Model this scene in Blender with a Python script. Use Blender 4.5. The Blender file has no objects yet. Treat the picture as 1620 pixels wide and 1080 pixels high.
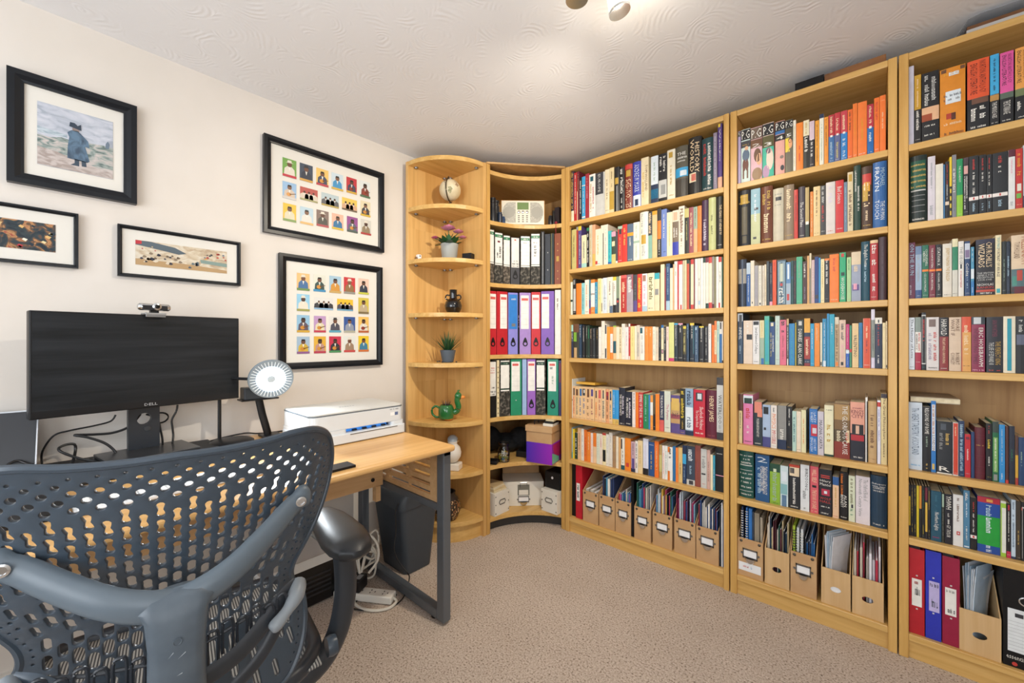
import bpy, bmesh, math, random
from math import sin, cos, pi, sqrt, radians, atan2
from mathutils import Vector, Matrix
from mathutils.geometry import delaunay_2d_cdt

random.seed(7)
sc = bpy.context.scene
COL = sc.collection

# ---------------------------------------------------------------- camera, world, light, exposure
HC, FPX, HOR = 1.16, 640.0, 537.0
YAW = atan2(565.0, 640.0)
cd = bpy.data.cameras.new('camera'); cam = bpy.data.objects.new('camera', cd); COL.objects.link(cam)
cam.location = (0, 0, HC); cam.rotation_euler = (pi / 2, 0, YAW)
cd.sensor_width = 36.0; cd.lens = FPX / 1620.0 * 36.0; cd.shift_y = -3.0 / 1620.0; cd.clip_start = 0.02
sc.camera = cam

w = bpy.data.worlds.new('world'); sc.world = w; w.use_nodes = True
w.node_tree.nodes['Background'].inputs[0].default_value = (0.80, 0.90, 1.0, 1)
w.node_tree.nodes['Background'].inputs[1].default_value = 1.0

def area_light(name, loc, rot, sx, sy, power, col):
    ld = bpy.data.lights.new(name, 'AREA'); ld.shape = 'RECTANGLE'; ld.size = sx; ld.size_y = sy
    ld.energy = power; ld.color = col
    o = bpy.data.objects.new(name, ld); COL.objects.link(o); o.location = loc; o.rotation_euler = rot
    return o
# daylight coming in through the two windows behind the photographer
area_light('daylight_window', (-0.55, -1.42, 1.42), (radians(102), 0, 0), 1.9, 1.15, 54, (0.90, 0.95, 1.0))
area_light('daylight_side_window', (1.42, -0.55, 1.42), (radians(102), 0, radians(90)), 1.3, 1.15, 22, (0.92, 0.96, 1.0))
sc.view_settings.view_transform = 'Standard'; sc.view_settings.look = 'None'
sc.view_settings.gamma = 1.0; sc.view_settings.use_curve_mapping = False
sc.view_settings.exposure = -0.26

# ---------------------------------------------------------------- measuring: a bearing in the photograph to a place on a plane of the room
VX, VY, RX, RY = -sin(YAW), cos(YAW), cos(YAW), sin(YAW)
def bearing(u):
    t = (u - 810.0) / FPX
    return VX + t * RX, VY + t * RY
def on_y(u, v, y):
    a, b = bearing(u); d = y / b
    return a * d, HC - (v - HOR) / FPX * d
def on_z(u, v, z):
    a, b = bearing(u); d = (HC - z) * FPX / (v - HOR)
    return a * d, b * d
def on_x(u, v, x):
    a, b = bearing(u); d = x / a
    return b * d, HC - (v - HOR) / FPX * d
def depth_of(x, y): return x * VX + y * VY
def z_at(v, x, y): return HC - (v - HOR) / FPX * depth_of(x, y)

# ---------------------------------------------------------------- materials
def lin(c): return c / 12.92 if c <= 0.04045 else ((c + 0.055) / 1.055) ** 2.4
def rgb(h): return tuple(lin(int(h[i:i + 2], 16) / 255.0) for i in (0, 2, 4))
PAL = dict(bk='1b1b1f', nv='20304f', cr='e6d9b8', wh='ece9e0', om='ea7f2c', rd='bb2a2c', mr='702436', tl='1f5866', gn='2c7f58',
           bl='2a6cab', sk='3ea4d6', lb='a9c6d8', yl='e6c93e', br='6e4930', tn='caa878', gy='8e8f8d', lg='cbcbc6', dg='1d3b31', pk='e6a2b6',
           pp='5b4b88', ol='6f6b3f', lm='9dc53f', go='cda64e', pc='e8b98f', cy='38a9b6', ch='3b3c42', bu='5c1a2c', mg='c2336f', mv='9c90a4',
           ro='9d4f58', kh='cabf78', sl='586b82', sg='9fb7a2', ag='a9d8cc', li='d8cfdc', am='e0a02f', ta='b9a48c', cb='d9605a', vi='7a55b0', im='3540a8',
           mu='c09a3c', sa='8fb98a', ks='c9a67c', gd='d8b560', cm='a02a35', pw='c3b8e6', ib='dfe8ee', fl='f5d9b0', st='a5a9ad', rs='c9413a')
_M = {}
def nt(m):
    m.use_nodes = True
    return m.node_tree.nodes, m.node_tree.links
def mat(h, rough=0.5, metal=0.0, spec=0.5, name=None, coat=0.0):
    key = (h, rough, metal, spec, coat)
    if key in _M: return _M[key]
    m = bpy.data.materials.new(name or 'paint_' + h); n, l = nt(m)
    b = n['Principled BSDF']; b.inputs['Base Color'].default_value = (*rgb(PAL.get(h, h)), 1)
    b.inputs['Roughness'].default_value = rough; b.inputs['Metallic'].default_value = metal
    b.inputs['Specular IOR Level'].default_value = spec; b.inputs['Coat Weight'].default_value = coat
    _M[key] = m
    return m
def cover_mat(h):
    key = ('cover', h)
    if key in _M: return _M[key]
    m = bpy.data.materials.new('cover_' + h); n, l = nt(m); b = n['Principled BSDF']
    c = rgb(PAL.get(h, h)); no = n.new('ShaderNodeTexNoise'); no.inputs['Scale'].default_value = 35; no.inputs['Detail'].default_value = 4
    tc = n.new('ShaderNodeTexCoord'); l.new(tc.outputs['Object'], no.inputs['Vector'])
    r = n.new('ShaderNodeMix'); r.data_type = 'RGBA'
    r.inputs[6].default_value = (*[x * 0.82 for x in c], 1); r.inputs[7].default_value = (*[min(1, x * 1.12 + 0.004) for x in c], 1)
    l.new(no.outputs['Fac'], r.inputs[0]); l.new(r.outputs[2], b.inputs['Base Color'])
    b.inputs['Roughness'].default_value = 0.42
    _M[key] = m
    return m
def emit(h, s, name):
    m = bpy.data.materials.new(name); n, l = nt(m); b = n['Principled BSDF']
    b.inputs['Base Color'].default_value = (*rgb(h), 1); b.inputs['Emission Color'].default_value = (*rgb(h), 1); b.inputs['Emission Strength'].default_value = s
    return m
def wood(name, axis, light, dark, rough=0.36, sc_=1.0, staves=0.0):
    m = bpy.data.materials.new(name); n, l = nt(m); b = n['Principled BSDF']
    tc = n.new('ShaderNodeTexCoord'); mp = n.new('ShaderNodeMapping'); l.new(tc.outputs['Object'], mp.inputs['Vector'])
    s = [14.0 * sc_] * 3; s[axis] = 0.9 * sc_; mp.inputs['Scale'].default_value = s
    n1 = n.new('ShaderNodeTexNoise'); n1.inputs['Scale'].default_value = 2.2; n1.inputs['Detail'].default_value = 6; n1.inputs['Distortion'].default_value = 0.6
    l.new(mp.outputs['Vector'], n1.inputs['Vector'])
    mp2 = n.new('ShaderNodeMapping'); s2 = [110.0] * 3; s2[axis] = 4.0; mp2.inputs['Scale'].default_value = s2
    l.new(tc.outputs['Object'], mp2.inputs['Vector'])
    n2 = n.new('ShaderNodeTexNoise'); n2.inputs['Scale'].default_value = 1.0; n2.inputs['Detail'].default_value = 3
    l.new(mp2.outputs['Vector'], n2.inputs['Vector'])
    mx = n.new('ShaderNodeMath'); mx.operation = 'MULTIPLY_ADD'; mx.inputs[1].default_value = 0.35
    l.new(n2.outputs['Fac'], mx.inputs[0])
    if staves:   # glued-up staves: each strip of the board has its own tone
        mp3 = n.new('ShaderNodeMapping'); s3 = [1 / staves] * 3; s3[axis] = 1.1; mp3.inputs['Scale'].default_value = s3
        l.new(tc.outputs['Object'], mp3.inputs['Vector'])
        vo = n.new('ShaderNodeTexWhiteNoise'); fl = n.new('ShaderNodeVectorMath'); fl.operation = 'FLOOR'
        l.new(mp3.outputs['Vector'], fl.inputs[0]); l.new(fl.outputs['Vector'], vo.inputs['Vector'])
        ad = n.new('ShaderNodeMath'); ad.operation = 'MULTIPLY_ADD'; ad.inputs[1].default_value = 0.28
        l.new(vo.outputs['Value'], ad.inputs[0]); l.new(n1.outputs['Fac'], ad.inputs[2]); l.new(ad.outputs[0], mx.inputs[2])
    else:
        l.new(n1.outputs['Fac'], mx.inputs[2])
    cr = n.new('ShaderNodeValToRGB'); cr.color_ramp.elements[0].position = 0.38; cr.color_ramp.elements[1].position = 0.95
    cr.color_ramp.elements[0].color = (*rgb(dark), 1); cr.color_ramp.elements[1].color = (*rgb(light), 1)
    l.new(mx.outputs[0], cr.inputs['Fac']); l.new(cr.outputs['Color'], b.inputs['Base Color'])
    b.inputs['Roughness'].default_value = rough
    bp = n.new('ShaderNodeBump'); bp.inputs['Strength'].default_value = 0.06; bp.inputs['Distance'].default_value = 0.002
    l.new(n2.outputs['Fac'], bp.inputs['Height']); l.new(bp.outputs['Normal'], b.inputs['Normal'])
    return m
W_UP = wood('beech_upright', 2, 'e0b56c', 'c19046')
W_SH = wood('beech_shelf', 0, 'e4bd78', 'c6974e')
W_SY = wood('beech_shelf_deep', 1, 'e4bd78', 'c6974e')
W_BK = wood('beech_back_panel', 2, 'c9a069', 'a67c49', 0.5, 0.8, 0.11)
W_PN = wood('beech_stave_panel', 2, 'e0b471', 'c08e4a', 0.4, 0.8, 0.075)
W_DK = wood('beech_desk_top', 1, 'e0b376', 'c4924f', 0.3, 0.7, 0.1)
W_DP = wood('beech_desk_panel', 1, 'd8b384', 'bf9766', 0.45)
W_PLY = wood('birch_ply', 2, 'dcba8a', 'c8a06a', 0.55)

def noisy(name, h1, h2, scale, rough=0.9, bump=0.0, bscale=None, dist=0.002, detail=6, lo=0.35, hi=0.65):
    m = bpy.data.materials.new(name); n, l = nt(m); b = n['Principled BSDF']
    tc = n.new('ShaderNodeTexCoord'); no = n.new('ShaderNodeTexNoise'); no.inputs['Scale'].default_value = scale; no.inputs['Detail'].default_value = detail
    l.new(tc.outputs['Object'], no.inputs['Vector'])
    cr = n.new('ShaderNodeValToRGB'); cr.color_ramp.elements[0].position = lo; cr.color_ramp.elements[1].position = hi
    cr.color_ramp.elements[0].color = (*rgb(h1), 1); cr.color_ramp.elements[1].color = (*rgb(h2), 1)
    l.new(no.outputs['Fac'], cr.inputs['Fac']); l.new(cr.outputs['Color'], b.inputs['Base Color']); b.inputs['Roughness'].default_value = rough
    if bump:
        nb = n.new('ShaderNodeTexNoise'); nb.inputs['Scale'].default_value = bscale or scale; nb.inputs['Detail'].default_value = 3
        l.new(tc.outputs['Object'], nb.inputs['Vector'])
        bp = n.new('ShaderNodeBump'); bp.inputs['Strength'].default_value = bump; bp.inputs['Distance'].default_value = dist
        l.new(nb.outputs['Fac'], bp.inputs['Height']); l.new(bp.outputs['Normal'], b.inputs['Normal'])
    return m
M_WALL = noisy('painted_wall', 'dcd5cc', 'e2dbd3', 3.0, 0.75, 0.15, 60, 0.001)
M_KRAFT = noisy('kraft_card', 'c0976a', 'cba679', 9, 0.8)
M_PAGES = noisy('page_edges', 'cfc09c', 'e4d8ba', 60, 0.9)
M_PAPER = mat('eef0f2', 0.7, name='white_paper')
M_STEEL = mat('6d747c', 0.38, 0.55, name='grey_steel')
M_CHROME = mat('d6d8da', 0.16, 1.0, name='chrome')
M_NICKEL = mat('8f9296', 0.28, 1.0, name='dull_nickel')
M_BLACKP = mat('121316', 0.40, spec=0.35, name='black_plastic')
M_SHELL = mat('3e4954', 0.32, name='slate_plastic')
M_SHELLD = mat('2c3036', 0.4, name='dark_slate_plastic')
M_CABLE = mat('141416', 0.45, name='black_cable')
M_GLASS = bpy.data.materials.new('clear_glass'); _n, _l = nt(M_GLASS)
_b = _n['Principled BSDF']; _b.inputs['Transmission Weight'].default_value = 1.0; _b.inputs['Roughness'].default_value = 0.02; _b.inputs['IOR'].default_value = 1.45

def carpet_mat():
    m = bpy.data.materials.new('beige_carpet'); n, l = nt(m); b = n['Principled BSDF']
    tc = n.new('ShaderNodeTexCoord')
    def noise(scale, detail, rough):
        q = n.new('ShaderNodeTexNoise'); q.inputs['Scale'].default_value = scale; q.inputs['Detail'].default_value = detail; q.inputs['Roughness'].default_value = rough
        l.new(tc.outputs['Object'], q.inputs['Vector']); return q
    a = noise(150, 5, 0.75); c = noise(3.5, 4, 0.6); sp = noise(150, 2, 0.5)
    cr = n.new('ShaderNodeValToRGB'); e = cr.color_ramp.elements; e[0].position = 0.34; e[1].position = 0.64
    e[0].color = (*rgb('948474'), 1); e[1].color = (*rgb('dfd2c6'), 1); k = e.new(0.48); k.color = (*rgb('c2b2a3'), 1)
    l.new(a.outputs['Fac'], cr.inputs['Fac'])
    sr = n.new('ShaderNodeValToRGB'); sr.color_ramp.elements[0].position = 0.30; sr.color_ramp.elements[1].position = 0.40
    sr.color_ramp.elements[0].color = (0.30, 0.26, 0.23, 1); sr.color_ramp.elements[1].color = (1, 1, 1, 1); l.new(sp.outputs['Fac'], sr.inputs['Fac'])
    mx = n.new('ShaderNodeMix'); mx.data_type = 'RGBA'; mx.blend_type = 'MULTIPLY'; mx.inputs[0].default_value = 0.75
    l.new(cr.outputs['Color'], mx.inputs[6]); l.new(sr.outputs['Color'], mx.inputs[7])
    lr = n.new('ShaderNodeValToRGB'); lr.color_ramp.elements[0].position = 0.3; lr.color_ramp.elements[1].position = 0.7
    lr.color_ramp.elements[0].color = (0.88, 0.87, 0.86, 1); lr.color_ramp.elements[1].color = (1, 1, 1, 1); l.new(c.outputs['Fac'], lr.inputs['Fac'])
    m2 = n.new('ShaderNodeMix'); m2.data_type = 'RGBA'; m2.blend_type = 'MULTIPLY'; m2.inputs[0].default_value = 1.0
    l.new(mx.outputs[2], m2.inputs[6]); l.new(lr.outputs['Color'], m2.inputs[7])
    b.inputs['Roughness'].default_value = 1.0; b.inputs['Specular IOR Level'].default_value = 0.05
    l.new(m2.outputs[2], b.inputs['Base Color'])
    bp = n.new('ShaderNodeBump'); bp.inputs['Strength'].default_value = 0.3; bp.inputs['Distance'].default_value = 0.002
    l.new(a.outputs['Fac'], bp.inputs['Height']); l.new(bp.outputs['Normal'], b.inputs['Normal'])
    return m
def artex_mat():
    # fan-combed plaster: each patch carries concentric comb strokes about its own centre
    m = bpy.data.materials.new('combed_plaster'); n, l = nt(m); b = n['Principled BSDF']
    b.inputs['Base Color'].default_value = (*rgb('ecedf0'), 1); b.inputs['Roughness'].default_value = 0.8
    tc = n.new('ShaderNodeTexCoord'); no = n.new('ShaderNodeTexNoise'); no.inputs['Scale'].default_value = 5; no.inputs['Detail'].default_value = 2
    l.new(tc.outputs['Object'], no.inputs['Vector'])
    ad = n.new('ShaderNodeMix'); ad.data_type = 'RGBA'; ad.blend_type = 'LINEAR_LIGHT'; ad.inputs[0].default_value = 0.06
    l.new(tc.outputs['Object'], ad.inputs[6]); l.new(no.outputs['Color'], ad.inputs[7])
    v = n.new('ShaderNodeTexVoronoi'); v.voronoi_dimensions = '2D'; v.inputs['Scale'].default_value = 5.5; l.new(ad.outputs[2], v.inputs['Vector'])
    mu = n.new('ShaderNodeMath'); mu.operation = 'MULTIPLY'; mu.inputs[1].default_value = 62; l.new(v.outputs['Distance'], mu.inputs[0])
    si = n.new('ShaderNodeMath'); si.operation = 'SINE'; l.new(mu.outputs[0], si.inputs[0])
    n2 = n.new('ShaderNodeTexNoise'); n2.inputs['Scale'].default_value = 14; n2.inputs['Detail'].default_value = 3; l.new(tc.outputs['Object'], n2.inputs['Vector'])
    r2 = n.new('ShaderNodeValToRGB'); r2.color_ramp.elements[0].position = 0.48; r2.color_ramp.elements[1].position = 0.72; l.new(n2.outputs['Fac'], r2.inputs['Fac'])
    mm = n.new('ShaderNodeMath'); mm.operation = 'MULTIPLY'; l.new(si.outputs[0], mm.inputs[0]); l.new(r2.outputs['Color'], mm.inputs[1])
    bp = n.new('ShaderNodeBump'); bp.inputs['Strength'].default_value = 0.22; bp.inputs['Distance'].default_value = 0.003
    l.new(mm.outputs[0], bp.inputs['Height']); l.new(bp.outputs['Normal'], b.inputs['Normal'])
    return m

# ---------------------------------------------------------------- mesh helpers
def link(name, verts, faces, m, parent=None, smooth=False):
    me = bpy.data.meshes.new(name); me.from_pydata(verts, [], faces); me.update()
    if m is not None: me.materials.append(m)
    if smooth: me.shade_smooth()
    o = bpy.data.objects.new(name, me); COL.objects.link(o)
    if parent is not None: o.parent = parent
    return o
def tag(o, label=None, cat=None, group=None, kind=None):
    if label: o['label'] = label
    if cat: o['category'] = cat
    if group: o['group'] = group
    if kind: o['kind'] = kind
    return o
def thing(name, label, cat, loc=(0, 0, 0), rz=0.0, group=None):
    o = bpy.data.objects.new(name, None); COL.objects.link(o); o.empty_display_size = 0.05
    o.location = loc; o.rotation_euler = (0, 0, rz)
    return tag(o, label, cat, group)
class MB:
    """collects solids into one mesh"""
    def __init__(s): s.v = []; s.f = []
    def add(s, v, f):
        k = len(s.v); s.v += [tuple(p) for p in v]; s.f += [tuple(i + k for i in q) for q in f]; return s
    def box(s, x0, x1, y0, y1, z0, z1, c=0.0):
        if c <= 0:
            v = [(x0, y0, z0), (x1, y0, z0), (x1, y1, z0), (x0, y1, z0), (x0, y0, z1), (x1, y0, z1), (x1, y1, z1), (x0, y1, z1)]
            f = [(3, 2, 1, 0), (4, 5, 6, 7), (0, 1, 5, 4), (1, 2, 6, 5), (2, 3, 7, 6), (3, 0, 4, 7)]
            return s.add(v, f)
        bm = bmesh.new(); bmesh.ops.create_cube(bm, size=1.0)
        for p in bm.verts: p.co = Vector(((x0 + x1) / 2 + p.co.x * (x1 - x0), (y0 + y1) / 2 + p.co.y * (y1 - y0), (z0 + z1) / 2 + p.co.z * (z1 - z0)))
        bmesh.ops.bevel(bm, geom=bm.edges[:], offset=c, segments=2, profile=0.5, affect='EDGES')
        bm.verts.index_update(); s.add([p.co[:] for p in bm.verts], [[q.index for q in f.verts] for f in bm.faces]); bm.free(); return s
    def prism(s, poly, z0, z1):
        n = len(poly)
        v = [(x, y, z0) for x, y in poly] + [(x, y, z1) for x, y in poly]
        f = [tuple(range(n - 1, -1, -1)), tuple(range(n, 2 * n))] + [(i, (i + 1) % n, n + (i + 1) % n, n + i) for i in range(n)]
        return s.add(v, f)
    def lathe(s, prof, n=24, c=(0, 0, 0)):
        v = []; f = []
        for r, z in prof:
            for i in range(n): v.append((c[0] + r * cos(2 * pi * i / n), c[1] + r * sin(2 * pi * i / n), c[2] + z))
        for j in range(len(prof) - 1):
            for i in range(n): f.append((j * n + i, j * n + (i + 1) % n, (j + 1) * n + (i + 1) % n, (j + 1) * n + i))
        f.append(tuple(range(n - 1, -1, -1))); k = (len(prof) - 1) * n; f.append(tuple(range(k, k + n)))
        return s.add(v, f)
    def tube(s, pts, r, n=8, flat=1.0, rr=None, up=(0, 0, 1)):
        pts = [Vector(p) for p in pts]; v = []; f = []
        for i, p in enumerate(pts):
            t = (pts[min(i + 1, len(pts) - 1)] - pts[max(i - 1, 0)]).normalized()
            u = Vector(up)
            if abs(t.dot(u)) > 0.95: u = Vector((1, 0, 0))
            a = t.cross(u).normalized(); b = a.cross(t).normalized(); R = rr[i] if rr else r
            for k in range(n):
                g = 2 * pi * k / n; v.append(tuple(p + a * (R * cos(g)) + b * (R * flat * sin(g))))
        for i in range(len(pts) - 1):
            for k in range(n): f.append((i * n + k, i * n + (k + 1) % n, (i + 1) * n + (k + 1) % n, (i + 1) * n + k))
        f.append(tuple(range(n - 1, -1, -1))); q = (len(pts) - 1) * n; f.append(tuple(range(q, q + n)))
        return s.add(v, f)
    def ball(s, c, r, n=12, sz=(1, 1, 1)):
        m = max(4, n // 2); prof = [(max(1e-4, sin(pi * j / m)), -cos(pi * j / m)) for j in range(m + 1)]
        k = len(s.v); s.lathe([(a * r, b * r) for a, b in prof], n)
        for i in range(k, len(s.v)):
            x, y, z = s.v[i]; s.v[i] = (c[0] + x * sz[0], c[1] + y * sz[1], c[2] + z * sz[2])
        return s
    def xf(s, M, k=0):
        s.v = s.v[:k] + [tuple(M @ Vector(p)) for p in s.v[k:]]; return s
    def build(s, name, m, parent=None, smooth=False, bevel=0.0, seg=2):
        if not s.v: return None
        o = link(name, s.v, s.f, m, parent)
        bm = bmesh.new(); bm.from_mesh(o.data); bmesh.ops.recalc_face_normals(bm, faces=bm.faces[:]); bm.to_mesh(o.data); bm.free()
        if smooth:
            o.data.shade_smooth()
            try: o.data.set_sharp_from_angle(angle=radians(38))
            except Exception: pass
        if bevel:
            d = o.modifiers.new('edge', 'BEVEL'); d.width = bevel; d.segments = seg; d.limit_method = 'ANGLE'; d.angle_limit = radians(40)
        return o
def spline(pts, n=8):
    """Catmull-Rom through the points"""
    P = [Vector(p) for p in pts]; out = []
    for i in range(len(P) - 1):
        a = P[max(i - 1, 0)]; b = P[i]; c = P[i + 1]; d = P[min(i + 2, len(P) - 1)]
        for k in range(n):
            t = k / n
            out.append(0.5 * ((2 * b) + (c - a) * t + (2 * a - 5 * b + 4 * c - d) * t * t + (3 * b - a - 3 * c + d) * t ** 3))
    out.append(P[-1]); return out

# ---------------------------------------------------------------- lettering
_T = {}
def text_shape(s):
    """flat outline letters, as (verts, faces) in a box of width 1 and height 1"""
    if s in _T: return _T[s]
    c = bpy.data.curves.new('t', 'FONT'); c.body = s; c.resolution_u = 1; c.fill_mode = 'FRONT'
    o = bpy.data.objects.new('t', c); COL.objects.link(o)
    dg = bpy.context.evaluated_depsgraph_get(); me = bpy.data.meshes.new_from_object(o.evaluated_get(dg))
    v = [p.co.copy() for p in me.vertices]; f = [tuple(q.vertices) for q in me.polygons]
    bpy.data.objects.remove(o); bpy.data.curves.remove(c); bpy.data.meshes.remove(me)
    x0 = min(p.x for p in v); x1 = max(p.x for p in v); y0 = min(p.y for p in v); y1 = max(p.y for p in v)
    r = ([((p.x - x0) / (x1 - x0), (p.y - y0) / (y1 - y0)) for p in v], f, (x1 - x0) / (y1 - y0)); _T[s] = r
    return r
def scribble(n, seed):
    """small unreadable strokes for print too small to read, in a unit box"""
    R = random.Random(seed); v = []; f = []
    x = 0.0; k = 1.0 / n
    def q(a, b, c, d):
        i = len(v); v.extend([(a, c), (b, c), (b, d), (a, d)]); f.append((i, i + 1, i + 2, i + 3))
    for i in range(n):
        x = i * k
        if R.random() < 0.16: continue
        t = 0.26 * k; top = 1.0 if R.random() < 0.5 else 0.72
        q(x + 0.08 * k, x + 0.08 * k + t, 0, top)
        if R.random() < 0.75: q(x + 0.60 * k, x + 0.60 * k + t, 0, 0.72)
        m = R.choice((0, 1, 2, 3))
        if m in (0, 2): q(x + 0.08 * k, x + 0.86 * k, 0.55, 0.75)
        if m in (1, 2): q(x + 0.08 * k, x + 0.86 * k, 0.0, 0.2)
    return v, f
def put_text(s, m, parent, place, name='lettering', seed=0, n=12):
    """PLACE maps (a, b) of the unit box to a local point"""
    if s == '*': v, f = scribble(n, seed)
    else: v, f, _ = text_shape(s)
    if not f: return None
    return link(name, [place(a, b) for a, b in v], f, m, parent)
# ================================================================ the room
XW, YB, ZC = -2.086, 2.44, 2.27       # left wall, back wall, ceiling
XR, YF = 1.45, -1.45
def struct(name, mb, m, **k):
    o = mb.build(name, m, **k); o['kind'] = 'structure'; return o
fl = MB().box(XW - 0.1, XR + 0.1, YF - 0.1, YB + 0.1, -0.08, 0.0); struct('floor', fl, carpet_mat())
struct('ceiling', MB().box(XW - 0.1, XR + 0.1, YF - 0.1, YB + 0.1, ZC, ZC + 0.08), artex_mat())
struct('wall_left', MB().box(XW - 0.1, XW, YF - 0.1, YB + 0.1, 0, ZC), M_WALL)
struct('wall_back', MB().box(XW, XR + 0.1, YB, YB + 0.1, 0, ZC), M_WALL)
def wall_with_hole(name, axis, at, thick, a0, a1, h0, h1, z0, z1):
    mb = MB()
    for p0, p1, q0, q1 in ((a0, h0, 0, ZC), (h1, a1, 0, ZC), (h0, h1, 0, z0), (h0, h1, z1, ZC)):
        if axis == 'y': mb.box(p0, p1, at - thick, at, q0, q1)
        else: mb.box(at, at + thick, p0, p1, q0, q1)
    struct(name, mb, M_WALL)
wall_with_hole('wall_front', 'y', YF, 0.1, XW, XR + 0.1, -1.55, 0.45, 0.82, 2.02)
wall_with_hole('wall_right', 'x', XR, 0.1, YF, YB, -1.25, 0.15, 0.82, 2.02)
M_UPVC = mat('f0f0ee', 0.35)
def window(name, axis, a0, a1, z0, z1, at):
    w_ = thing(name, None, None); w_['kind'] = 'structure'
    f = MB(); g = MB(); mid = (a0 + a1) / 2
    for p0, p1, q0, q1 in ((a0, a0 + 0.06, z0, z1), (a1 - 0.06, a1, z0, z1), (a0 + 0.06, a1 - 0.06, z0, z0 + 0.06), (a0 + 0.06, a1 - 0.06, z1 - 0.06, z1), (mid - 0.03, mid + 0.03, z0 + 0.06, z1 - 0.06)):
        if axis == 'y': f.box(p0, p1, at - 0.08, at - 0.03, q0, q1)
        else: f.box(at + 0.03, at + 0.08, p0, p1, q0, q1)
    f.build('window_frame', M_UPVC, w_)
    if axis == 'y': g.box(a0 + 0.05, a1 - 0.05, at - 0.06, at - 0.054, z0 + 0.05, z1 - 0.05)
    else: g.box(at + 0.054, at + 0.06, a0 + 0.05, a1 - 0.05, z0 + 0.05, z1 - 0.05)
    g.build('window_pane', M_GLASS, w_)
window('window_1', 'y', -1.55, 0.45, 0.82, 2.02, YF)
window('window_2', 'x', -1.25, 0.15, 0.82, 2.02, XR)
struct('baseboard_left', MB().box(XW, XW + 0.015, YF, YB, 0, 0.09), mat('e8e4dc', 0.4))
struct('baseboard_back', MB().box(XW + 0.015, XR, YB - 0.015, YB, 0, 0.09), mat('e8e4dc', 0.4))

# ================================================================ ceiling spotlight
lamp = thing('ceiling_spotlight', 'spotlight bar with two frosted shades on the combed ceiling, one glowing', 'lamp', (-0.62, 1.09, ZC))
MB().box(-0.16, 0.16, -0.02, 0.02, -0.02, 0.0, 0.004).xf(Matrix.Rotation(radians(62), 4, 'Z')).build('bar', M_CHROME, lamp)
def spot(dx, dy, tx, ty, lit):
    # shade hanging from a swivel, tilted
    M = Matrix.Translation((dx, dy, -0.02)) @ Matrix.Rotation(tx, 4, 'X') @ Matrix.Rotation(ty, 4, 'Y')
    gl = emit('fff1cf', 3.0, 'glowing_frosted_glass') if lit else mat('c9c8c2', 0.3, name='frosted_glass')
    s = MB().lathe([(0.020, -0.022), (0.025, -0.025), (0.031, -0.078), (0.029, -0.078), (0.022, -0.032)], 24).xf(M).build('shade', gl, lamp, smooth=True)
    MB().lathe([(0.0312, -0.076), (0.0330, -0.076), (0.0330, -0.084), (0.0312, -0.084)], 24).xf(M).build('rim', M_CHROME, lamp, smooth=True)
    MB().lathe([(0.0290, -0.074), (0.0290, -0.0745)], 24).xf(M).build('lens', gl if lit else mat('d9d8d4', 0.35), lamp)
    MB().tube([(0, 0, 0), (0, 0, -0.03)], 0.006).lathe([(0.010, -0.034), (0.020, -0.030)], 16).xf(M).build('swivel', M_CHROME, lamp, smooth=True)
    return M
Mu = spot(-0.030, -0.063, 0.0, 0.0, False)
Ml = spot(0.026, 0.052, radians(10), radians(-12), True)
pl = bpy.data.lights.new('bulb', 'POINT'); pl.energy = 2.2; pl.color = (1.0, 0.88, 0.70); pl.shadow_soft_size = 0.035
po = bpy.data.objects.new('bulb', pl); COL.objects.link(po); po.location = Vector((-0.62, 1.09, ZC)) + (Ml @ Vector((0, 0, -0.140)))

for nm, tgt, en in (('spot_corner', (-1.9, 1.75, 1.15), 58), ('spot_desk', (-1.9, 0.25, 0.7), 32), ('spot_books', (-0.15, 2.1, 0.9), 22)):
    sl = bpy.data.lights.new(nm, 'SPOT'); sl.energy = en; sl.color = (1.0, 0.89, 0.73); sl.spot_size = radians(128); sl.spot_blend = 1.0; sl.shadow_soft_size = 0.03
    so = bpy.data.objects.new(nm, sl); COL.objects.link(so); so.location = po.location
    so.rotation_euler = (Vector(tgt) - so.location).to_track_quat('-Z', 'Y').to_euler()

# ================================================================ bookcases
YS = 2.059                                     # front plane of the three straight bookcases
SHELF = [1.870, 1.584, 1.309, 1.050, 0.684, 0.439, 0.090]      # shelf tops, top shelf first
TOPZ = 2.205
def bookcase(name, label, x0, x1, i0, i1):
    """x0..x1 outside, i0..i1 between the uprights"""
    t = thing(name, label, 'bookcase', ((x0 + x1) / 2, YS, 0)); ox = (x0 + x1) / 2
    MB().box(x0 - ox, i0 - ox, 0, 0.345, 0, TOPZ).build('side_panel', W_UP, t, bevel=0.002)
    MB().box(i1 - ox, x1 - ox, 0, 0.345, 0, TOPZ).build('side_panel', W_UP, t, bevel=0.002)
    MB().box(i0 - ox, i1 - ox, 0.323, 0.331, 0.01, TOPZ - 0.005).build('back_panel', W_BK, t)
    MB().box(i0 - ox, i1 - ox, 0.001, 0.321, TOPZ - 0.026, TOPZ - 0.001).build('top_panel', W_SH, t, bevel=0.0025)
    for z in SHELF:
        MB().box(i0 - ox, i1 - ox, 0.001, 0.321, z - 0.025, z).build('shelf', W_SH, t, bevel=0.0025)
    MB().box(i0 - ox, i1 - ox, 0.012, 0.03, 0.0, SHELF[-1] - 0.025).build('plinth', W_SH, t)
    return t
bookcase('bookcase', 'tall wide beech bookcase beside the concave corner unit, seven full shelves', -1.386, -0.484, -1.358, -0.507)
bookcase('bookcase', 'tall beech bookcase between its two neighbours, orange and blue paperbacks on top', -0.479, 0.078, -0.452, 0.053)
bookcase('bookcase', 'tall beech bookcase nearest the camera, thick literature anthologies on its top shelf', 0.082, 0.646, 0.108, 0.620)

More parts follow.
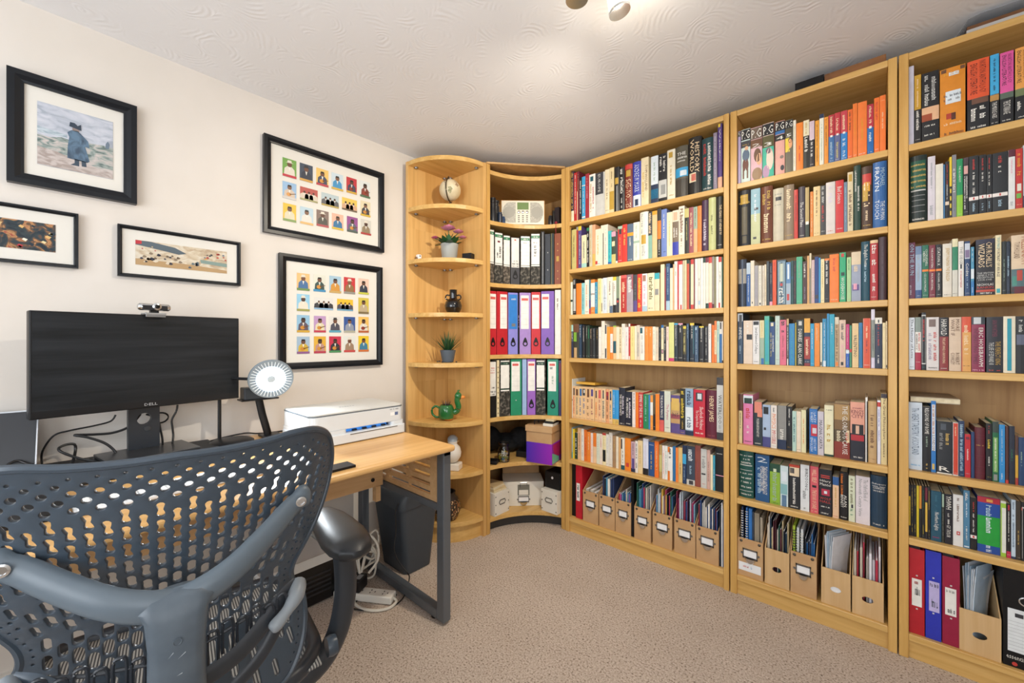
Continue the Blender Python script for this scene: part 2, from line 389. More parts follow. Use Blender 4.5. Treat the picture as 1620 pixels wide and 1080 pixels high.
# ---------------------------------------------------------------- concave corner unit
CS = [1.875, 1.502, 1.068, 0.688, 0.402, 0.090]
cu = thing('corner_bookcase', 'concave beech corner unit with curved shelves of box files and a radio', 'bookcase', (0, 0, 0))
MB().box(-2.03, -1.698, 1.702, 1.727, 0, TOPZ).build('side_panel', W_UP, cu, bevel=0.002)
MB().box(-1.417, -1.391, 2.062, 2.385, 0, TOPZ).build('side_panel', W_UP, cu, bevel=0.002)
MB().box(-2.038, -2.030, 1.702, 2.385, 0.01, TOPZ - 0.005).build('back_panel', W_BK, cu)
MB().box(-2.030, -1.391, 2.386, 2.394, 0.01, TOPZ - 0.005).build('back_panel', W_BK, cu)
def circ3(a, b, c):
    ax, ay = a; bx, by = b; cx, cy = c
    d = 2 * (ax * (by - cy) + bx * (cy - ay) + cx * (ay - by))
    ux = ((ax * ax + ay * ay) * (by - cy) + (bx * bx + by * by) * (cy - ay) + (cx * cx + cy * cy) * (ay - by)) / d
    uy = ((ax * ax + ay * ay) * (cx - bx) + (bx * bx + by * by) * (ax - cx) + (cx * cx + cy * cy) * (bx - ax)) / d
    return ux, uy, sqrt((ax - ux) ** 2 + (ay - uy) ** 2)
AX, AY, AR = circ3((-1.700, 1.729), (-1.612, 1.935), (-1.419, 2.064))
def arc_pts(a, b, n=14, grow=0.0):
    t0 = atan2(a[1] - AY, a[0] - AX); t1 = atan2(b[1] - AY, b[0] - AX)
    return [(AX + (AR + grow) * cos(t0 + (t1 - t0) * i / n), AY + (AR + grow) * sin(t0 + (t1 - t0) * i / n)) for i in range(n + 1)]
front = arc_pts((-1.700, 1.7275), (-1.4175, 2.064))
for z in CS + [2.176]:
    MB().prism(front + [(-1.4175, 2.385), (-2.0295, 2.385), (-2.0295, 1.7275)], z - 0.025, z).build('shelf', W_SY, cu, bevel=0.002)
MB().prism([(-1.700, 1.702), (-1.391, 2.062), (-1.391, 2.385), (-2.03, 2.385), (-2.03, 1.702)], 2.206, 2.216).build('top_panel', W_BK, cu)
kick = arc_pts((-1.745, 1.7275), (-1.4175, 2.11), 12, 0.045)
MB().prism(kick + [(p[0] - 0.012, p[1] + 0.012) for p in reversed(kick)], 0.0, 0.064).build('plinth', mat('3c3a38', 0.6), cu)

# ---------------------------------------------------------------- quarter-round end shelves against the left wall
QS = [1.930, 1.625, 1.314, 1.026, 0.686, 0.394, 0.120]
qu = thing('end_shelf_unit', 'quarter-round beech end shelves against the cream wall, with globe and pots', 'shelf unit', (0, 0, 0))
MB().box(-2.048, -2.026, 1.372, 1.697, 0.0, TOPZ).build('back_panel', W_PN, qu, bevel=0.002)
MB().box(-2.026, -1.700, 1.674, 1.698, 0.0, TOPZ).build('side_panel', W_PN, qu, bevel=0.002)
qarc = [(-2.026 + 0.322 * sin(pi / 2 * i / 16) , 1.674 - 0.300 * cos(pi / 2 * i / 16)) for i in range(17)]
qarc2 = [(-2.026 + 0.300 * sin(pi / 2 * i / 16) , 1.674 - 0.278 * cos(pi / 2 * i / 16)) for i in range(17)]
for i, z in enumerate([2.204] + QS):
    s_ = MB().prism(qarc + [(-2.026, 1.674)], z - 0.025, z).build('shelf', W_SY, qu, bevel=0.002)
    br = MB()
    for x, y in ((-2.02, 1.43), (-1.755, 1.668), (-2.02, 1.645), (-1.99, 1.668)):
        br.lathe([(0.010, -0.032), (0.012, -0.028), (0.012, -0.0252)], 10, (x + 0.008, y - 0.008, z))
    br.build('shelf_support', M_NICKEL, s_)
MB().prism(qarc2 + [(-2.026, 1.674)], 0.0, 0.094).build('plinth', W_SY, qu)

# ================================================================ books
ORD = ('first second third fourth fifth sixth seventh eighth ninth tenth eleventh twelfth thirteenth fourteenth fifteenth sixteenth seventeenth eighteenth nineteenth twentieth '
       'twenty-first twenty-second twenty-third twenty-fourth twenty-fifth twenty-sixth twenty-seventh twenty-eighth twenty-ninth thirtieth thirty-first thirty-second thirty-third thirty-fourth '
       'thirty-fifth thirty-sixth thirty-seventh thirty-eighth thirty-ninth fortieth forty-first forty-second forty-third forty-fourth forty-fifth forty-sixth forty-seventh forty-eighth forty-ninth fiftieth').split()
ROW = ['top', 'second', 'third', 'fourth', 'fifth', 'sixth', 'bottom']
INNER = dict(A=(-1.358, -0.507), B=(-0.452, 0.053), C=(0.108, 0.620))
UNIT = dict(A='wide bookcase', B='middle bookcase', C='near bookcase')
import re
BAND = re.compile(r'(\d+):(\d+)\s*([0-9a-f]{6}|[a-z]{2})(?::(\d+):(\d+)(o?))?')
TXT = re.compile(r'(\d+):(\d+)\s*([0-9a-f]{6}|[a-z]{2})(?::(\w+))?$')
def spine_y(x, t, r): return r * (2 * x / t) ** 2
def make_book(name, label, group, loc, t, h, base, bands, texts, hard=False, lean=0.0, depth=None, seed=0, cat='book'):
    R = random.Random(seed)
    d = depth or min(0.27, max(0.105, h * (0.66 if hard else 0.62)) * R.uniform(0.97, 1.04))
    r = min(0.010, t * (0.16 if hard else 0.035)); c = 0.0026 if hard else 0.0009
    n = 6 if (hard or t > 0.02) else 2
    xs = [-t / 2 + t * i / n for i in range(n + 1)]
    out = [(x, spine_y(x, t, r)) for x in xs]
    inn = [(t / 2 - c, d), (t / 2 - c, r + 0.004), (-t / 2 + c, r + 0.004), (-t / 2 + c, d)]
    poly = out + [(t / 2, d)] + inn + [(-t / 2, d)]
    o = MB().prism(poly, 0, h).build(name, cover_mat(base))
    o.location = loc
    if lean: o.rotation_euler = (0, radians(lean), 0)
    tag(o, label, cat, group)
    g = 0.0025 if hard else 0.0003
    MB().box(-t / 2 + c, t / 2 - c, r + 0.004, d - g - 0.001, g, h - g).build('pages', M_PAGES, o)
    def strip(a, b, m, x0=-0.5, x1=0.5, off=0.0004, nm='spine_band'):
        k = n; xx = [t * (x0 + (x1 - x0) * i / k) for i in range(k + 1)]
        v = [(x, spine_y(x, t, r) - off, h * a) for x in xx] + [(x, spine_y(x, t, r) - off, h * b) for x in xx]
        link(nm, v, [(i, i + 1, k + 2 + i, k + 1 + i) for i in range(k)], m, o)
    for a, b, col, p, q, oval in BAND.findall(bands):
        a, b = int(a) / 100, int(b) / 100
        if oval:
            x0, x1 = int(p) / 100 - 0.5, int(q) / 100 - 0.5; pts = []
            for i in range(14):
                x = t * ((x0 + x1) / 2 + (x1 - x0) / 2 * cos(2 * pi * i / 14)); pts.append((x, spine_y(x, t, r) - 0.0008, h * ((a + b) / 2 + (b - a) / 2 * sin(2 * pi * i / 14))))
            link('spine_motif', pts, [tuple(range(14))], cover_mat(col), o)
        elif p: strip(a, b, cover_mat(col), int(p) / 100 - 0.5, int(q) / 100 - 0.5, 0.0007, 'spine_motif')
        else: strip(a, b, cover_mat(col))
    for i, tx in enumerate([q for q in texts.split('~') if q]):
        f = tx.index('|'); hd, s = tx[:f], tx[f + 1:]
        a, b, col, mod = TXT.match(hd.strip()).groups(); a, b = int(a) / 100 * h, int(b) / 100 * h; mod = mod or ''
        m = cover_mat(col)
        if 'h' in mod:      # across the spine
            wd = t * (0.86 if 'w' in mod else 0.7)
            nl = 6
            if s == '*':     # small print across the spine
                nl = 9; zc = (a + b) / 2; hl = min(b - a, 1.7 * wd / nl); a, b = zc - hl / 2, zc + hl / 2
            put_text(s, m, o, lambda u, v: ((u - 0.5) * wd, spine_y((u - 0.5) * wd, t, r) - 0.0010, a + (b - a) * v), 'title', seed + i, nl)
        else:               # down the spine
            cx = 0.0; hh = 0.52 * t
            if 'l' in mod: cx = -0.2 * t; hh = 0.32 * t
            if 'r' in mod: cx = 0.2 * t; hh = 0.32 * t
            if 's' in mod: hh = 0.30 * t
            if 'b' in mod: hh = 0.66 * t
            if s == '*': hh *= 0.82
            hh = min(hh, 0.03)
            put_text(s, m, o, lambda u, v: (cx - hh / 2 + hh * v, spine_y(cx - hh / 2 + hh * v, t, r) - 0.0010, b - (b - a) * u), 'title', seed + i, max(5, int((b - a) / max(hh, 0.004) * 1.1)))
    return o

def shelf_row(unit, row, segs, setback=0.022, group=None, lean=0.0):
    z = SHELF[row]; k = 0; seen = {}
    y = YS + setback
    last = None
    for (x0, y0, s, lines) in segs:
        for ln in lines.strip('\n').split('\n'):
            hd, bands, texts, lab = [q.strip() for q in ln.split(';')]
            q = hd.split(); L, Rr, T = float(q[0]), float(q[1]), float(q[2]); base = q[3]; fl = q[4] if len(q) > 4 else ''
            ul, ur, vt = x0 + L / s, x0 + Rr / s, y0 + T / s
            xa, xb = on_y(ul, 540, y)[0], on_y(ur, 540, y)[0]
            if last is not None: xa = max(xa, last)
            xa = max(xa, INNER[unit][0] + 0.0012); xb = min(max(xb, xa + 0.004), INNER[unit][1] - 0.001); last = xb + 0.0003
            hgt = on_y((ul + ur) / 2, vt, y)[1] - z
            nxt = SHELF[row - 1] - 0.030 - z if row else TOPZ - 0.03 - z
            hgt = min(hgt, nxt)
            nm = 'hardback_book' if 'H' in fl else ('booklet' if 'k' in fl else ('notebook' if 'n' in fl else 'paperback_book'))
            label = f'{lab}, {ORD[k]} from left on {ROW[row]} shelf of {UNIT[unit]}'
            lw = lean if 'z' not in fl else 0.0
            o = make_book(nm, label, group or f'books on the {ROW[row]} shelf of the {UNIT[unit]}', ((xa + xb) / 2, y, z + 0.0006), xb - xa - 0.0006, hgt, base, bands, texts,
                          'H' in fl, lw, None, hash((unit, row, k)) % 9973 if False else (ord(unit) * 97 + row * 131 + k * 17))
            if lw:   # leaning: keep the lower edge on the shelf
                o.location.z += abs(sin(radians(lw))) * (xb - xa) / 2
            k += 1
C1 = (896, 180, 6.354)
shelf_row('A', 0, [(896, 180, 6.354, '''
38 75 570 33283a H;0:22cr;25:98gd:b|*;dark violet hardback, cream foot
75 107 592 rd;;15:95wh:s|*;slim red book, white print
107 130 580 mr;0:60fl:0:30;60:95gd:s|*;maroon book with cream edge stripe
130 155 640 bk;;15:92wh|*;black book, white title
155 190 632 sk;4:7wh 78:80wh;15:72wh:s|*;sky blue book
190 228 602 cm;;45:92pk:s|*;raspberry red book
228 290 608 wh;84:95tl:20:70;12:78mu:ls|*~20:70rd:rs|*;white book with small green bird
290 370 592 lg;50:100ch;55:96lg:s|EUROPE;grey book, charcoal upper half
371 386 582 lg;;;thin pale grey book
387 432 560 cr;;30:78br:s|*~5:12ch:h|*;cream book, brown print
432 478 542 e2cfa0;8:48mu;55:92br:s|*;ivory book, ochre picture below
479 530 535 bk H;62:76mu:15:85 0:58gy:45:70;;black hardback with gold roundel
531 582 541 bk H;;40:97wh:b|*~6:30wh:s|*;black hardback, tall white capitals
584 660 502 7f2f22 H;88:98rs 72:86mu:20:80;4:66fl:b|SHE-WOLVES;rust red hardback, big cream title
662 750 480 im H;2:27ib:8:92 4:18nv:30:70;34:94ib|ANDREW MARR;royal blue hardback with portrait
751 826 440 e9d9b2;;30:84br:r|TOM HOLLAND~18:70gd:l|*;wide cream book, gold print
'''), (1016, 180, 6.35, '''
87 160 425 ib;0:40nv 10:30sk;48:90sg:s|*;pale book, dark blue wave foot
161 250 400 bk;8:45lg:5:95 15:35gy:30:80;60:94wh:l|*~62:94wh:r|*;black book, grey engraved figure
251 330 360 ece3cb;84:95mu:20:70;30:72mu:s|*~6:12mu:h|*;cream book, yellow flower crest
331 455 322 5b5648 H;40:58sk 42:52ib:40:90 0:36453f37;82:88wh:h|THE~75:80wh:hw|*~69:73wh:h|*;brown hardback, blue face band
460 590 232 201d1c H;22:38cr:8:62 24:36rs:25:60;38:90fl:r|HISTORY~40:96fl:l|WORLD;thick black world history hardback
595 710 242 1e4247 H;;30:90rs:l|*~12:90wh:r|*~2:10wh:h|*;dark teal hardback, red and white print
714 752 190 8b7f92;;10:95li:s|*;slim mauve book
757 804 88 584283 H;95:100yl:10:60 0:18e4b294;55:92wh:s|Walks~42:58wh:s|History;tall purple walking history book
''')], 0.016)
shelf_row('A', 1, [(896, 300, 8.308, '''
45 68 512 bk;;10:90wh:s|*;thin black book, white print
69 130 525 kh;;30:88br:s|*;khaki yellow book, brown script
131 155 490 b04238;92:100gy;;thin brick red book
156 197 480 584a86;90:100yl;10:80wh:s|*;violet book with yellow top
198 265 597 eadfb6;0:14ag;25:80tl:s|*;short cream book, aqua foot
266 300 500 bk;92:100gn;12:85wh|*;black book with green top
301 340 465 cfc7ab;;8:80mu:s|*;grey-beige book
341 380 460 e3aa82;0:30gd;;salmon book
381 452 518 efe4cb;5:14rs:0:40;30:90gd:s|*~4:9bl:h|*;wide cream book, red flourish
453 488 470 ece4cc;0:80bk:75:100;;cream book with black edge line
489 545 460 e9e0cf;;10:88st:s|*;off-white book
546 592 542 42b8bd;0:8bl;10:90bl:s|*;turquoise book
593 648 552 3b4a3a;0:30kh 55:70fl:10:80 85:100pk;;dark floral patterned book
649 674 560 4b4c52;0:8wh;;thin charcoal book
676 735 480 c93a35;78:92ch:30:80 92:100sg;20:70gd:s|*~3:10wh:h|*;red book, small black figure
736 798 456 d43a30;;45:90gd|*;bright red book, gold title
800 880 450 sl;68:77am;40:64wh:s|*~3:9wh:h|*;slate blue book, yellow band
881 960 428 eae5d5;46:52sg;55:95sg:s|*~8:42sg:s|*;white book with grey-green belt
961 1074 280 ece7d4 H;33:52mu:20:75;55:96st:l|*~8:30st|*;tall cream book, gold emblem
'''), (1016, 300, 8.306, '''
76 130 292 86b09f;50:100ch;54:97fl:b|*;sage book, charcoal upper half
131 196 280 dcbf8c;92:100am;;tan book, amber top
197 250 245 33302e;38:75om:10:95;6:36wh:s|*;black book, orange oval
251 322 257 6f86c4;;40:92wh:s|*~6:16bk:h|*;periwinkle blue book
323 396 297 ece2bd;;20:80kh:s|*;plain cream book
397 478 272 eadfc8;0:30im 30:75 7a6a58 78:96e8b494:15:80;40:62wh:l|*~40:60wh:r|*;cream book, face above indigo foot
479 556 217 eedfcb;;45:95br:b|*~14:40br:s|*;tall blush book, brown title
557 614 247 2a2a24;80:100kh;30:72kh:s|*;black book, yellow-cream cap
615 674 232 ro;;12:92fl|*;rose maroon book, cream title
675 725 225 e8b080;52:100sg;56:96br:s|*;peach book, sage upper half
726 780 212 dd8233;;20:90am:s|*;orange book
782 865 137 4a2f4c H;;12:62li|*;tall aubergine hardback
868 965 102 c9cd8e H;;30:70ol:s|*;tall pale olive hardback
967 1056 90 24241f H;;28:84fl:r|THE FEARS OF HENRY IV~6:12wh:h|*;tall black book, cream capitals
''')], 0.020)
shelf_row('A', 2, [(896, 395, 9.815, '''
62 98 502 dfe6d6;40:46dg;;white-green book
99 150 452 1d1c1c;10:72lg:20:90 84:97gy:20:70;4:9wh:h|*;black patterned book
151 234 522 ef842a;;;bright orange book
235 284 517 8ecfd0;;12:85tl:s|*;aqua book, teal print
285 350 467 efe9d8;;22:85om:s|*~5:9bk:h|*;white book, thin red title
351 378 467 4f7f8c;0:16rs 20:40pp;;narrow teal and red book
379 440 462 ee8c3a;20:60wh 55:90wh;4:12wh:h|*;orange book, white middle
441 485 502 2a8fb4;;15:85wh:s|*;teal blue book
486 540 447 efd893;;40:90st:s|*;pale yellow book
541 565 450 eee8cf;6:30bk:20:60;;thin ivory book
566 630 437 d4dee6;;10:80st:s|*~40:46ch:h|*;pale blue-white book
631 720 425 ebe3d2;0:20sl:45:100;50:88br:s|*~8:40st:s|*;white book, brown block capitals
721 775 422 ece5d6;0:22bk 22:85bk:0:14 90:100yl;60:80br:s|*;white book with black foot
776 820 417 7f9077;0:40ch 28:34rs:20:80;;sage book, dark picture
821 845 407 ead9bd;;;thin cream book
846 935 395 b5302d;92:100cb;54:88fl:b|*~12:48fl:s|*;red book, huge cream letters
936 1035 386 8a7480;0:88 a99ca4 60:100ro:80:100;52:94wh:b|*;grey-mauve book, white letters
1040 1098 387 404046;0:30pp;30:75gy:s|*;charcoal book
1100 1175 377 cf3e30;;10:90yl:b|*;scarlet book, yellow letters
1176 1254 372 e6e2e6;80:96 a67a68:10:75 0:14lb;15:70pk|*;white book, small face on top
'''), (1016, 395, 9.82, '''
80 188 362 e9dcb9;;20:90ol:b|*~4:12bk:h|*;cream book, big olive letters
190 268 362 e8d6b2;84:100cy 42:58gy:10:80;;cream book, teal cap and face
285 345 228 ecdcb4 k;;;tall cream booklet
346 370 290 8a3b44 k;;;thin maroon booklet
371 430 215 33527c k;0:20lb;30:95lb:s|*;navy booklet, pale script
431 476 285 efe2c4 k;;;cream booklet behind navy one
477 497 225 d9a878 k;;;thin tan booklet
498 545 160 f0ebdf k;;70:95gn:s|*;tall white booklet, green title
546 568 160 c8434a k;;;thin red booklet
569 626 150 eeeae2 k;0:10rs:40:80 92:100rs;;white booklet, red head
630 662 152 c9bb9c k;;;beige booklet
663 690 158 dcd3a8 k;;;pale olive booklet
691 730 150 c9553a k;92:100dg;;brick booklet, dark green head
731 752 160 3a3a38 k;;;thin black booklet
753 800 132 eddcb8 k;0:9rs 90:100rs;;cream booklet with red ends
801 818 140 7a2a30 k;;;thin dark red booklet
819 862 120 f0ece0 k;;;white booklet
863 908 100 e6ddd0 k;8:16lb:20:80;45:60bk:s|*;tall stone white booklet
909 944 100 f2efe6 k;;;pure white booklet
945 984 110 ece8da k;90:100dg;;white booklet, green head
985 1032 120 e9e2d2 k;90:100mr 0:10dg;;white booklet, maroon head
1033 1085 96 efe3c6 k;0:11rs 88:100rs;;cream booklet, broad red ends
1086 1118 105 9a938a k;0:8bu;;grey booklet
1119 1148 110 8b8560 k;;;olive grey booklet
1149 1185 108 efede6 k;;;slim white booklet
1186 1234 112 eee9dc k;0:10rs:0:50 90:100rs;50:72dg:s|*;white booklet, red head and foot
1235 1255 112 2c5a44 k;;;dark green booklet
''')], 0.014, 'books and booklets on the third shelf of the wide bookcase')
shelf_row('A', 3, [(896, 490, 12.0, '''
80 130 288 2b3352;80:100ag;50:78wh|*;navy book with aqua top
131 238 268 35382f;48:75 7fb23c:5:60 0:30tn:15:65 75:100br;;dark book, green leaf picture
240 290 282 27415a;;62:96wh:s|*~3:10wh:h|*;dark blue classic, white title
304 352 296 201f22;;50:95wh:s|*~3:10wh:h|*;black classic after blue one
366 404 296 1c2a20;;60:96wh:s|*~3:10wh:h|*;black-green classic
405 442 296 203a2c;60:90gn:30:70;3:10wh:h|*;dark green classic
445 490 346 1e1c1e;;65:96fl:s|*~4:14wh:h|*;short black classic, cream title
496 550 346 2b2f33;;55:96gy:s|*~4:14wh:h|*;short grey-black classic
562 608 346 1b1a1a;;62:95mu:s|*~4:14wh:h|*;short black classic, gold title
610 664 326 ebe6dc;;62:72gy:h|*~3:7ch:h|*;white book with faint spots
665 728 212 ebe3d2;;70:76ch:h|*~10:16ch:h|*;tall ivory book
729 766 272 eee8d8;2:30ch:15:85 72:98ch:15:85;;ivory book, two black panels
770 828 322 ec9a33;;;amber orange book
829 886 322 ea8b35;20:78wh:8:95;26:72lb:s|*;orange book, white panel
888 945 302 e2c491;18:54tl 96:100lm;;tan book, teal label
946 1004 326 ece0c4;;;cream book
1005 1049 332 e6d6ac;;20:95br|*;cream book, brown capitals
1050 1111 266 efe6d6;;5:14pp:h|*~60:95st:s|*;tall white book
1112 1179 330 eee0dc;;40:90st:s|*;blush white book
1180 1214 266 c23a34;92:100wh 0:10wh:20:80;60:90wh:s|*;slim red book
1215 1292 312 ecd88f;;40:90kh:s|*;pale yellow book
1295 1334 306 ece3c9;;;thin ivory book
1335 1394 292 d9cdbb;;10:80gy|*;beige book, grey title
1395 1482 322 ece8de;80:97tl:5:60;20:75st:s|*;white book, dark green motif
'''), (1016, 490, 12.0, '''
50 118 320 ee9038;;75:95fl:s|*;orange paperback
119 196 320 ef8a2e;;70:95fl:s|*;brighter orange paperback
198 250 320 e6ead8;;15:90mu:s|*;white-green book
251 309 332 decfb4;;20:90st:s|*;beige book
310 357 332 1e1e1e;;40:95gy:s|*~4:12wh:h|*;black book, grey print
360 408 290 e7ddb8;92:100bl 20:32ch:10:90 22:30pk:30:70;60:88mu:s|*;cream book, blue cap
409 454 320 1d1d1f;;30:95wh:s|*~4:10wh:h|*;black book, white print
455 503 320 ecd2c6;;60:95br:s|*;pink-cream book
504 604 242 d6d98c;0:8mg;;lime-cream book, magenta foot
606 676 256 1d2c36;96:100sk;40:95wh:s|*~4:15wh:h|*;black classic, blue page tops
682 770 256 191b1f;96:100pk;68:97wh:s|*~4:15wh:h|*;thick black classic
775 833 292 57502f;0:20bk 90:97yl;25:82kh:b|*~2:14wh:h|*;olive black classic
837 888 262 28425c;;60:97lb:s|*~3:13wh:h|*;dark blue classic
905 986 252 162636;94:100yl 20:92tl:75:100;60:97wh:s|*~3:13wh:h|*;black-blue classic, teal edge
992 1066 302 3a5370;88:96lb:20:60;20:80lb:s|*~3:9lb:h|*;slate blue classic
1080 1170 312 17181c;96:100yl;55:96wh:s|*~3:13wh:h|*;thick black classic, yellow page tops
1180 1252 312 191a1e;;20:96lg:s|*~3:13wh:h|*;black classic, long grey title
1256 1310 266 ece8e4;;60:95gy:s|*~3:7ch:h|*;white book, tall
1318 1368 290 ea7a2c;;40:92rs:s|*;orange book by pale panel
1369 1414 212 ea8040;20:78fl;24:76gn:s|*;orange book, cream panel
1416 1465 216 bcd9cd;;50:90tl:s|*;pale aqua book
1466 1514 226 e9e6de;0:70bl 82:98ch:20:80;;white and blue book
1515 1535 220 efe9df;0:6bk;;white end book
''')], 0.022)
shelf_row('A', 4, [(896, 590, 9.815, '''
42 80 90 e2e8e6;44:48ch;;white book before the series
85 140 206 ebbf8e;72:95ch:30:75 ;12:68rs|*~2:6ch:h|*;peach novel, red title, first figure
141 191 210 ecc894;72:92br:15:85;12:68tl|*~2:6ch:h|*;peach novel, teal title
192 244 214 edc996;72:94bl:30:90;12:66bl|*~2:6ch:h|*;peach novel, blue figure
245 304 219 edc592;74:95ch:10:80 82:92wh:40:70;12:66bl|*~2:6ch:h|*;peach novel, dark striding figure
305 364 223 ecc190;70:95br:30:85;12:64br|*~2:6ch:h|*;peach novel, brown rider
365 434 228 ecc592;74:95pp:25:75;12:66ro|*~2:6ch:h|*;peach novel, purple figure
440 491 233 ebbf8c;70:92ch:25:65;12:66om|*~2:6ch:h|*;peach novel, orange title
492 544 238 ecbf90;70:95cb:15:85;12:66ro|*~2:6ch:h|*;peach novel, crimson lady
545 608 243 ebc89c;70:95ch:30:60 74:88tl:40:60;12:64tl|*~2:6ch:h|*;peach novel, thin dark figure
612 662 250 e8a878;68:92cm:15:85 68:80ch:35:65;12:64br|*~2:6ch:h|*;peach novel, red uniform figure
663 712 256 ebc594;68:95ch:25:75 76:88bl:40:70;12:64sl|*~2:6ch:h|*;peach novel, blue coat figure
715 764 264 2f97d6;0:15gd;30:92wh:s|*;bright blue novel, gold foot
765 814 266 3a9bdc;0:15gd;4:10ch:h|*;second bright blue novel
816 910 228 1f2230;;26:82wh:l|THE STEEL BONNETS~30:78li:r|*~2:8wh:h|*;black novel, long white title
912 1020 290 1a1f30;;25:82wh:l|MR AMERICAN~24:82li:r|*~3:12wh:h|*;black novel, short white title
1022 1072 296 eee3dc;;50:97bk|BLACK AJAX~3:8bl:h|*;white novel, black capitals
1074 1120 302 ee7b26;;50:92am:s|*;orange novel
1121 1190 302 c52630;90:100rs;30:94wh:b|EMPIRE OF THE SUN~3:26wh:s|*;red novel, white capitals
'''), (1016, 590, 9.82, '''
15 97 332 1f8458;;20:95ag:s|*;green novel
98 124 342 3a86c4;;;thin blue novel
125 167 348 ec9a44;42:80wh;4:8rs:h|*;orange novel, white panel
168 204 338 55503f;0:45bk;6:14wh:h|*;thin olive black novel
205 267 328 f0862a;;45:90am:s|*;vivid orange novel
269 338 282 27304c;0:28cb;34:90wh|THE BLACK PRINCE;navy novel, coral foot
342 438 282 d6dacb;;30:68mg|The Pyrates~8:14ch:h|*;pale grey novel, red script
442 585 346 c29b68;82:100pp 60:92gd:8:92 38:50ro 0:26pp;44:54ch:h|365;fat fortress picture novel
587 667 242 24241f;0:10pp;35:95yl:b|*~12:30gd:s|*~2:7yl:h|*;black novel, yellow capitals
669 790 242 8ea9c2;12:60ib 0:10nv;64:95nv:b|*~16:45sl:b|*;steel blue novel, white lower half
796 976 262 c41f38;76:94ch:20:80 80:92ib:35:70;16:64wh:r|Sherlock Holmes~20:56wh:l|The Complete Novels~4:12wh:h|*;thick red novel, black portrait
980 1152 270 621a33 H;;35:88fl|HENRY JAMES~4:9ro:h|*;thick burgundy hardback, cream capitals
1156 1258 72 cfd2d0;0:12ch 88:100ch;26:72ch|WATERLOO~13:24st|*;tall grey battle history book
''')], 0.030)
shelf_row('A', 5, [(896, 660, 8.308, '''
55 83 132 9fc0cf;0:20cy;;pale blue book at the end
84 109 152 e9cc35;;15:85ol:s|*;thin yellow book
110 146 205 1f3a2c;;15:90wh|*;dark green book, white print
147 195 142 e5bd92;;30:85br:s|*;peach-tan book
196 231 152 ede8de;;10:80st:s|*~2:6ch:h|*;white book beside peach one
233 269 165 e8782c;;15:80rs|*;orange book
270 318 192 f08a35;;40:92fl:s|*;glowing orange book
319 350 206 efdcd0;;20:85om:s|*;pale pink book
351 394 206 eec79c;55:100om;;cream book, orange upper half
395 438 212 dfe2cf;;30:90sg:s|*;pale green-white book
439 472 218 efe0d0;;55:95rs:s|*;cream book, red print
473 520 206 efe2b4;93:100rs 12:48bk:10:90;50:90gd:s|*;cream book, black figure
521 558 222 e8e4da;;40:90st:s|*~4:10ch:h|*;white book, grey print
559 605 202 e7dfd2;;50:90st:s|*~4:10ch:h|*;taller off-white book
608 651 242 a98662;;50:90gd:s|*;brown-tan book
652 684 252 eee3cb;;;thin ivory book
685 716 266 dca970;;;thin caramel book
718 765 270 ece8da;0:14tl 65:96ch:0:35;18:60br:s|*;white book, teal foot
768 846 276 ef8a2a;12:24rs:20:70;;orange book, red stamp below
850 904 322 c9a7b0;0:12nv 10:45pp:20:80;55:95ch:s|*;mauve-pink book
905 939 312 ece6e0;;15:92ch|*;white book, dark print
940 1002 306 e8cf9d;;30:85mu:s|*;straw book
'''), (1016, 660, 8.308, '''
10 80 282 dfe2f0;0:18bk;25:92li:s|*;pale lilac book, black foot
83 159 327 24508a;;20:72gd:s|*~88:96ib:h|*;navy blue book, gold print
161 217 316 f07828;;20:90fl:s|*;deep orange book
222 259 362 bb9a5e;20:70kh;;tan patterned book
262 298 372 f0e6e0;;15:85om:s|*;white book, orange print
299 333 376 ecefe8;;15:85tl:s|*;white book, teal print
335 399 392 f1efe9;84:100om:0:45 0:28om:0:45;66:96bk|*;white book, orange patches
401 438 380 2a72a8;;;blue book
439 474 402 f0863c;;;orange book next to blue one
475 528 398 e2c07c;;25:60br:s|*;straw tan book
530 578 372 243c64;52:78sk 78:96nv;10:45lb:s|*;navy book, light blue band
582 692 382 3a4658;0:14lg 2:12ch:30:80;62:92ib:b|*~28:50lb:s|*;wide slate book, white signature
693 768 372 8e4a40;;30:60ro:s|*;plain brick brown book
770 848 417 dcdad2;0:100lg 34:38ch:10:80;50:90gy:b|*~8:14rs:h|*;grey marbled book
850 893 432 d3aca0;;20:70br:s|*;dusty pink book
895 928 492 eee0c0;;;ivory thin book
929 958 502 3d9ab4;;10:60ib:s|*;teal thin book
962 1070 404 14171b;36:38pk;83:91wh:h|*;thick black book, pink line
''')], 0.028)
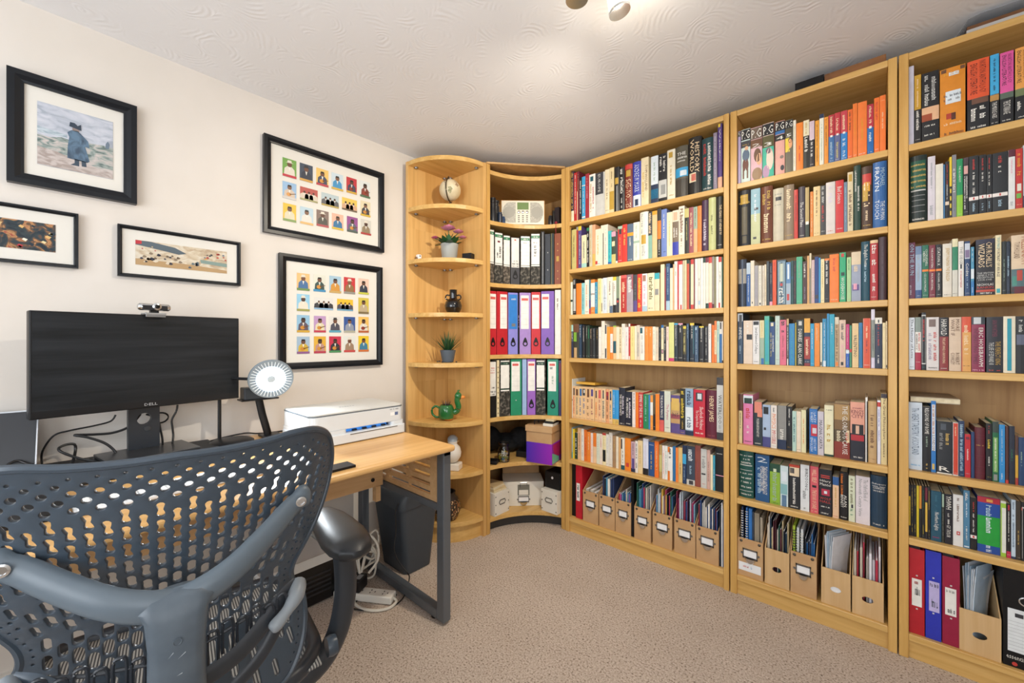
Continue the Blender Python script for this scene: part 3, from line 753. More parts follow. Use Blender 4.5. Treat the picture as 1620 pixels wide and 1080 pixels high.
shelf_row('B', 0, [(1160, 150, 7.2, '''
40 85 420 b7a8cc;90:99bk;91:98wh:hw|PG;lilac omnibus, black and white head
89 194 392 cfe0da;80:99bk 66:78ch 60:68 e0b08a:40:80o 40:62sl:14:92o 22:44 6b3a2a:16:52o 22:44 6b3a2a:46:82o 8:28br:18:34 8:28br:62:78;82:97wh:hw|P.G~68:74mu:h|*;omnibus, walker in blue jumper
198 328 368 e3b8c0;78:99 6b5a4c 62:77br 34:60 6b4a30:28:92o 28:50 e8b48c:50:100o 0:24 9a7a58:12:100o;80:96wh:hw|P.G~63:69wh:h|2;pink omnibus, brown-haired head
333 463 322 e6cdbf;78:99bk 56:77 57522c 0:56 3fb79b 14:54 f0d6c4:34:96o 0:24 b58fb0:0:62o 44:55 6a5a6a:30:80o;80:95wh:hw|P.G~58:65wh:h|3;teal omnibus, pale profile
477 587 300 e2a79a;82:99bk 76:82bl 64:75bk 8:18ch:55:95o 30:36 8a7a72:50:90o;84:97wh:hw|P.G~66:72wh:h|4;salmon omnibus, pigeon motif
592 680 284 6d6750;84:99bk 66:84 4c4633 40:66yl:0:60 46:64 e8a878:42:92o 56:66 3a3028:40:96o 0:46 6a6353:18:100o;86:97wh:hw|P.G~68:74wh:h|5;olive omnibus, coat figure
682 714 290 e9e4d4;;10:90kh:s|*;thin ivory book
716 796 318 ee8428;;20:52rs:s|*;plain orange book
798 866 290 26251f;68:100e2d8b6;30:66wh:b|*~72:95mu:s|*;black book, cream upper third
867 925 300 262126;60:100 d4bcc6;24:62wh|*~5:10wh:h|*;black book, lilac upper third
'''), (1280, 140, 7.2, '''
68 116 366 ea9f32;;10:95br:s|*;amber novel
117 168 292 e9e6d4;92:100nv;10:80sg:s|*;white novel, navy cap
171 219 326 e8922f;;40:95br:s|*;dull amber novel
221 288 302 39689f;56:100 b9323c 54:58wh:30:70;62:96fl|*~8:44lb|*~3:8wh:h|*;red over slate blue novel
290 357 276 5a628f;56:100c03640 54:58wh:30:70;62:96fl|*~8:44kh|*~3:8wh:h|*;red over mauve blue novel
361 436 255 2a7cc0;56:100 c8404c 54:58wh:30:70;62:96fl|*~8:44ib|*~3:8wh:h|*;red over bright blue novel
438 496 240 ea6c2c;;55:95br|*~3:8wh:h|*;orange-red novel
497 550 172 ee7a2e;;40:70am:s|*~3:8wh:h|*;tall slim orange novel
553 659 152 ef7a30;;30:70am:s|*~3:8wh:h|*;wide orange novel
661 735 182 1f67ae;54:100 b8283e 52:57wh:30:70;62:96fl|*~26:44ib|*~3:8wh:h|*;red over royal blue novel
740 803 106 ee7428;;60:92rs|*~5:9wh:h|*;orange novel, tall
804 874 78 f07a30;;40:70fl:s|*~88:94fl:h|*;tallest orange novel
''')], 0.018)
shelf_row('B', 1, [(1160, 270, 8.308, '''
55 226 258 1d1f24 H;75:92mu:20:80 20:70 5f5640:30:75 5:18 5f5640:35:70;86:92gd:h|*~76:80gd:hw|*;huge black leather book, gilt ornament
231 354 238 8fb7c4;0:55 c4c89a 62:66ch:35:80 10:14ch:25:60;40:90ib:s|*;pale blue book with small birds
357 516 205 6f3d26 H;;58:92gd:r|*~58:92gd:l|*~18:52fl|*~5:9gd:h|*;wide brown hardback, gilt letters
521 660 232 cfc7b0 H;77:84ch:25:80;86:92gy:h|*~68:70gy:h|*;stone hardback, small black label
663 797 185 93806a H;;30:92fl|*~6:12gd:h|*;taupe hardback, gold capitals
799 850 250 c9382c;;35:88mr:s|*;flat red book
858 944 210 4a444c H;;22:70wh|The Second Plane~3:8wh:h|*;charcoal hardback, white script
946 998 220 2c3a2c;28:100 b9a066 26:32wh:10:90;;tan over dark green book
1010 1052 276 e2842c;;10:90fl:s|*;orange book
'''), (1280, 240, 7.2, '''
49 127 396 e4c991;;40:92br:s|*~4:9br:h|*;straw book, brown print
128 190 386 403f3e;;64:98lg|*~24:60rs|*~5:12wh:h|*;charcoal book, red lower title
191 298 346 d9d2cc;;60:92li|*~5:9rs:h|*;pale lilac-white book
300 394 326 cb2f33;;56:88wh|Bad Science~6:12wh:h|*;red science book, white title
396 436 346 6d8498;;20:90lb:s|*;thin blue-grey book
437 502 232 d8c9a4;84:96mu:20:80;10:70br:b|*;tall ivory book, sun emblem
506 590 146 1f3f34 H;;60:92lg:l|*~30:72wh:r|*;dark green hardback
596 720 166 4b3427 H;70:88rs:10:90 45:72mu:10:60 60:75am:20:80;36:74fl:b|*~14:30fl:s|*~4:10gd:h|*;fiery red and gold thriller
726 886 112 2b62a2 H;;56:92ib:l|FRAYN~62:90lb:r|MICHAEL~14:42ib:l|TOUCH~12:40ib:r|THE HUMAN;thick blue novel, white capitals
''')], 0.018)
shelf_row('B', 2, [(1160, 380, 9.0, '''
40 185 276 2b3240 H;49:80 e2dcce 0:100 4a5a72:45:60 49:80 e2dcce;;fat black binding, cream label
188 245 322 2b5c9c;74:100 b8c9d8 ;10:70ib:s|*;blue book, silvery top
246 300 291 e6dcc6;6:10ch:35:60;20:85wh:s|*;ivory book
302 354 360 a9a6a9;;20:80mv:s|*~3:8gy:h|*;silver-lilac book
357 406 360 e6dfcc;3:8ch:30:75;12:92st:s|*;cream book, round logo
412 443 360 ddd6c8;;10:90mu:s|*;thin stone book
444 472 345 e7d8b9;;10:70br:s|*;thin ivory book
475 511 300 38444a;;55:95gy:s|*;dark slate book
516 558 322 1e2036;0:9pk;50:92gy|*~12:28gy:s|*;blue-black book, pink foot
559 614 281 e2572d;;72:95rs:s|*;vermilion book
622 750 282 4d6572;2:96lb:14:88 2:95 33505f:20:82 52:92 d3d8bd:26:76 42:48rs:35:65;4:38wh:b|*;wide slate framed book
751 818 312 5a86b4;0:50 a5b6c6 10:25rs:20:70 60:95ib:30:70;;blue and white picture book
820 858 292 1e4c4a;58:64tl;;dark teal book
859 896 292 292c30;;12:92ro:s|*;black book, rosy print
898 984 236 4fae87;;55:90sg:s|*~4:8ag:h|*;jade green book
988 1050 302 4a2f2b;;56:94wh|*~10:40mv:s|*;black-brown book
1051 1083 222 d8a66a;;;thin tan book
1084 1112 187 e0d3b0;0:70ch:20:70;;thinnest ivory book
1113 1158 280 cdb0ae;;15:90wh:s|*;dusty mauve book
'''), (1280, 370, 9.0, '''
76 135 326 23407e;10:18ch:10:90;;navy book
136 164 340 3d94c8;;;thin bright blue book
165 218 358 eddfae;;35:92mu:s|*~4:8ch:h|*;buttercream book
220 288 350 1c1e22;95:100om;42:96wh|*~4:14wh:h|*;black classic, white capitals
290 426 290 ee7d28;;60:92rs:s|*~4:8fl:h|*;fattest orange book
433 524 266 2fa874;91:98rs:25:70 53:60dg:25:80;5:50wh|WODEHOUSE;green comic novel, white capitals
535 598 332 a9cd92;;70:95gn:s|*~2:10tn:h|*;pale green book
601 738 256 98a0b4;74:100 dcc8a8 22:34pp:10:80 24:36pk:20:60;60:72fl|*;lilac book, beige top, flower
739 864 108 154a5c H;;58:95wh|The English Poems~32:62lb:s|*;tall petrol blue poetry book
868 982 88 b63a40 H;95:100 e6c79c;58:92wh:b|*~15:44wh|*~3:9wh:h|*;tall crimson book, white script
990 1106 42 44303a H;;30:85 5a4450:s|*;tallest dark aubergine book
''')], 0.020)
shelf_row('B', 3, [(1160, 480, 9.815, '''
59 149 152 26405a;84:100 c9d2da 72:97ch:25:85;48:72wh|INFIDEL~18:36lb:s|*;navy memoir, portrait on top
158 300 266 e3cfba;56:68bk:35:95;70:94wh:s|*;wide beige-pink book, black comma
303 407 266 e8e6e4;90:98bk:10:90;24:84ch|Jared Diamond Collapse~3:9ch:h|*;white book, black triangle crest
412 480 262 e3d9a8;0:60sg 0:14bl:30:95;55:95gd:s|*;cream to grey-green book
484 560 196 58b79c;6:92cy:15:85;;jade pillar book
563 645 287 23477c;90:98cr:25:75;18:75kh:l|*~30:68wh:r|*;navy book, gold print
651 722 192 c3d6cc;;6:16bk:h|*~50:90sg:s|*;tall pale aqua book
723 824 256 e06c86;;72:97bk:b|*~10:68ro:s|*;bright pink book, black capitals
829 864 238 4c443c;86:100tn 0:14wh:20:70;16:82wh|*;dark slim book, tan head
866 954 312 2a84bc;;5:92cy:s|*;cerulean blue book
960 978 300 c9b43e;;;sliver of yellow book
981 1094 256 1c2c28;88:97lg:30:75;52:80wh|DIARIES~3:48wh|ALAN CLARK;black-green diary, white capitals
1101 1195 232 8a2e30;70:100 e6a93c 62:70nv 15:60 a9382e 6:14nv;18:56fl|*~6:12wh:h|*;amber and crimson book
'''), (1280, 480, 9.815, '''
19 79 312 2b9ccb;;40:92ib:s|*~4:8ib:h|*;bright blue book
82 164 306 ee8c2a;;60:95fl:s|*;orange book
172 204 296 e9dfc2;2:10ch:10:80;;thin cream book
206 272 237 2088b4;0:12ib:20:80;10:92ib:s|*;teal-blue book, white foot label
276 314 158 2f8fc0;;;tall blue book
316 395 167 27a0bc;;60:82ib:s|*;tall cyan book
399 464 212 c2a57e;86:100 d8ccb4 2:10om:20:80;12:84br:b|*;brown patterned book
467 568 256 dcbfa8;4:11bk:25:65;52:92ch|*~18:50pk:s|*;beige book, black oval
571 625 322 2d5fb8;40:100 c43072 32:42ib;50:92pk:s|*~6:24lb:s|*;magenta over blue book
629 662 342 3f8f6c;36:44rs;;thin green and red book
667 768 310 e6c690;;24:74ch|VALENTINO;sand book, dark capitals
771 830 300 2573a4;;;plain blue book
838 955 231 ec9683;0:100 d9512c:10:90;60:84fl:s|*~30:56mr:s|*~3:9wh:h|*;vermilion classic, white edges
963 1021 92 8a9088;82:100 dcd6e4 0:18 d5cfe0 ;30:65dg:s|*;tallest lilac-topped book
1023 1135 222 1d2a44;88:100 e9e4d6 90:96ch:40:60;40:86rs:s|*~10:26wh:s|*;navy book, white head
1139 1188 300 e8d8a8;;86:94br:h|*;cream book
1189 1216 276 ead9b0;2:8ch:20:80;50:92br:s|*;cream end book
''')], 0.014)
shelf_row('B', 4, [(1160, 600, 7.715, '''
50 110 178 e3cf98;66:100 5a3424;30:62ch:s|*;cream book, brown upper third
122 240 186 e07fae;82:98ib 82:93dg:10:90;44:80rs|*~18:42wh:s|*~3:9bk:h|*;pink book, city skyline
247 354 276 26333c;75:100 e08a74:10:95 66:84 e08a74:45:100;20:62wh:s|MODERN BRITISH HISTORY~3:8wh:h|*;black book, pink pennant
358 454 312 a8bcd8;78:95bk:10:75 0:24 4a4a86 40:46ch:15:45;;pale blue book, face in hat
458 533 318 eae2da;;46:80om:b|PHYSICS~10:42rs:b|IMPOSSIBLE~84:97ch:s|*~3:7gy:h|*;white book, orange-red capitals
541 648 322 8d8c88;0:22nv;22:46wh|*;grey stone texture book
653 716 332 17191e;;52:95wh:s|*~3:12am:h|*;black book, white print
720 770 388 b9d8cc;;18:88tl|*;mint book, teal capitals
772 828 392 ecdcc4;;25:90wh:s|*~3:9ch:h|*;ivory book
830 888 376 e6e0b4;;20:80om:s|*;pale lime-cream book
'''), (1280, 600, 7.2, '''
2 94 338 2a72bc;40:66 c63446:20:98 46:58ib:40:90;6:36ib:l|ENGLISH~8:34ib:r|HISTORY~70:92ib:l|ROBERT~70:92ib:r|LACEY~94:97lb:h|*;blue history, red roundel
97 168 367 cfc8d2;;14:80ch|MAGNA CARTA;lilac-grey charter book
173 278 296 ebe6c2;0:4dg;28:62mu|*~88:94ch:h|*;cream-green book
284 464 276 7d5f3c;0:30 8a3428 30:52 5a4a34 70:98 b08c58 30:52 e6cfa6:80:98 34:48rs:75:95;8:96wh:r|THE GLORIOUS CAUSE~25:50cr:ls|*;battle painting novel, white title
468 634 262 e5a38c;0:46 1f2230 44:62 1d1d22:12:92 46:60 e3b79c:38:62 34:44 b22a34:5:95;80:87mr:hw|KING'S~73:79mr:hw|CITY~88:92ro:h|*~3:9wh:h|*;pink novel, red-coated figure
641 667 206 efede6;0:94bk:60:100;;narrow white and black book
672 770 252 c9a878 H;;24:78br|*~4:9br:h|*;tan hardback, brown capitals
776 816 240 e6e6f2;90:97rs;35:86im:s|*;slim lilac-white book
818 888 166 e6d6a0;94:100 3a3540;36:95br|The Great Philosophers~10:30br:s|*;tall straw philosophy book
''')], 0.030)
shelf_row('B', 5, [(1160, 690, 7.715, '''
60 246 176 155048 H;68:70lg:10:90 58:59lg:10:90 14:15lg:5:95;88:91wh:hw|*~80:84wh:h|*~72:77wh:h|*~50:53wh:hw|*~40:44wh:h|*~30:36wh:h|*~20:26wh:h|*~6:9wh:h|*;huge dark green dictionary
268 441 228 1d5386;;84:95ib:h|2~16:76wh:r|THE NORTON ANTHOLOGY~22:76wh:s|OF ENGLISH LITERATURE~16:78lb:ls|*;wide blue anthology, numeral two
446 571 338 8fb83a;80:100 1f4a38 80:88 d5e0c2:35:65;8:78sg|*~2:6dg:h|*;lime green book, dark head
574 670 362 cfe0e2;62:86ib:15:85 30:55 86b8bc:5:90 0:28 5d7fa0:20:80;;icy blue picture book
679 812 348 1f232a;74:94 e8d3b2:5:95 80:92ch:10:50 94:100 c0452e;10:70wh:s|*~2:8wh:h|*;black book, red and cream head
819 928 350 e3e6e8;;46:92ch:r|BIRDSONG~26:44gy|*~4:9gy:s|*;white war novel, grey capitals
'''), (1280, 710, 7.715, '''
12 115 216 d95d68;55:60bk:25:75;66:94fl|WILL SELF~10:50fl|THE BOOK OF DAVE~3:6fl:h|*;coral red book, black eye
120 276 256 1d1f29;86:88rs:15:85 82:84rs:15:85 44:58 b8324a:20:85 48:54ib:40:65;72:78wh:hw|Hilary~65:71wh:hw|Mantel~35:40rs:hw|WOLF~28:33rs:hw|HALL~14:25wh:h|*~3:8wh:h|*;black novel, red rose target
287 364 342 eac49e;80:100 2f5c96;22:74mu:s|*~2:8rs:h|*;peach book, blue picture head
370 476 284 17181c H;;52:96om:l|*~28:52wh:r|ALAN~26:52wh:l|BENNETT~3:9wh:h|*;black book, orange capitals
482 562 330 dbe0c4;30:38ch:40:70;40:94ol|*~14:28gn|*;sage-cream crime novel
568 744 338 e2d8dc;;50:94gy:r|The Oxford Book of~16:94gy:l|Nineteenth Century Verse;wide lilac-white verse anthology
750 952 332 1c3a52 H;79:80lg:10:90 10:100 19344a:45:55;82:86wh:hw|Shakespeare~74:78wh:h|COMPLETE~69:72wh:h|WORKS~5:8wh:h|*;huge navy play collection
''')], 0.030)
shelf_row('C', 0, [(1425, 50, 5.68, '''
71 119 312 d6d3e0;;62:78li:s|*;slim lilac-white book
122 183 392 1f1d1f;50:100 c99a2e;52:94fl:s|*~20:48wh|*~4:9wh:h|*;black book, mustard upper half
188 345 362 19191c;30:50 e3b48c 30:40 a04a2a:0:60;58:92lg:r|*~52:96lg:l|*~20:26wh:h|*~6:14wh:h|*;black paperback, desert photograph
352 583 318 dd8a22;94:99br:5:25 94:99br:80:98 88:93ib:35:75 48:66ib:22:82 26:34 b23a26:25:55 24:34 4a2a1c:45:62;89:93am:h|RSC~58:62ch:h|*~52:56ch:h|*~17:21fl:h|*~2:8br:hw|*;thick amber plays edition, white label
597 797 250 16171b;46:100 e2582e 38:46 6d4b3a:20:95;52:95 5a1c10:l|ENGLISH LITERATURE~52:97 6a2414:rs|NORTON ANTHOLOGY~14:32wh:l|*~16:34wh:r|*~3:8wh:h|*;thick anthology, orange-red upper half
802 884 206 16171b;44:100 3fa9dc 36:45 b98a4a;50:94nv:s|*~12:34wh|THE MIDDLE AGES~3:8wh:h|*;anthology volume, sky blue upper half
892 1016 182 17181c;44:100 e0589e 36:44 5a6a5c;54:96bk:l|ENGLISH LITERATURE~56:96 7a2450:rs|NORTON ANTHOLOGY~14:32wh|THE VICTORIAN AGE~3:8wh:h|*;anthology volume, magenta upper half
1027 1150 140 17181c;44:100 e8a04c 34:44 6d7a52;52:96bk:l|ENGLISH LITERATURE~56:96 8a5418:rs|NORTON ANTHOLOGY~14:30wh:l|*~3:8wh:h|*;anthology volume, tan-orange upper half
''')], 0.020)
shelf_row('C', 1, [(1425, 220, 7.2, '''
100 303 186 1b2a27 H;50:92 1f5a44:8:92 47:49lg:8:92 40:41gy:12:88 33:34gy:12:88 25:26gy:12:88 16:17gy:12:88;84:88gd:hw|*~76:80gd:hw|*~68:72gd:hw|*~60:64gd:hw|*~52:56gd:hw|*~3:8wh:h|*;huge black-green reference book
308 394 198 d9d2da;;50:90st:s|*~4:24st|*;lilac-white book, grey print
396 484 285 e5e0d2;;;blank cream book
485 500 290 3d78a8;;;sliver of blue book
501 552 258 1c1d22;24:30 e6d3bc;60:95rs:s|*~34:60wh:s|*;black classic, red author line
554 583 205 e6c52c;0:52 2a2622 5:12yl:20:80 17:24yl:20:80 29:36yl:20:80 41:48yl:20:80;;yellow book, hazard stripes
585 634 180 84858b;;40:78wh:b|*~8:30sl:s|*;grey book, white capitals
636 708 228 8dc63a;38:100 1c8f58;60:88wh:s|THE ALCHEMIST~3:7wh:h|*;green over lime book
712 772 212 1c1d24;72:86 d9a6a0:10:90 88:100 4a3a40;12:68wh:l|*~30:68wh:r|*~5:10wh:h|*;black book, portrait photograph
776 888 192 1f2427;25:31 ece4de 26:30rs:42:58;74:94rs:s|*~36:72wh:s|*~6:20lb:s|*;black classic, white belt, long title
892 974 180 1a1d21;26:32 ece4de 27:31rs:42:58;74:94rs:s|*~55:72wh:s|*~6:20lb:s|*;black classic, white belt, short title
976 1040 176 1b1d20;26:32 ece4de 27:31rs:40:60;74:94rs:s|*~45:72wh:s|*~6:20lb:s|*;narrow black classic, white belt
1044 1222 152 1c2024;26:32 ece4de 27:31rs:45:55;82:94rs:s|*~66:80wh:s|*~6:20lb:s|*;widest black classic, white belt
1226 1304 120 e3e4e2;88:100 5a1f30;60:84pk:s|*~4:14st|*;white book, dark red head
1308 1390 110 c2302a;30:42 e6e0d0:20:80 18:26 6fb24a:10:80;55:92am:b|*~5:10fl:h|*;red book, yellow script
1396 1500 60 cdd4dc H;0:20 3b3b5a;;pale grey book at frame edge
''')], 0.020)
shelf_row('C', 2, [(1425, 360, 8.308, '''
105 190 200 6d2a48;;42:97lb:b|ON THE RUN~30:38sl:h|*~4:24li:l|*;plum book, pale blue capitals
192 276 245 9db4cc;0:16 2f4f86 84:100 6d86a8;30:84st|*~3:7wh:h|*;blue-white cloudy book
280 366 231 1b6a50;50:54om;60:92wh:r|COCKLESHELL~68:88wh:l|HEROES~12:46wh:s|C.E. LUCAS PHILLIPS~3:8wh:h|*;green war book, orange strip
370 456 231 7b2638;50:54om;56:94wh:s|THE DAM BUSTERS~14:46wh:s|PAUL BRICKHILL~3:8wh:h|*;maroon war book, orange strip
461 539 222 17171b;50:54om;60:94wh|STATION X~14:46wh:s|MICHAEL SMITH~3:8wh:h|*;black war book, orange strip
549 672 212 e3dccd;;30:92mu|JEREMY PAXMAN THE ENGLISH~2:7ch:h|*;wide cream book, tan capitals
676 752 148 d6d3c6;46:86 2a8360 86:100 e6ddb6;2:9ch:hw|*;cream book, green block
756 830 180 e8e4dc;50:58ch:35:65;58:90gy|THE SIEGE~16:46rs:s|*;white book, black bird
838 912 180 22406c;68:96 c7cfdc 70:84 7f6f92:10:90;36:60wh|Colditz~14:34lb:s|*~3:8wh:h|*;navy prison book, photo head
921 966 255 4a93b4;0:30 2a7ab8 35:55ib;70:96wh:s|*~6:20ib:s|*;slim blue gradient book
986 1238 152 1b1a20;6:10 c24a36:0:100 92:100 26263e;50:94fl:r|CHURCHILL'S~50:92fl:l|WIZARDS~38:41lg:hw|THE BRITISH~34:37lg:hw|GENIUS FOR~30:33lg:hw|DECEPTION~26:29lg:h|1914-1945~17:21wh:hw|NICHOLAS~12:16rs:hw|RANKIN~2:6wh:h|*;thick black wizards book, cream capitals
1242 1324 100 e9dcb4;3:10cy:20:80;78:96cy|YOUNG~30:77ch|PORTRAIT OF AN AGE;ivory age portrait book
1332 1386 182 1c2522;;24:66sg:s|*~5:10wh:h|*;black-green thin book
1388 1440 182 17263a;;34:72lb|*~5:28sl:s|*;midnight blue book
1452 1700 95 e0c9aa;0:42 4a6a70 22:40 b9402f:30:60 0:12 a9485a 14:30 3f8a7a:5:30;60:88br:l|TOM HOLLAND~50:96 a8552e:r|MILLENNIUM;wide beige history, parade picture
''')], 0.020)
shelf_row('C', 3, [(1425, 480, 8.308, '''
103 184 186 dfe6ee;;22:97ch|The History of Love~3:8ch:h|*;pale blue-white love novel
188 268 182 e8e3da;72:100 87948c 0:33 a9203e;36:70rs:r|*~38:68ch:l|*~12:18wh:h|*;white novel, red foot
273 332 120 18191f;10:12lg 94:96lg 10:96lg:6:14 10:96lg:86:94;50:88rs|*~2:8cy:h|*;black book, white outline
336 503 182 dcd6d4;82:96 7a6660:20:75;18:76rs:rs|*~20:74mv:ls|*~2:8ch:h|*;lilac-white book, brown rider
509 626 184 8c2c2c;64:100 17181c;66:96wh:b|HAROLD~14:62fl:s|THE LAST ANGLO-SAXON KING~2:7wh:h|*;red-brown king biography
634 796 182 d8c0a6;;74:96br:r|MORE~66:96br:l|WHAT IF~12:34br:r|ROBERT~12:34br:l|COWLEY;wide sandy book, brown capitals
798 926 176 dfa558;72:100 d9542f 0:100 c8402e:0:8;24:94fl|*~7:14br:h|*;orange to tan book
930 1110 176 8a2448;86:100 28323a 87:99 c9cfd2:15:70;10:80wh:r|ERIC HOBSBAWM~14:78 5a1230:ls|INTERESTING TIMES~2:5pk:hw|*;burgundy history, photo head
1125 1345 178 171823;;14:56mu:r|THE PERFECT KING~14:54lg:ls|THE LIFE OF EDWARD III~64:94 7a2a44:s|IAN MORTIMER~2:6rs:h|*;thick black king biography
1332 1510 170 e9dfc6;4:96 1f97ab:32:68;;cream book, teal ribbon stripe
1514 1640 170 14151b;50:68 5a6076:5:95;72:94lg|*;black book, white capitals
''')], 0.014)
shelf_row('C', 4, [(1425, 600, 6.0, '''
73 205 220 d2deea;;22:92sl|The GREAT TAPESTRY of SCOTLAND~4:10sk:h|*;wide white tapestry book
210 286 262 17181c;;58:98wh|RELIGIONS OF ROME~36:54sg:s|*~4:12gd:s|*;black religion book, white capitals
288 335 206 2b78c0;30:95 d9dde2:15:85 4:12gd:20:70;54:94 c0703a|*~30:52br|LONDON;blue book, white title strip
342 490 402 22272e;0:2wh 84:96 4a525c:25:60;56:78gd:r|*~46:78gy:ls|*~5:14wh:h|R;wide black book, white R
494 548 412 e3e3e0;2:99 d1432b:8:92;72:92fl:s|*~3:7wh:h|*;red-orange book, white edges
550 605 396 23375c;;10:94lb:b|*~2:6lb:h|*;navy book, flowing pale script
607 664 522 c42430;88:94mr:20:80;40:66wh:s|*~4:14lb:h|*;short red book
668 700 500 24406c;;;narrow navy book
702 804 460 5e1e2c H;12:13mr 24:25mr 45:46mr 80:81mr 85:86mr;64:68gd:h|*;maroon leather volume, gilt title
808 868 420 17161a;;80:96rs:s|*~56:72yl|*~26:42wh:s|*~4:9yl:h|*;black book, yellow word
870 930 404 1e6a44;16:74 7cae62:15:85 82:100 33423e 2:12gy:20:80;18:72wh:s|*;green book, pale panel
933 990 432 2f8fcf;;30:92lb:s|*~5:16ib:s|*;sky blue book
993 1024 446 4e2a26;0:6rs;;narrow brown book
1028 1084 446 1e2638;;40:60gn:s|*;dark navy book
1087 1116 532 d5a63c;60:100 51332c 0:14 a83a34;;thin yellow and brown book
1118 1175 552 23406a;;40:70sg:s|*;midnight and teal book
''')], 0.028)
shelf_row('C', 5, [(1425, 740, 6.354, '''
70 101 172 232128;20:78 dcb92e:0:90;26:70bk:s|*~6:12lb:h|*;yellow and black study guide
103 128 172 191a1e;;40:94gd:s|*~8:24yl:s|*;black study guide, gold title
129 157 176 191a1e;;60:94yl:s|*~8:24yl:s|*;black study guide, yellow title
158 184 180 d8bf2c;;;plain yellow study guide
185 210 180 1a1b1f;56:100 d98f34;;black guide, orange upper half
211 241 184 191c1e;;54:92gn:s|*~8:26yl:s|*~3:6wh:h|*;black guide, green title
243 270 190 22202a;14:70 dcb44a:10:95 74:98mr;;maroon-headed guide, straw panel
271 299 190 1a191d;;56:92gd:s|*~8:26gd:s|*~2:6wh:h|*;black guide, pale gold title
303 410 236 1d5168;;22:58wh|Northern Lights~56:92 3a7286:s|*~6:10mg:h|*;petrol blue fantasy novel
412 438 254 33362e;72:98sg:10:90;10:68gy:s|*;thin dark book, pale head
441 522 268 1d1d27;;70:97wh:b|YHWH~40:62wh:s|*~14:38wh|G.P. TAYLOR;black-plum book, slanted capitals
525 628 272 e3e2e0;22:29rs:35:70 24:27ib:45:60;48:94br:s|*;white classic, red ring
630 695 228 4f83a4;2:4ib:10:90;82:96wh|*~54:78ib:s|*~14:38wh:s|*;steel blue novel
699 765 302 17171c;22:28 eee6e2 23:27rs:35:65;72:92rs:s|*~34:70wh:s|*;black novel, white belt, red ring
770 1000 300 1f4a9c;90:100 b3283a 14:66 1f9c3a 92:97 e0a050:40:68;66:92lb:s|*~36:64ib:s|*~2:14ib:s|*;fat blue and green schoolbook, arch
1003 1060 336 e6e6dc;88:96lm 0:7lm 0:88lm:0:20;;white and lime book
1063 1108 362 1c1a1f;0:12 c0284c 88:98 b0263c:30:70;30:86wh:s|*~3:9wh:h|*;black book, crimson foot
1110 1156 322 c4d6e4;0:4nv;20:96sl|*;pale blue-grey book
1158 1208 338 3a3228;;26:50gd:s|*~2:7wh:h|*;dark olive brown book
1212 1275 350 16191c;4:92lg:10:16 90:92lg:10:95 86:91rs:0:20;;black book, white frame line
''')], 0.028)
# ================================================================ magazine files, ring binders and what they hold
M_RIVET = mat('5f5a52', 0.35, 0.8)
def holder(parent, w, h, x=0.0, z=0.0):
    """nickel label holder with a pull below, on the front (y=0) of its box"""
    f = MB(); a, b = w / 2, h / 2
    f.box(x - a, x + a, -0.004, 0, z + b * 0.2, z + b * 0.55).box(x - a, x + a, -0.004, 0, z + b * 1.75, z + b * 2.0)
    f.box(x - a, x - a + 0.004, -0.004, 0, z + b * 0.2, z + b * 2.0).box(x + a - 0.004, x + a, -0.004, 0, z + b * 0.2, z + b * 2.0)
    f.box(x - a - 0.008, x - a, -0.003, 0, z + b * 0.9, z + b * 1.25).box(x + a, x + a + 0.008, -0.003, 0, z + b * 0.9, z + b * 1.25)
    o = f.build('label_holder', M_NICKEL, parent)
    MB().box(x - a + 0.004, x + a - 0.004, -0.002, 0, z + b * 0.55, z + b * 1.75).build('label_card', mat('f6f7f8', 0.6), o)
    c = MB(); n = 10; v = []; fc = []
    for i in range(n + 1):      # cupped pull
        t = pi * i / n
        for j in range(5):
            q = pi / 2 * j / 4
            v.append((x - a * 0.72 * cos(t), -0.014 * sin(q) * sin(t) - 0.001, z + b * 0.35 - h * 0.62 * sin(t) * cos(q) * 0.9))
    for i in range(n):
        for j in range(4): fc.append((i * 5 + j, (i + 1) * 5 + j, (i + 1) * 5 + j + 1, i * 5 + j + 1))
    c.add(v, fc).build('pull', M_CHROME, o, smooth=True)
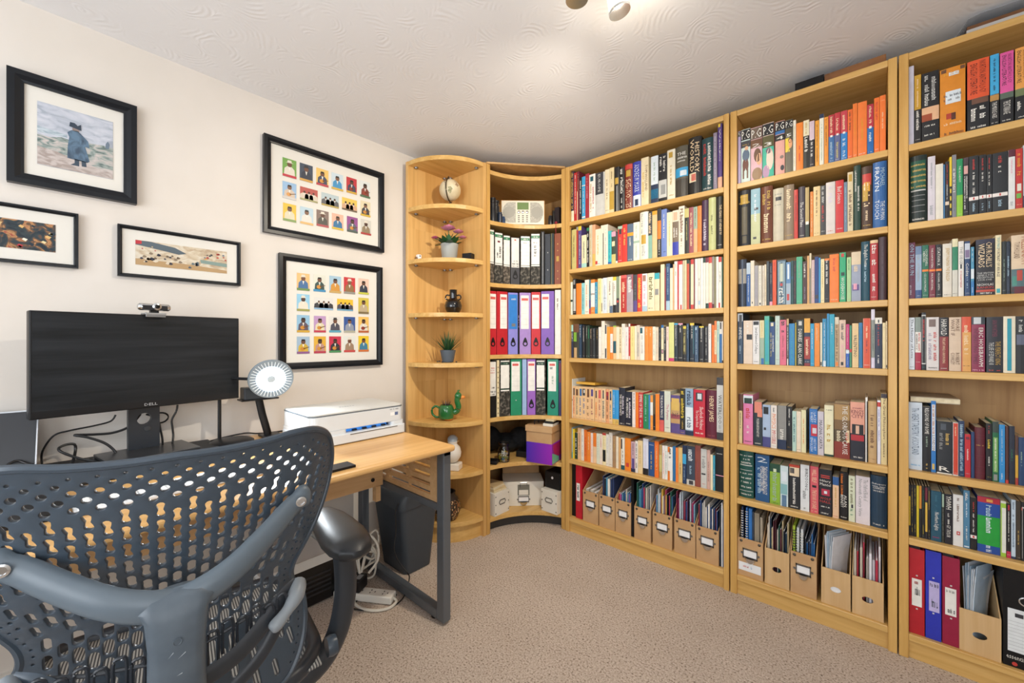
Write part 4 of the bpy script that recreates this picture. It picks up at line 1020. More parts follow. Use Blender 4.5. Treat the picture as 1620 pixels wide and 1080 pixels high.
def file_box(label, loc, w, hf, hb, d, m, kind, rz=0.0, group=None, card=None):
    t = thing('magazine_file', label, 'magazine file', loc, rz, group)
    k = 0.003; b = MB()
    b.box(-w / 2, w / 2, 0, k, 0, hf) if kind != 'hole' else None
    if kind == 'hole':
        n = 16; r1, r2 = 0.017, 0.0115; cz = hf * 0.46
        ring = [(r1 * cos(2 * pi * i / n), cz + r2 * sin(2 * pi * i / n)) for i in range(n)]
        loops = [(-w / 2, 0), (w / 2, 0), (w / 2, hf), (-w / 2, hf)]
        for y in (0.0, k):
            vs = [Vector(p) for p in loops + ring]
            r = delaunay_2d_cdt(vs, [], [[0, 1, 2, 3], list(range(4, 4 + n))], 2, 1e-6)
            b.add([(p.x, y, p.y) for p in r[0]], [tuple(f) for f in r[2]])
        q = [(p[0], 0.0, p[1]) for p in ring] + [(p[0], k, p[1]) for p in ring]
        b.add(q, [(i, (i + 1) % n, n + (i + 1) % n, n + i) for i in range(n)])
        b.box(-w / 2, w / 2, 0.0002, k - 0.0002, hf - 0.001, hf)
    b.box(-w / 2, w / 2, d - k, d, 0, hb); b.box(-w / 2, w / 2, k, d - k, 0, k)
    dm = d * 0.62
    for sx in (-1, 1):
        x0, x1 = (sx * w / 2, sx * (w / 2 - k)); x0, x1 = min(x0, x1), max(x0, x1)
        prof = [(k, k), (d - k, k), (d - k, hb), (dm, hb), (k, hf)]
        v = [(x0, y, z) for y, z in prof] + [(x1, y, z) for y, z in prof]; n = 5
        b.add(v, [tuple(range(n - 1, -1, -1)), tuple(range(n, 2 * n))] + [(i, (i + 1) % n, n + (i + 1) % n, n + i) for i in range(n)])
    b.build('body', m, t)
    if kind == 'handle':
        holder(t, w * 0.58, 0.048, 0.0, hf * 0.46)
        for sx in (-1, 1):
            MB().lathe([(0.006, 0), (0.006, 0.002), (0.003, 0.004)], 10).xf(Matrix.Translation((sx * (w / 2 - 0.014), 0, hf - 0.012)) @ Matrix.Rotation(pi / 2, 4, 'X')).build('rivet', M_RIVET, t)
    return t
HUE = {}
def hue(h):
    """a plain colour word for a cover"""
    import colorsys
    r, g, b = [int(PAL.get(h, h)[i:i + 2], 16) / 255 for i in (0, 2, 4)]; q, l_, s_ = colorsys.rgb_to_hls(r, g, b)
    if l_ < 0.17: return 'black'
    if s_ < 0.16 or (l_ > 0.86): return 'white' if l_ > 0.8 else ('pale grey' if l_ > 0.6 else 'dark grey')
    d = q * 360; tone = 'dark ' if l_ < 0.3 else ('pale ' if l_ > 0.68 else '')
    nm = 'red' if d < 15 or d > 345 else 'brown' if d < 40 and l_ < 0.5 else 'tan' if d < 42 else 'yellow' if d < 70 else 'green' if d < 165 else 'teal' if d < 190 else 'blue' if d < 255 else 'purple' if d < 300 else 'pink'
    return tone + nm
PAPERS = ['2d4f86', 'c9d5df', '7a2d4a', 'e6e2da', '1f2a3c', '4f94b4', 'c4486a', '2f6b5a', '8d5fa0', 'e0b94a', '16202c', 'bfc7cd', '3a6f9e', 'd7d0c4', '5a2f3a']
def sheaf(where, loc, w, d, n, h0, h1, cols, seed, kind='magazine', label=None, rz=0.0, z0=0.004):
    """N magazines standing side by side in a file, each an object of its own"""
    R = random.Random(seed); x = -w / 2 + 0.005; st = (w - 0.010) / n
    for i in range(n):
        t = st * R.uniform(0.45, 0.85); h = R.uniform(h0, h1); c = R.choice(cols); dd = d * R.uniform(0.86, 0.95)
        off = R.uniform(0.008, 0.03)
        m = MB(); y0, y1 = off, off + dd - 0.02
        m.box(0, t, y0, y1, 0, h)
        o = m.build(kind, cover_mat(c)); o.matrix_world = Matrix.Translation(loc) @ Matrix.Rotation(rz, 4, 'Z') @ Matrix.Translation((x, 0.002, z0))
        MB().box(t * 0.2, t * 0.8, y0 + 0.0005, y1 - 0.002, h - 0.001, h + 0.0004).build('page_edge', M_PAPER, o)
        tag(o, f'{hue(c)} {kind}, {ORD[i]} from left in the {where}', 'magazine' if kind == 'magazine' else 'paper', f'{kind}s in the {where}')
        x += st
ZB = SHELF[6]
def px_file(unit_name, x0, y0, s, L, R_, Tl, Tr, label, kind, m, seed, contents, group=None, back=None):
    y = YS + 0.014
    ul, ur = x0 + L / s, x0 + R_ / s
    xa, xb = on_y(ul, 540, y)[0], on_y(ur, 540, y)[0]; w = xb - xa - 0.002
    hf = on_y((ul + ur) / 2, y0 + (Tl + Tr) / 2 / s, y)[1] - ZB
    t = file_box(label, ((xa + xb) / 2, y, ZB + 0.0006), w, hf, back or 0.292, 0.262, m, kind, 0.0, group)
    return t, ((xa + xb) / 2, y, ZB + 0.0006), w, hf
GK = 'kraft magazine files along the bottom shelves'
specs = [((896, 720, 6.354), 165, 321, 352, 388, 'kraft magazine file with pull, beside the red lever arch on bottom shelf'),
         ((896, 720, 6.354), 329, 488, 395, 432, 'kraft magazine file with pull, second from the red lever arch'),
         ((896, 720, 6.354), 492, 650, 440, 485, 'kraft magazine file holding bright leaflets, before the black folder'),
         ((896, 720, 6.354), 681, 850, 508, 555, 'kraft magazine file with pull, just after the slim black folder'),
         ((1016, 740, 5.687), 93, 270, 395, 435, 'kraft magazine file full of magazines, second after the black folder'),
         ((1016, 740, 5.687), 286, 480, 450, 500, 'kraft magazine file with pink and blue magazines, third after black folder'),
         ((1016, 740, 5.687), 484, 690, 510, 580, 'kraft magazine file at the end of the wide bookcase, yellow booklet inside')]
WH = ['first', 'second', 'third', 'fourth', 'fifth', 'sixth', 'last']
for i, ((x0, y0, s), L, R_, a, b, lab) in enumerate(specs):
    t, loc, w, hf = px_file('A', x0, y0, s, L, R_, a, b, lab, 'handle', M_KRAFT, i, None, GK)
    n = [3, 6, 9, 12, 13, 14, 12][i]
    cs = [['e6e2da', '2d3d56', 'cfc8ba'], ['e9e4da', '2a3c66', '4f94b4', '1e2634', 'e3e1da'], ['c9c2b0', '5a8fb0', 'b05aa0', '2f5f9e', 'e6e2d6', 'c43a3a'], PAPERS, PAPERS, ['b03a6a', '8d2f4a', '7fb0cc', '2d4f86', 'c9d5df', '1f2a3c', '5a3a5a'], ['c9d5df', 'e6e2da', '1f2a3c', '7a2d3a', 'e9e6df', '2d4f86']][i]
    sheaf(f'{WH[i]} kraft file of the wide bookcase', loc, w, 0.255, n, [0.17, 0.26, 0.20, 0.25, 0.24, 0.25, 0.23][i], [0.20, 0.295, 0.24, 0.295, 0.29, 0.30, 0.285][i], cs, 50 + i)
# two yellow spots of the last file and the shut folders beside it
def slab(name, label, cat, x0, x1, y0, y1, z, h, m, group=None, parts=None):
    o = MB().box(x0, x1, y0, y1, z, z + h, 0.0008).build(name, m); tag(o, label, cat, group); return o
xa = on_y(896 + 652 / 6.354, 540, YS + 0.02)[0]; xb = on_y(896 + 677 / 6.354, 540, YS + 0.02)[0]
slab('folder', 'slim black folder between kraft files in the wide bookcase', 'folder', xa, xb, YS + 0.02, YS + 0.25, ZB + 0.0006, 0.31, M_BLACKP)
xa = on_y(1016 + 694 / 5.687, 540, YS + 0.02)[0]
for i, (c, nm) in enumerate((('24303c', 'dark slate'), ('e4e8ec', 'white'), ('2d5f9a', 'blue'))):
    slab('folder', f'{nm} thin folder at the end of the bottom shelf, wide bookcase', 'folder', xa + i * 0.0075, xa + i * 0.0075 + 0.0065, YS + 0.022, YS + 0.25, ZB + 0.0006, (0.285, 0.30, 0.27)[i], cover_mat(c))
xa = -1.3565; xb = on_y(896 + 92 / 6.354, 540, YS + 0.02)[0]
slab('folder', 'black box folder against the upright, beside the red lever arch', 'folder', xa, xb, YS + 0.03, YS + 0.29, ZB + 0.0006, 0.315, M_BLACKP)

def lever_arch(label, loc, w, h, base, spec, rz=0.0, d=0.285, group='lever arch files and binders', ring=True, spot=0.17, lean=0.0, name='lever_arch_file'):
    """SPEC: list of (z0, z1, x0, x1, colour) panels and texts on the spine, in fractions; RING: finger ring"""
    t = thing(name, label, 'binder', loc, rz, group); t.rotation_euler = (0, lean, rz)
    k = 0.0025
    b = MB().box(-w / 2, w / 2, 0, k, 0, h).box(-w / 2, -w / 2 + k, k, d, 0, h).box(w / 2 - k, w / 2, k, d, 0, h)
    b.build('cover', cover_mat(base) if isinstance(base, str) else base, t, bevel=0.0008)
    MB().box(-w / 2 + k + 0.002, w / 2 - k - 0.004, 0.035, d - 0.02, 0.004, h - 0.022).build('paper_stack', M_PAPER, t)
    lab = None
    for q in spec:
        if q[0] == 't':
            _, s, z0, z1, x0, x1, col, mode = q
            m = cover_mat(col)
            if mode == 'h': put_text(s, m, t, lambda u, v: (w * (x0 + (x1 - x0) * u - 0.5), -0.0016, h * (z0 + (z1 - z0) * v)), 'lettering', int(h * 1000 + z0 * 77), 6)
            else: put_text(s, m, t, lambda u, v: (w * (x0 + (x1 - x0) * v - 0.5), -0.0016, h * (z1 - (z1 - z0) * u)), 'lettering', int(h * 1000 + z0 * 77), 9)
        else:
            z0, z1, x0, x1, col = q
            off = 0.0006 if col in ('f1efe8', 'eceae2', 'e9eef0') else 0.0011
            v = [(w * (x0 - 0.5), -off, h * z0), (w * (x1 - 0.5), -off, h * z0), (w * (x1 - 0.5), -off, h * z1), (w * (x0 - 0.5), -off, h * z1)]
            link('spine_label' if off == 0.0006 else 'label_band', v, [(0, 1, 2, 3)], cover_mat(col), t)
    if ring:     # black finger pull with a round opening
        g = MB(); n = 20; cz = h * spot; r0, r1 = min(0.0095, w * 0.22), min(0.016, w * 0.34)
        v = []; f = []
        for i in range(n):
            a = 2 * pi * i / n; v.append((r0 * cos(a), -0.0028, cz + r0 * sin(a)))
            x, z = r1 * cos(a), r1 * sin(a)
            if z > 0: x *= 1 - 0.45 * (z / r1); z *= 2.5
            v.append((x, -0.0028, cz + z)); v.append((r0 * cos(a), -0.0004, cz + r0 * sin(a))); v.append((x, -0.0004, cz + z))
        for i in range(n):
            p, q2 = 4 * i, 4 * ((i + 1) % n)
            f += [(p, q2, q2 + 1, p + 1), (p, p + 2, q2 + 2, q2), (p + 1, q2 + 1, q2 + 3, p + 3)]
        g.add(v, f).build('finger_ring', M_BLACKP, t)
    return t
# red lever arch at the head of the kraft files
xa = on_y(896 + 95 / 6.354, 540, YS + 0.02)[0]; xb = on_y(896 + 158 / 6.354, 540, YS + 0.02)[0]
lever_arch('red lever arch file, white spine label, before the kraft files', ((xa + xb) / 2, YS + 0.02, ZB + 0.0006), xb - xa, 0.318, 'c2182c',
           [(0.33, 0.66, 0.12, 0.66, 'f1efe8'), ('t', '*', 0.36, 0.62, 0.25, 0.55, 'ch', 'v')], ring=False)

# ---- bottom shelf of the middle bookcase
def px2(x0, y0, s, L, R_, y=YS + 0.014):
    return on_y(x0 + L / s, 540, y)[0], on_y(x0 + R_ / s, 540, y)[0]
GB = 'magazine files on the bottom shelf of the middle bookcase'
t, loc, w, hf = px_file('B', 1155, 790, 5.68, 67, 298, 330, 400, 'kraft magazine file with white paper label and spiral notebooks', 'handle', M_KRAFT, 1, None, GB)
v = [(-w * 0.46, -0.0005, hf * 0.14), (w * 0.42, -0.0005, hf * 0.14), (w * 0.42, -0.0005, hf * 0.36), (-w * 0.46, -0.0005, hf * 0.36)]
pl_ = link('paper_label', v, [(0, 1, 2, 3)], M_PAPER, t)
put_text('*', cover_mat('rs'), t, lambda a, b: (-w * 0.28 + w * 0.25 * a, -0.001, hf * (0.235 + 0.05 * b)), 'lettering', 3, 5)
put_text('*', cover_mat('lb'), t, lambda a, b: (w * 0.02 + w * 0.12 * a, -0.001, hf * (0.225 + 0.07 * b)), 'lettering', 4, 2)
def spiral_book(label, loc, t_, d, h, col, group, coil='wh', rz=0.0):
    o = MB().box(-t_ / 2, t_ / 2, 0.006, d, 0, h, 0.0008).build('spiral_notebook', cover_mat(col)); o.location = loc; o.rotation_euler = (0, 0, rz); tag(o, label, 'notebook', group)
    m = MB(); n = int(h / 0.0115)
    for i in range(n): m.tube([(0.6 * t_ * cos(a), 0.004 - 0.006 * sin(a), 0.006 + i * (h - 0.012) / n) for a in [pi * j / 6 * 1.0 - 0.0 for j in range(7)]], 0.0017, 5)
    m.build('wire_coil', cover_mat(coil), o)['kind'] = 'stuff'
    return o
gx = 'spiral notebooks in the labelled kraft file'
for i, (q, lab) in enumerate(((85, 'black-covered'), (125, 'blue-edged'))):
    xa, xb = px2(1155, 790, 5.68, q, q + 34)
    spiral_book(f'{lab} white-coiled notebook in the labelled kraft file', ((xa + xb) / 2, loc[1] + 0.012, loc[2] + 0.004), 0.007, 0.21, 0.30, ('2a3a5c', '2e6fb8')[i], gx)
for i, (q, q2, c, lab, h) in enumerate(((158, 188, '2f74bd', 'bright blue', 0.298), (192, 204, '3c4a60', 'slate blue', 0.286), (210, 255, '8f8574', 'grey-brown', 0.285), (262, 296, 'a59a88', 'pale grey', 0.27))):
    xa, xb = px2(1155, 790, 5.68, q, q2)
    slab('folder', f'{lab} folder in the labelled kraft file', 'folder', xa, min(xb, loc[0] + w / 2 - 0.005), loc[1] + 0.02, loc[1] + 0.235, loc[2] + 0.004, h, cover_mat(c), 'folders in the labelled kraft file')
t, loc, w, hf = px_file('B', 1155, 790, 5.68, 309, 535, 430, 492, 'plywood magazine file with empty round hole, dark thin magazines inside', 'hole', W_PLY, 2, None, GB)
sheaf('plywood file beside the labelled one', loc, w, 0.25, 13, 0.225, 0.285, ['1d3a52', '2f6a5a', '1c2430', 'd8cfc0', '3a7f96', '24405c', 'c9b78f', '16283a', '5a2a34'], 77)
t, loc, w, hf = px_file('B', 1155, 790, 5.68, 540, 780, 455, 525, 'kraft magazine file with coiled notebooks, third on the bottom shelf', 'handle', M_KRAFT, 3, None, GB)
for i, (q, c, lab, coil) in enumerate(((556, 'a8c23a', 'lime-edged', 'ch'), (590, 'cfd6da', 'white thick', 'wh'), (625, 'dfe3e4', 'pale grey', 'wh'))):
    xa, xb = px2(1155, 790, 5.68, q, q + 26)
    spiral_book(f'{lab} coiled notebook in the third kraft file', ((xa + xb) / 2, loc[1] + 0.012 + i * 0.006, loc[2] + 0.004), 0.008, 0.21, 0.272 - i * 0.006, c, 'coiled notebooks in the third file', coil)
xa, xb = px2(1155, 790, 5.68, 655, 772)
sheaf('third kraft file of the middle bookcase', ((xa + xb) / 2, loc[1], loc[2]), xb - xa, 0.25, 6, 0.20, 0.265, ['25304a', 'b04a8a', '1f2f4c', '2f6aa8', '1c2836', '2a6fb0'], 81)
def loose_sheets(where, loc, w, n, h0, h1, seed, cols, d=0.235):
    """bent sheaves standing skewed in a file, so that their faces show"""
    R = random.Random(seed); sk = 0.42
    for i in range(n):
        q_ = i / (n - 1); dd = R.uniform(0.085, 0.115); x = -w / 2 + 0.014 + (w - 0.030 - 0.045) * q_; h = R.uniform(h0, h1); c = R.choice(cols)
        a = 7; v = []; f = []; tk = 0.0014; y0 = 0.010 + 0.03 * R.random() * (1 - q_)
        for s_ in (0, 1):
            for j in range(a):
                k = j / (a - 1); z = h * k; dx = 0.014 * (q_ - 0.35) * max(0.0, k - 0.45) ** 1.5 * 2.2 + s_ * tk
                v += [(dx, 0.0, z), (dx + 0.010 * k * k, dd, z * (1 - 0.03 * R.random() * 0))]
        for s_ in (0, 1):
            for j in range(a - 1):
                k = s_ * 2 * a + 2 * j; f.append((k, k + 1, k + 3, k + 2))
        for j in range(a - 1):
            k = 2 * j; f += [(k, k + 2, 2 * a + k + 2, 2 * a + k), (k + 1, k + 3, 2 * a + k + 3, 2 * a + k + 1)]
        k = 2 * (a - 1); f.append((k, k + 1, 2 * a + k + 1, 2 * a + k))
        o = link('paper_sheaf', v, f, cover_mat(c)); o.location = (loc[0] + x, loc[1] + y0, loc[2] + 0.004); o.rotation_euler = (0, 0, -sk)
        tag(o, f'{hue(c)} bent paper sheaf, {ORD[i]} from left in the {where}', 'paper', f'papers in the {where}')
t, loc, w, hf = px_file('B', 1280, 800, 5.14, 96, 340, 492, 562, 'plywood magazine file overflowing with white papers, white card in its hole', 'hole', W_PLY, 4, None, GB, 0.27)
loose_sheets('plywood file with the white card', loc, w, 9, 0.215, 0.285, 5, ['e8ecf0', 'dde4ea', 'cfd9e2', 'b8cfe0', 'e9eaf0'])
cd_ = MB().box(-0.03, 0.03, 0.0045, 0.006, hf * 0.46 - 0.02, hf * 0.46 + 0.02).build('card', M_PAPER); cd_.location = loc; tag(cd_, 'white card showing through the hole of the paper-filled plywood file', 'card')
t, loc, w, hf = px_file('B', 1280, 800, 5.14, 347, 610, 566, 634, 'plywood magazine file with red folder and woven notebooks, endmost', 'hole', W_PLY, 5, None, GB, 0.27)
sheaf('endmost plywood file of the middle bookcase', loc, w, 0.245, 9, 0.205, 0.275, ['e6e6ee', 'e8e4ea', 'c9384a', 'b8324a', '9a938c', 'bfb5a4', '8a6a44', '1f4a5a', '243a5a'], 93)

# ---- bottom shelf of the near bookcase
def arch_px(x0, y0, s, L, R_, T, label, base, spec, ring=False, spot=0.17, y=YS + 0.016):
    xa, xb = px2(x0, y0, s, L, R_, y); h = on_y(x0 + (L + R_) / 2 / s, y0 + T / s, y)[1] - ZB
    return lever_arch(label, ((xa + xb) / 2, y, ZB + 0.0006), xb - xa, min(h, 0.322), base, spec, ring=ring, spot=spot)
riv = lambda z: (z - 0.008, z + 0.008, 0.44, 0.56, 'lg')
arch_px(1425, 850, 4.7, 62, 178, 88, 'red lever arch file at the upright on the near bookcase', 'b81d2a', [(0.33, 0.65, 0.18, 0.82, 'f1efe8'), ('t', '*', 0.59, 0.63, 0.25, 0.75, 'rs', 'h'), ('t', '*', 0.46, 0.56, 0.35, 0.7, 'ch', 'h'), riv(0.69), riv(0.30)])
arch_px(1425, 850, 4.7, 184, 302, 105, 'royal blue lever arch file between the red and crimson ones', '2a35b4', [(0.32, 0.66, 0.22, 0.88, 'pw'), ('t', '*', 0.60, 0.64, 0.28, 0.82, 'ch', 'h'), ('t', '*', 0.37, 0.46, 0.3, 0.78, 'dg', 'h'), riv(0.70), riv(0.30)])
arch_px(1425, 850, 4.7, 309, 440, 150, 'crimson lever arch file beside the paper-stuffed plywood file', '99183e', [(0.34, 0.65, 0.16, 0.80, 'f1efe8'), ('t', '*', 0.60, 0.63, 0.22, 0.7, 'gy', 'h'), ('t', '*', 0.37, 0.42, 0.22, 0.72, 'ch', 'h'), riv(0.68), riv(0.31)])
t, loc, w, hf = px_file('C', 1425, 850, 4.7, 432, 752, 520, 612, 'plywood magazine file stuffed with white and blue papers, near bookcase', 'hole', W_PLY, 6, None, None, 0.285)
loose_sheets('plywood file of the near bookcase', loc, w, 12, 0.235, 0.30, 12, ['dfe6ee', 'c3d4e4', 'b8cfe4', 'e6eaee', '9fb8cc', 'd3dde6'])
xa, xb = px2(1425, 850, 4.7, 762, 1010)
b_ = lever_arch('black box file with lined white label at the frame edge', ((xa + xb) / 2, YS + 0.016, ZB + 0.0006), xb - xa, 0.318, M_BLACKP,
     [(0.16, 0.60, 0.14, 0.95, 'e9eef0'), (0.52, 0.56, 0.36, 0.62, 'ch'), ('t', 'essentials', 0.085, 0.13, 0.10, 0.80, 'wh', 'h')] + [(0.19 + 0.035 * i, 0.1925 + 0.035 * i, 0.16, 0.93, 'st') for i in range(9)], ring=False)
MB().tube([(0.016 + 0.017 * cos(a), -0.002, 0.222 + 0.014 * sin(a)) for a in [2 * pi * i / 24 for i in range(25)]], 0.0022, 6).build('finger_ring', M_CHROME, b_)
MB().lathe([(0.006, 0), (0.006, 0.0015)], 16).xf(Matrix.Translation((-0.01, -0.0003, 0.012)) @ Matrix.Rotation(pi / 2, 4, 'X')).build('badge', cover_mat('rs'), b_)

# ---- lying on the tops
M_BOARD = noisy('dark_board', '6d4626', '8a5a30', 12, 0.6)
def flat_on_top(name, label, cat, ua, ub, y0, y1, h, m, z=TOPZ):
    xa = on_y(ua, 200, YS)[0]; xb = on_y(ub, 200, YS)[0]
    o = MB().box(xa, xb, y0, y1, z + 0.0008, z + h, 0.001).build(name, m); return tag(o, label, cat)
flat_on_top('flat_case', 'black flat case lying on top of the middle bookcase', 'case', 1257, 1303, YS + 0.015, YS + 0.30, 0.036, M_BLACKP)
flat_on_top('loose_board', 'brown wooden board lying on top of the middle bookcase', 'board', 1304, 1402, YS + 0.012, YS + 0.31, 0.030, M_BOARD)
flat_on_top('grey_board', 'grey flat board lying on top of the near bookcase', 'board', 1530, 1680, YS + 0.012, YS + 0.28, 0.014, mat('b9b7b4', 0.6))
flat_on_top('loose_board', 'mottled brown board resting on the grey one, near bookcase top', 'board', 1532, 1680, YS + 0.03, YS + 0.28, 0.020, M_BOARD, TOPZ + 0.0145)
xa = on_y(1512, 50, YS)[0]; xb = on_y(1690, 50, YS)[0]
mb = MB(); prof = [(xa, 0.001), (xa + 0.012, 0.018), (xa + 0.03, 0.05), (xa + 0.06, 0.056), (xb, 0.05)]
v = []; f = []
for k, (x, z) in enumerate(prof): v += [(x, YS + 0.01, TOPZ + z), (x, YS + 0.26, TOPZ + z), (x, YS + 0.01, TOPZ + z + 0.001), (x, YS + 0.26, TOPZ + z + 0.001)]
for k in range(len(prof) - 1):
    a, b = 4 * k, 4 * k + 4; f += [(a, b, b + 1, a + 1), (a + 2, a + 3, b + 3, b + 2), (a, a + 2, b + 2, b), (a + 1, b + 1, b + 3, a + 3)]
f += [(0, 1, 3, 2), (len(v) - 4, len(v) - 2, len(v) - 1, len(v) - 3)]
M_FILM = mat('cfd5dc', 0.15, name='clear_film', coat=0.5); M_FILM.node_tree.nodes['Principled BSDF'].inputs['Alpha'].default_value = 0.45
tag(mb.add(v, f).build('plastic_sleeve', M_FILM), 'clear plastic sleeve curling over boards on the near bookcase', 'sleeve')
# books lying flat
zt = SHELF[4] + 0.163
o = MB().box(-0.062, 0.062, 0, 0.17, 0, 0.014, 0.001).build('paperback_book', cover_mat('d8a63a')); o.location = (-1.275, YS + 0.05, SHELF[4] + 0.2065); o.rotation_euler = (radians(-4), 0, 0.06); tag(o, 'yellow paperback lying flat on the row of peach novels', 'book')
MB().box(-0.060, 0.0605, 0.002, 0.1705, 0.0018, 0.0122).build('pages', M_PAGES, o)
o = MB().box(-0.062, 0.062, 0, 0.19, 0, 0.020, 0.001).build('hardback_book', cover_mat('b8aa92')); o.location = (0.176, YS + 0.035, SHELF[4] + 0.2475); o.rotation_euler = (0, 0, 0.03); tag(o, 'beige book lying flat on the white tapestry book, near bookcase', 'book')
MB().box(-0.0605, 0.0625, -0.001, 0.187, 0.003, 0.017).build('pages', M_PAGES, o)
# ================================================================ the desk along the left wall
DZ = 0.734; DX0, DX1, DY0, DY1 = -2.070, -1.256, -0.55, 1.080
dk = thing('desk', 'beech-topped desk on grey steel loop legs against the cream wall', 'desk', (0, 0, 0))
MB().box(DX0, DX1, DY0, DY1, DZ - 0.026, DZ).build('desk_top', W_DK, dk, bevel=0.011, seg=3)
def loop_leg(y0, y1):
    for x0, x1 in ((DX1 - 0.075, DX1 - 0.030), (DX0 + 0.09, DX0 + 0.135)):
        MB().box(x0, x1, y0, y1, 0.012, DZ - 0.027).build('leg', M_STEEL, dk, bevel=0.004)
    MB().box(DX0 + 0.135, DX1 - 0.075, y0, y1, 0.012, 0.05).build('floor_bar', M_STEEL, dk, bevel=0.003)
    MB().box(DX0 + 0.135, DX1 - 0.075, y0 + 0.004, y1 - 0.004, 0.455, 0.485).build('rail', M_STEEL, dk, bevel=0.003)
    MB().box(DX0 + 0.09, DX1 - 0.03, y0 + 0.002, y1 - 0.002, DZ - 0.045, DZ - 0.0265).build('top_rail', M_STEEL, dk)
    for x in (DX1 - 0.09, DX0 + 0.15):
        MB().lathe([(0.016, 0.0), (0.016, 0.007), (0.006, 0.008), (0.006, 0.02)], 12, (x - 0.02, (y0 + y1) / 2, 0.0005)).build('levelling_foot', M_BLACKP, dk)
loop_leg(1.040, 1.078); loop_leg(-0.54, -0.50)
# slotted end panel: rails (slats) between the slots, and the uprights that join them
px0, px1 = DX0 + 0.14, DX1 - 0.077; pz0, pz1 = 0.486, DZ - 0.046; ns = 6; slot = 0.0145
hgt = (pz1 - pz0 - slot * (ns - 1)) / ns
for i in range(ns):
    z = pz0 + i * (hgt + slot); MB().box(px0, px1, 1.050, 1.064, z, z + hgt).build('slat', W_DP, dk)
for i in range(ns - 1):
    z = pz0 + hgt + i * (hgt + slot)
    for a, b in ((px0, px0 + 0.05), (px0 + 0.20, px0 + 0.23), (px0 + 0.385, px0 + 0.415) if i > 1 else (px0 + 0.385, px0 + 0.39), (px1 - 0.055, px1)):
        MB().box(a, b, 1.0502, 1.0638, z - 0.0005, z + slot + 0.0005).build('slat_bridge', W_DP, dk)
mp_ = MB().box(-1.755, -1.737, DY0 + 0.06, 1.038, 0.47, DZ - 0.027).build('modesty_panel', W_DP, dk)
MB().lathe([(0.009, 0), (0.009, 0.003)], 14).xf(Matrix.Translation((-1.7365, 0.985, 0.505)) @ Matrix.Rotation(pi / 2, 4, 'Y')).build('screw_cap', M_BLACKP, mp_)
MB().box(-1.76, -1.73, 0.998, 1.022, 0.40, 0.47).build('bracket', W_DP, dk)

# ---------------------------------------------------------------- monitor
mon = thing('monitor', 'black flat monitor with grey brand mark, on a flat metal foot', 'monitor', (-1.945, 0.229, DZ + 0.0126), atan2(0.561, -0.08) - pi / 2)
# local: x out of the screen (towards the room), y along it
def rbox(mb, x0, x1, y0, y1, z0, z1, c=0.0): return mb.box(x0, x1, y0, y1, z0, z1, c)
MZ0, MZ1, MW = 0.170, 0.502, 0.567
MB().box(-0.028, 0.014, -MW / 2, MW / 2, MZ0, MZ1).build('bezel', M_BLACKP, mon, bevel=0.003)
M_SCR = wood('dusty_screen', 1, '272b30', '0c0f12', 0.4); M_SCR.node_tree.nodes['Principled BSDF'].inputs['Specular IOR Level'].default_value = 0.3
MB().box(0.0135, 0.0148, -MW / 2 + 0.006, MW / 2 - 0.006, MZ0 + 0.024, MZ1 - 0.006).build('screen', M_SCR, mon)
put_text('DELL', mat('b9bcc0', 0.4), mon, lambda a, b: (0.0147, -0.018 + 0.036 * a, MZ0 + 0.008 + 0.009 * b), 'logo')
MB().box(-0.055, -0.028, -0.10, 0.10, 0.27, 0.43).build('rear_housing', M_BLACKP, mon, bevel=0.006)
# neck: flat column with a round cable hole
nk = MB(); n = 24; hy, hz, hr = 0.0, 0.122, 0.021
ring = [(hr * cos(2 * pi * i / n), hz + hr * sin(2 * pi * i / n)) for i in range(n)]
loop = [(-0.044, 0.014), (0.044, 0.014), (0.044, 0.30), (-0.044, 0.30)]
for x in (-0.075, -0.056):
    r = delaunay_2d_cdt([Vector(p) for p in loop + ring], [], [[0, 1, 2, 3], list(range(4, 4 + n))], 2, 1e-6)
    nk.add([(x, p.x, p.y) for p in r[0]], [tuple(f) for f in r[2]])
for lp in (loop, ring):
    m_ = len(lp); nk.add([(-0.075, a, b) for a, b in lp] + [(-0.056, a, b) for a, b in lp], [(i, (i + 1) % m_, m_ + (i + 1) % m_, m_ + i) for i in range(m_)])
nk.build('neck', mat('262c34', 0.4), mon)
MB().lathe([(0.011, 0), (0.011, 0.0015), (0.008, 0.002)], 18).xf(Matrix.Translation((-0.0555, 0.008, 0.085)) @ Matrix.Rotation(pi / 2, 4, 'Y')).build('emblem', mat('2f353c', 0.25), mon)
MB().box(-0.10, 0.085, -0.125, 0.125, 0.004, 0.014).build('foot', mat('46474a', 0.3, 0.6), mon, bevel=0.002)
MB().box(-0.098, 0.083, -0.123, 0.123, 0.0, 0.004).build('foot_pad', M_BLACKP, mon)

dm_ = thing('desk_pad', 'thick black pad under the monitor foot on the desk', 'pad', (-1.86, 0.17, DZ + 0.0005))
MB().box(-0.205, 0.14, -0.27, 0.255, 0.0, 0.011, 0.002).build('body', mat('141517', 0.5), dm_)
MB().box(-0.195, 0.13, -0.26, 0.245, 0.011, 0.0118).build('top_sheet', mat('1b1c1f', 0.6), dm_)
MB().tube([(-2.052 + 0.004 * sin(a), 0.272 + 0.024 * cos(a), 0.858 + 0.020 * sin(a)) for a in [2 * pi * i / 20 for i in range(21)]], 0.003, 8).build('cable', M_CABLE)
tag(bpy.data.objects['cable'], 'black cable coiled once beside the neck hole of the monitor', 'cable', 'black cables behind the monitor')
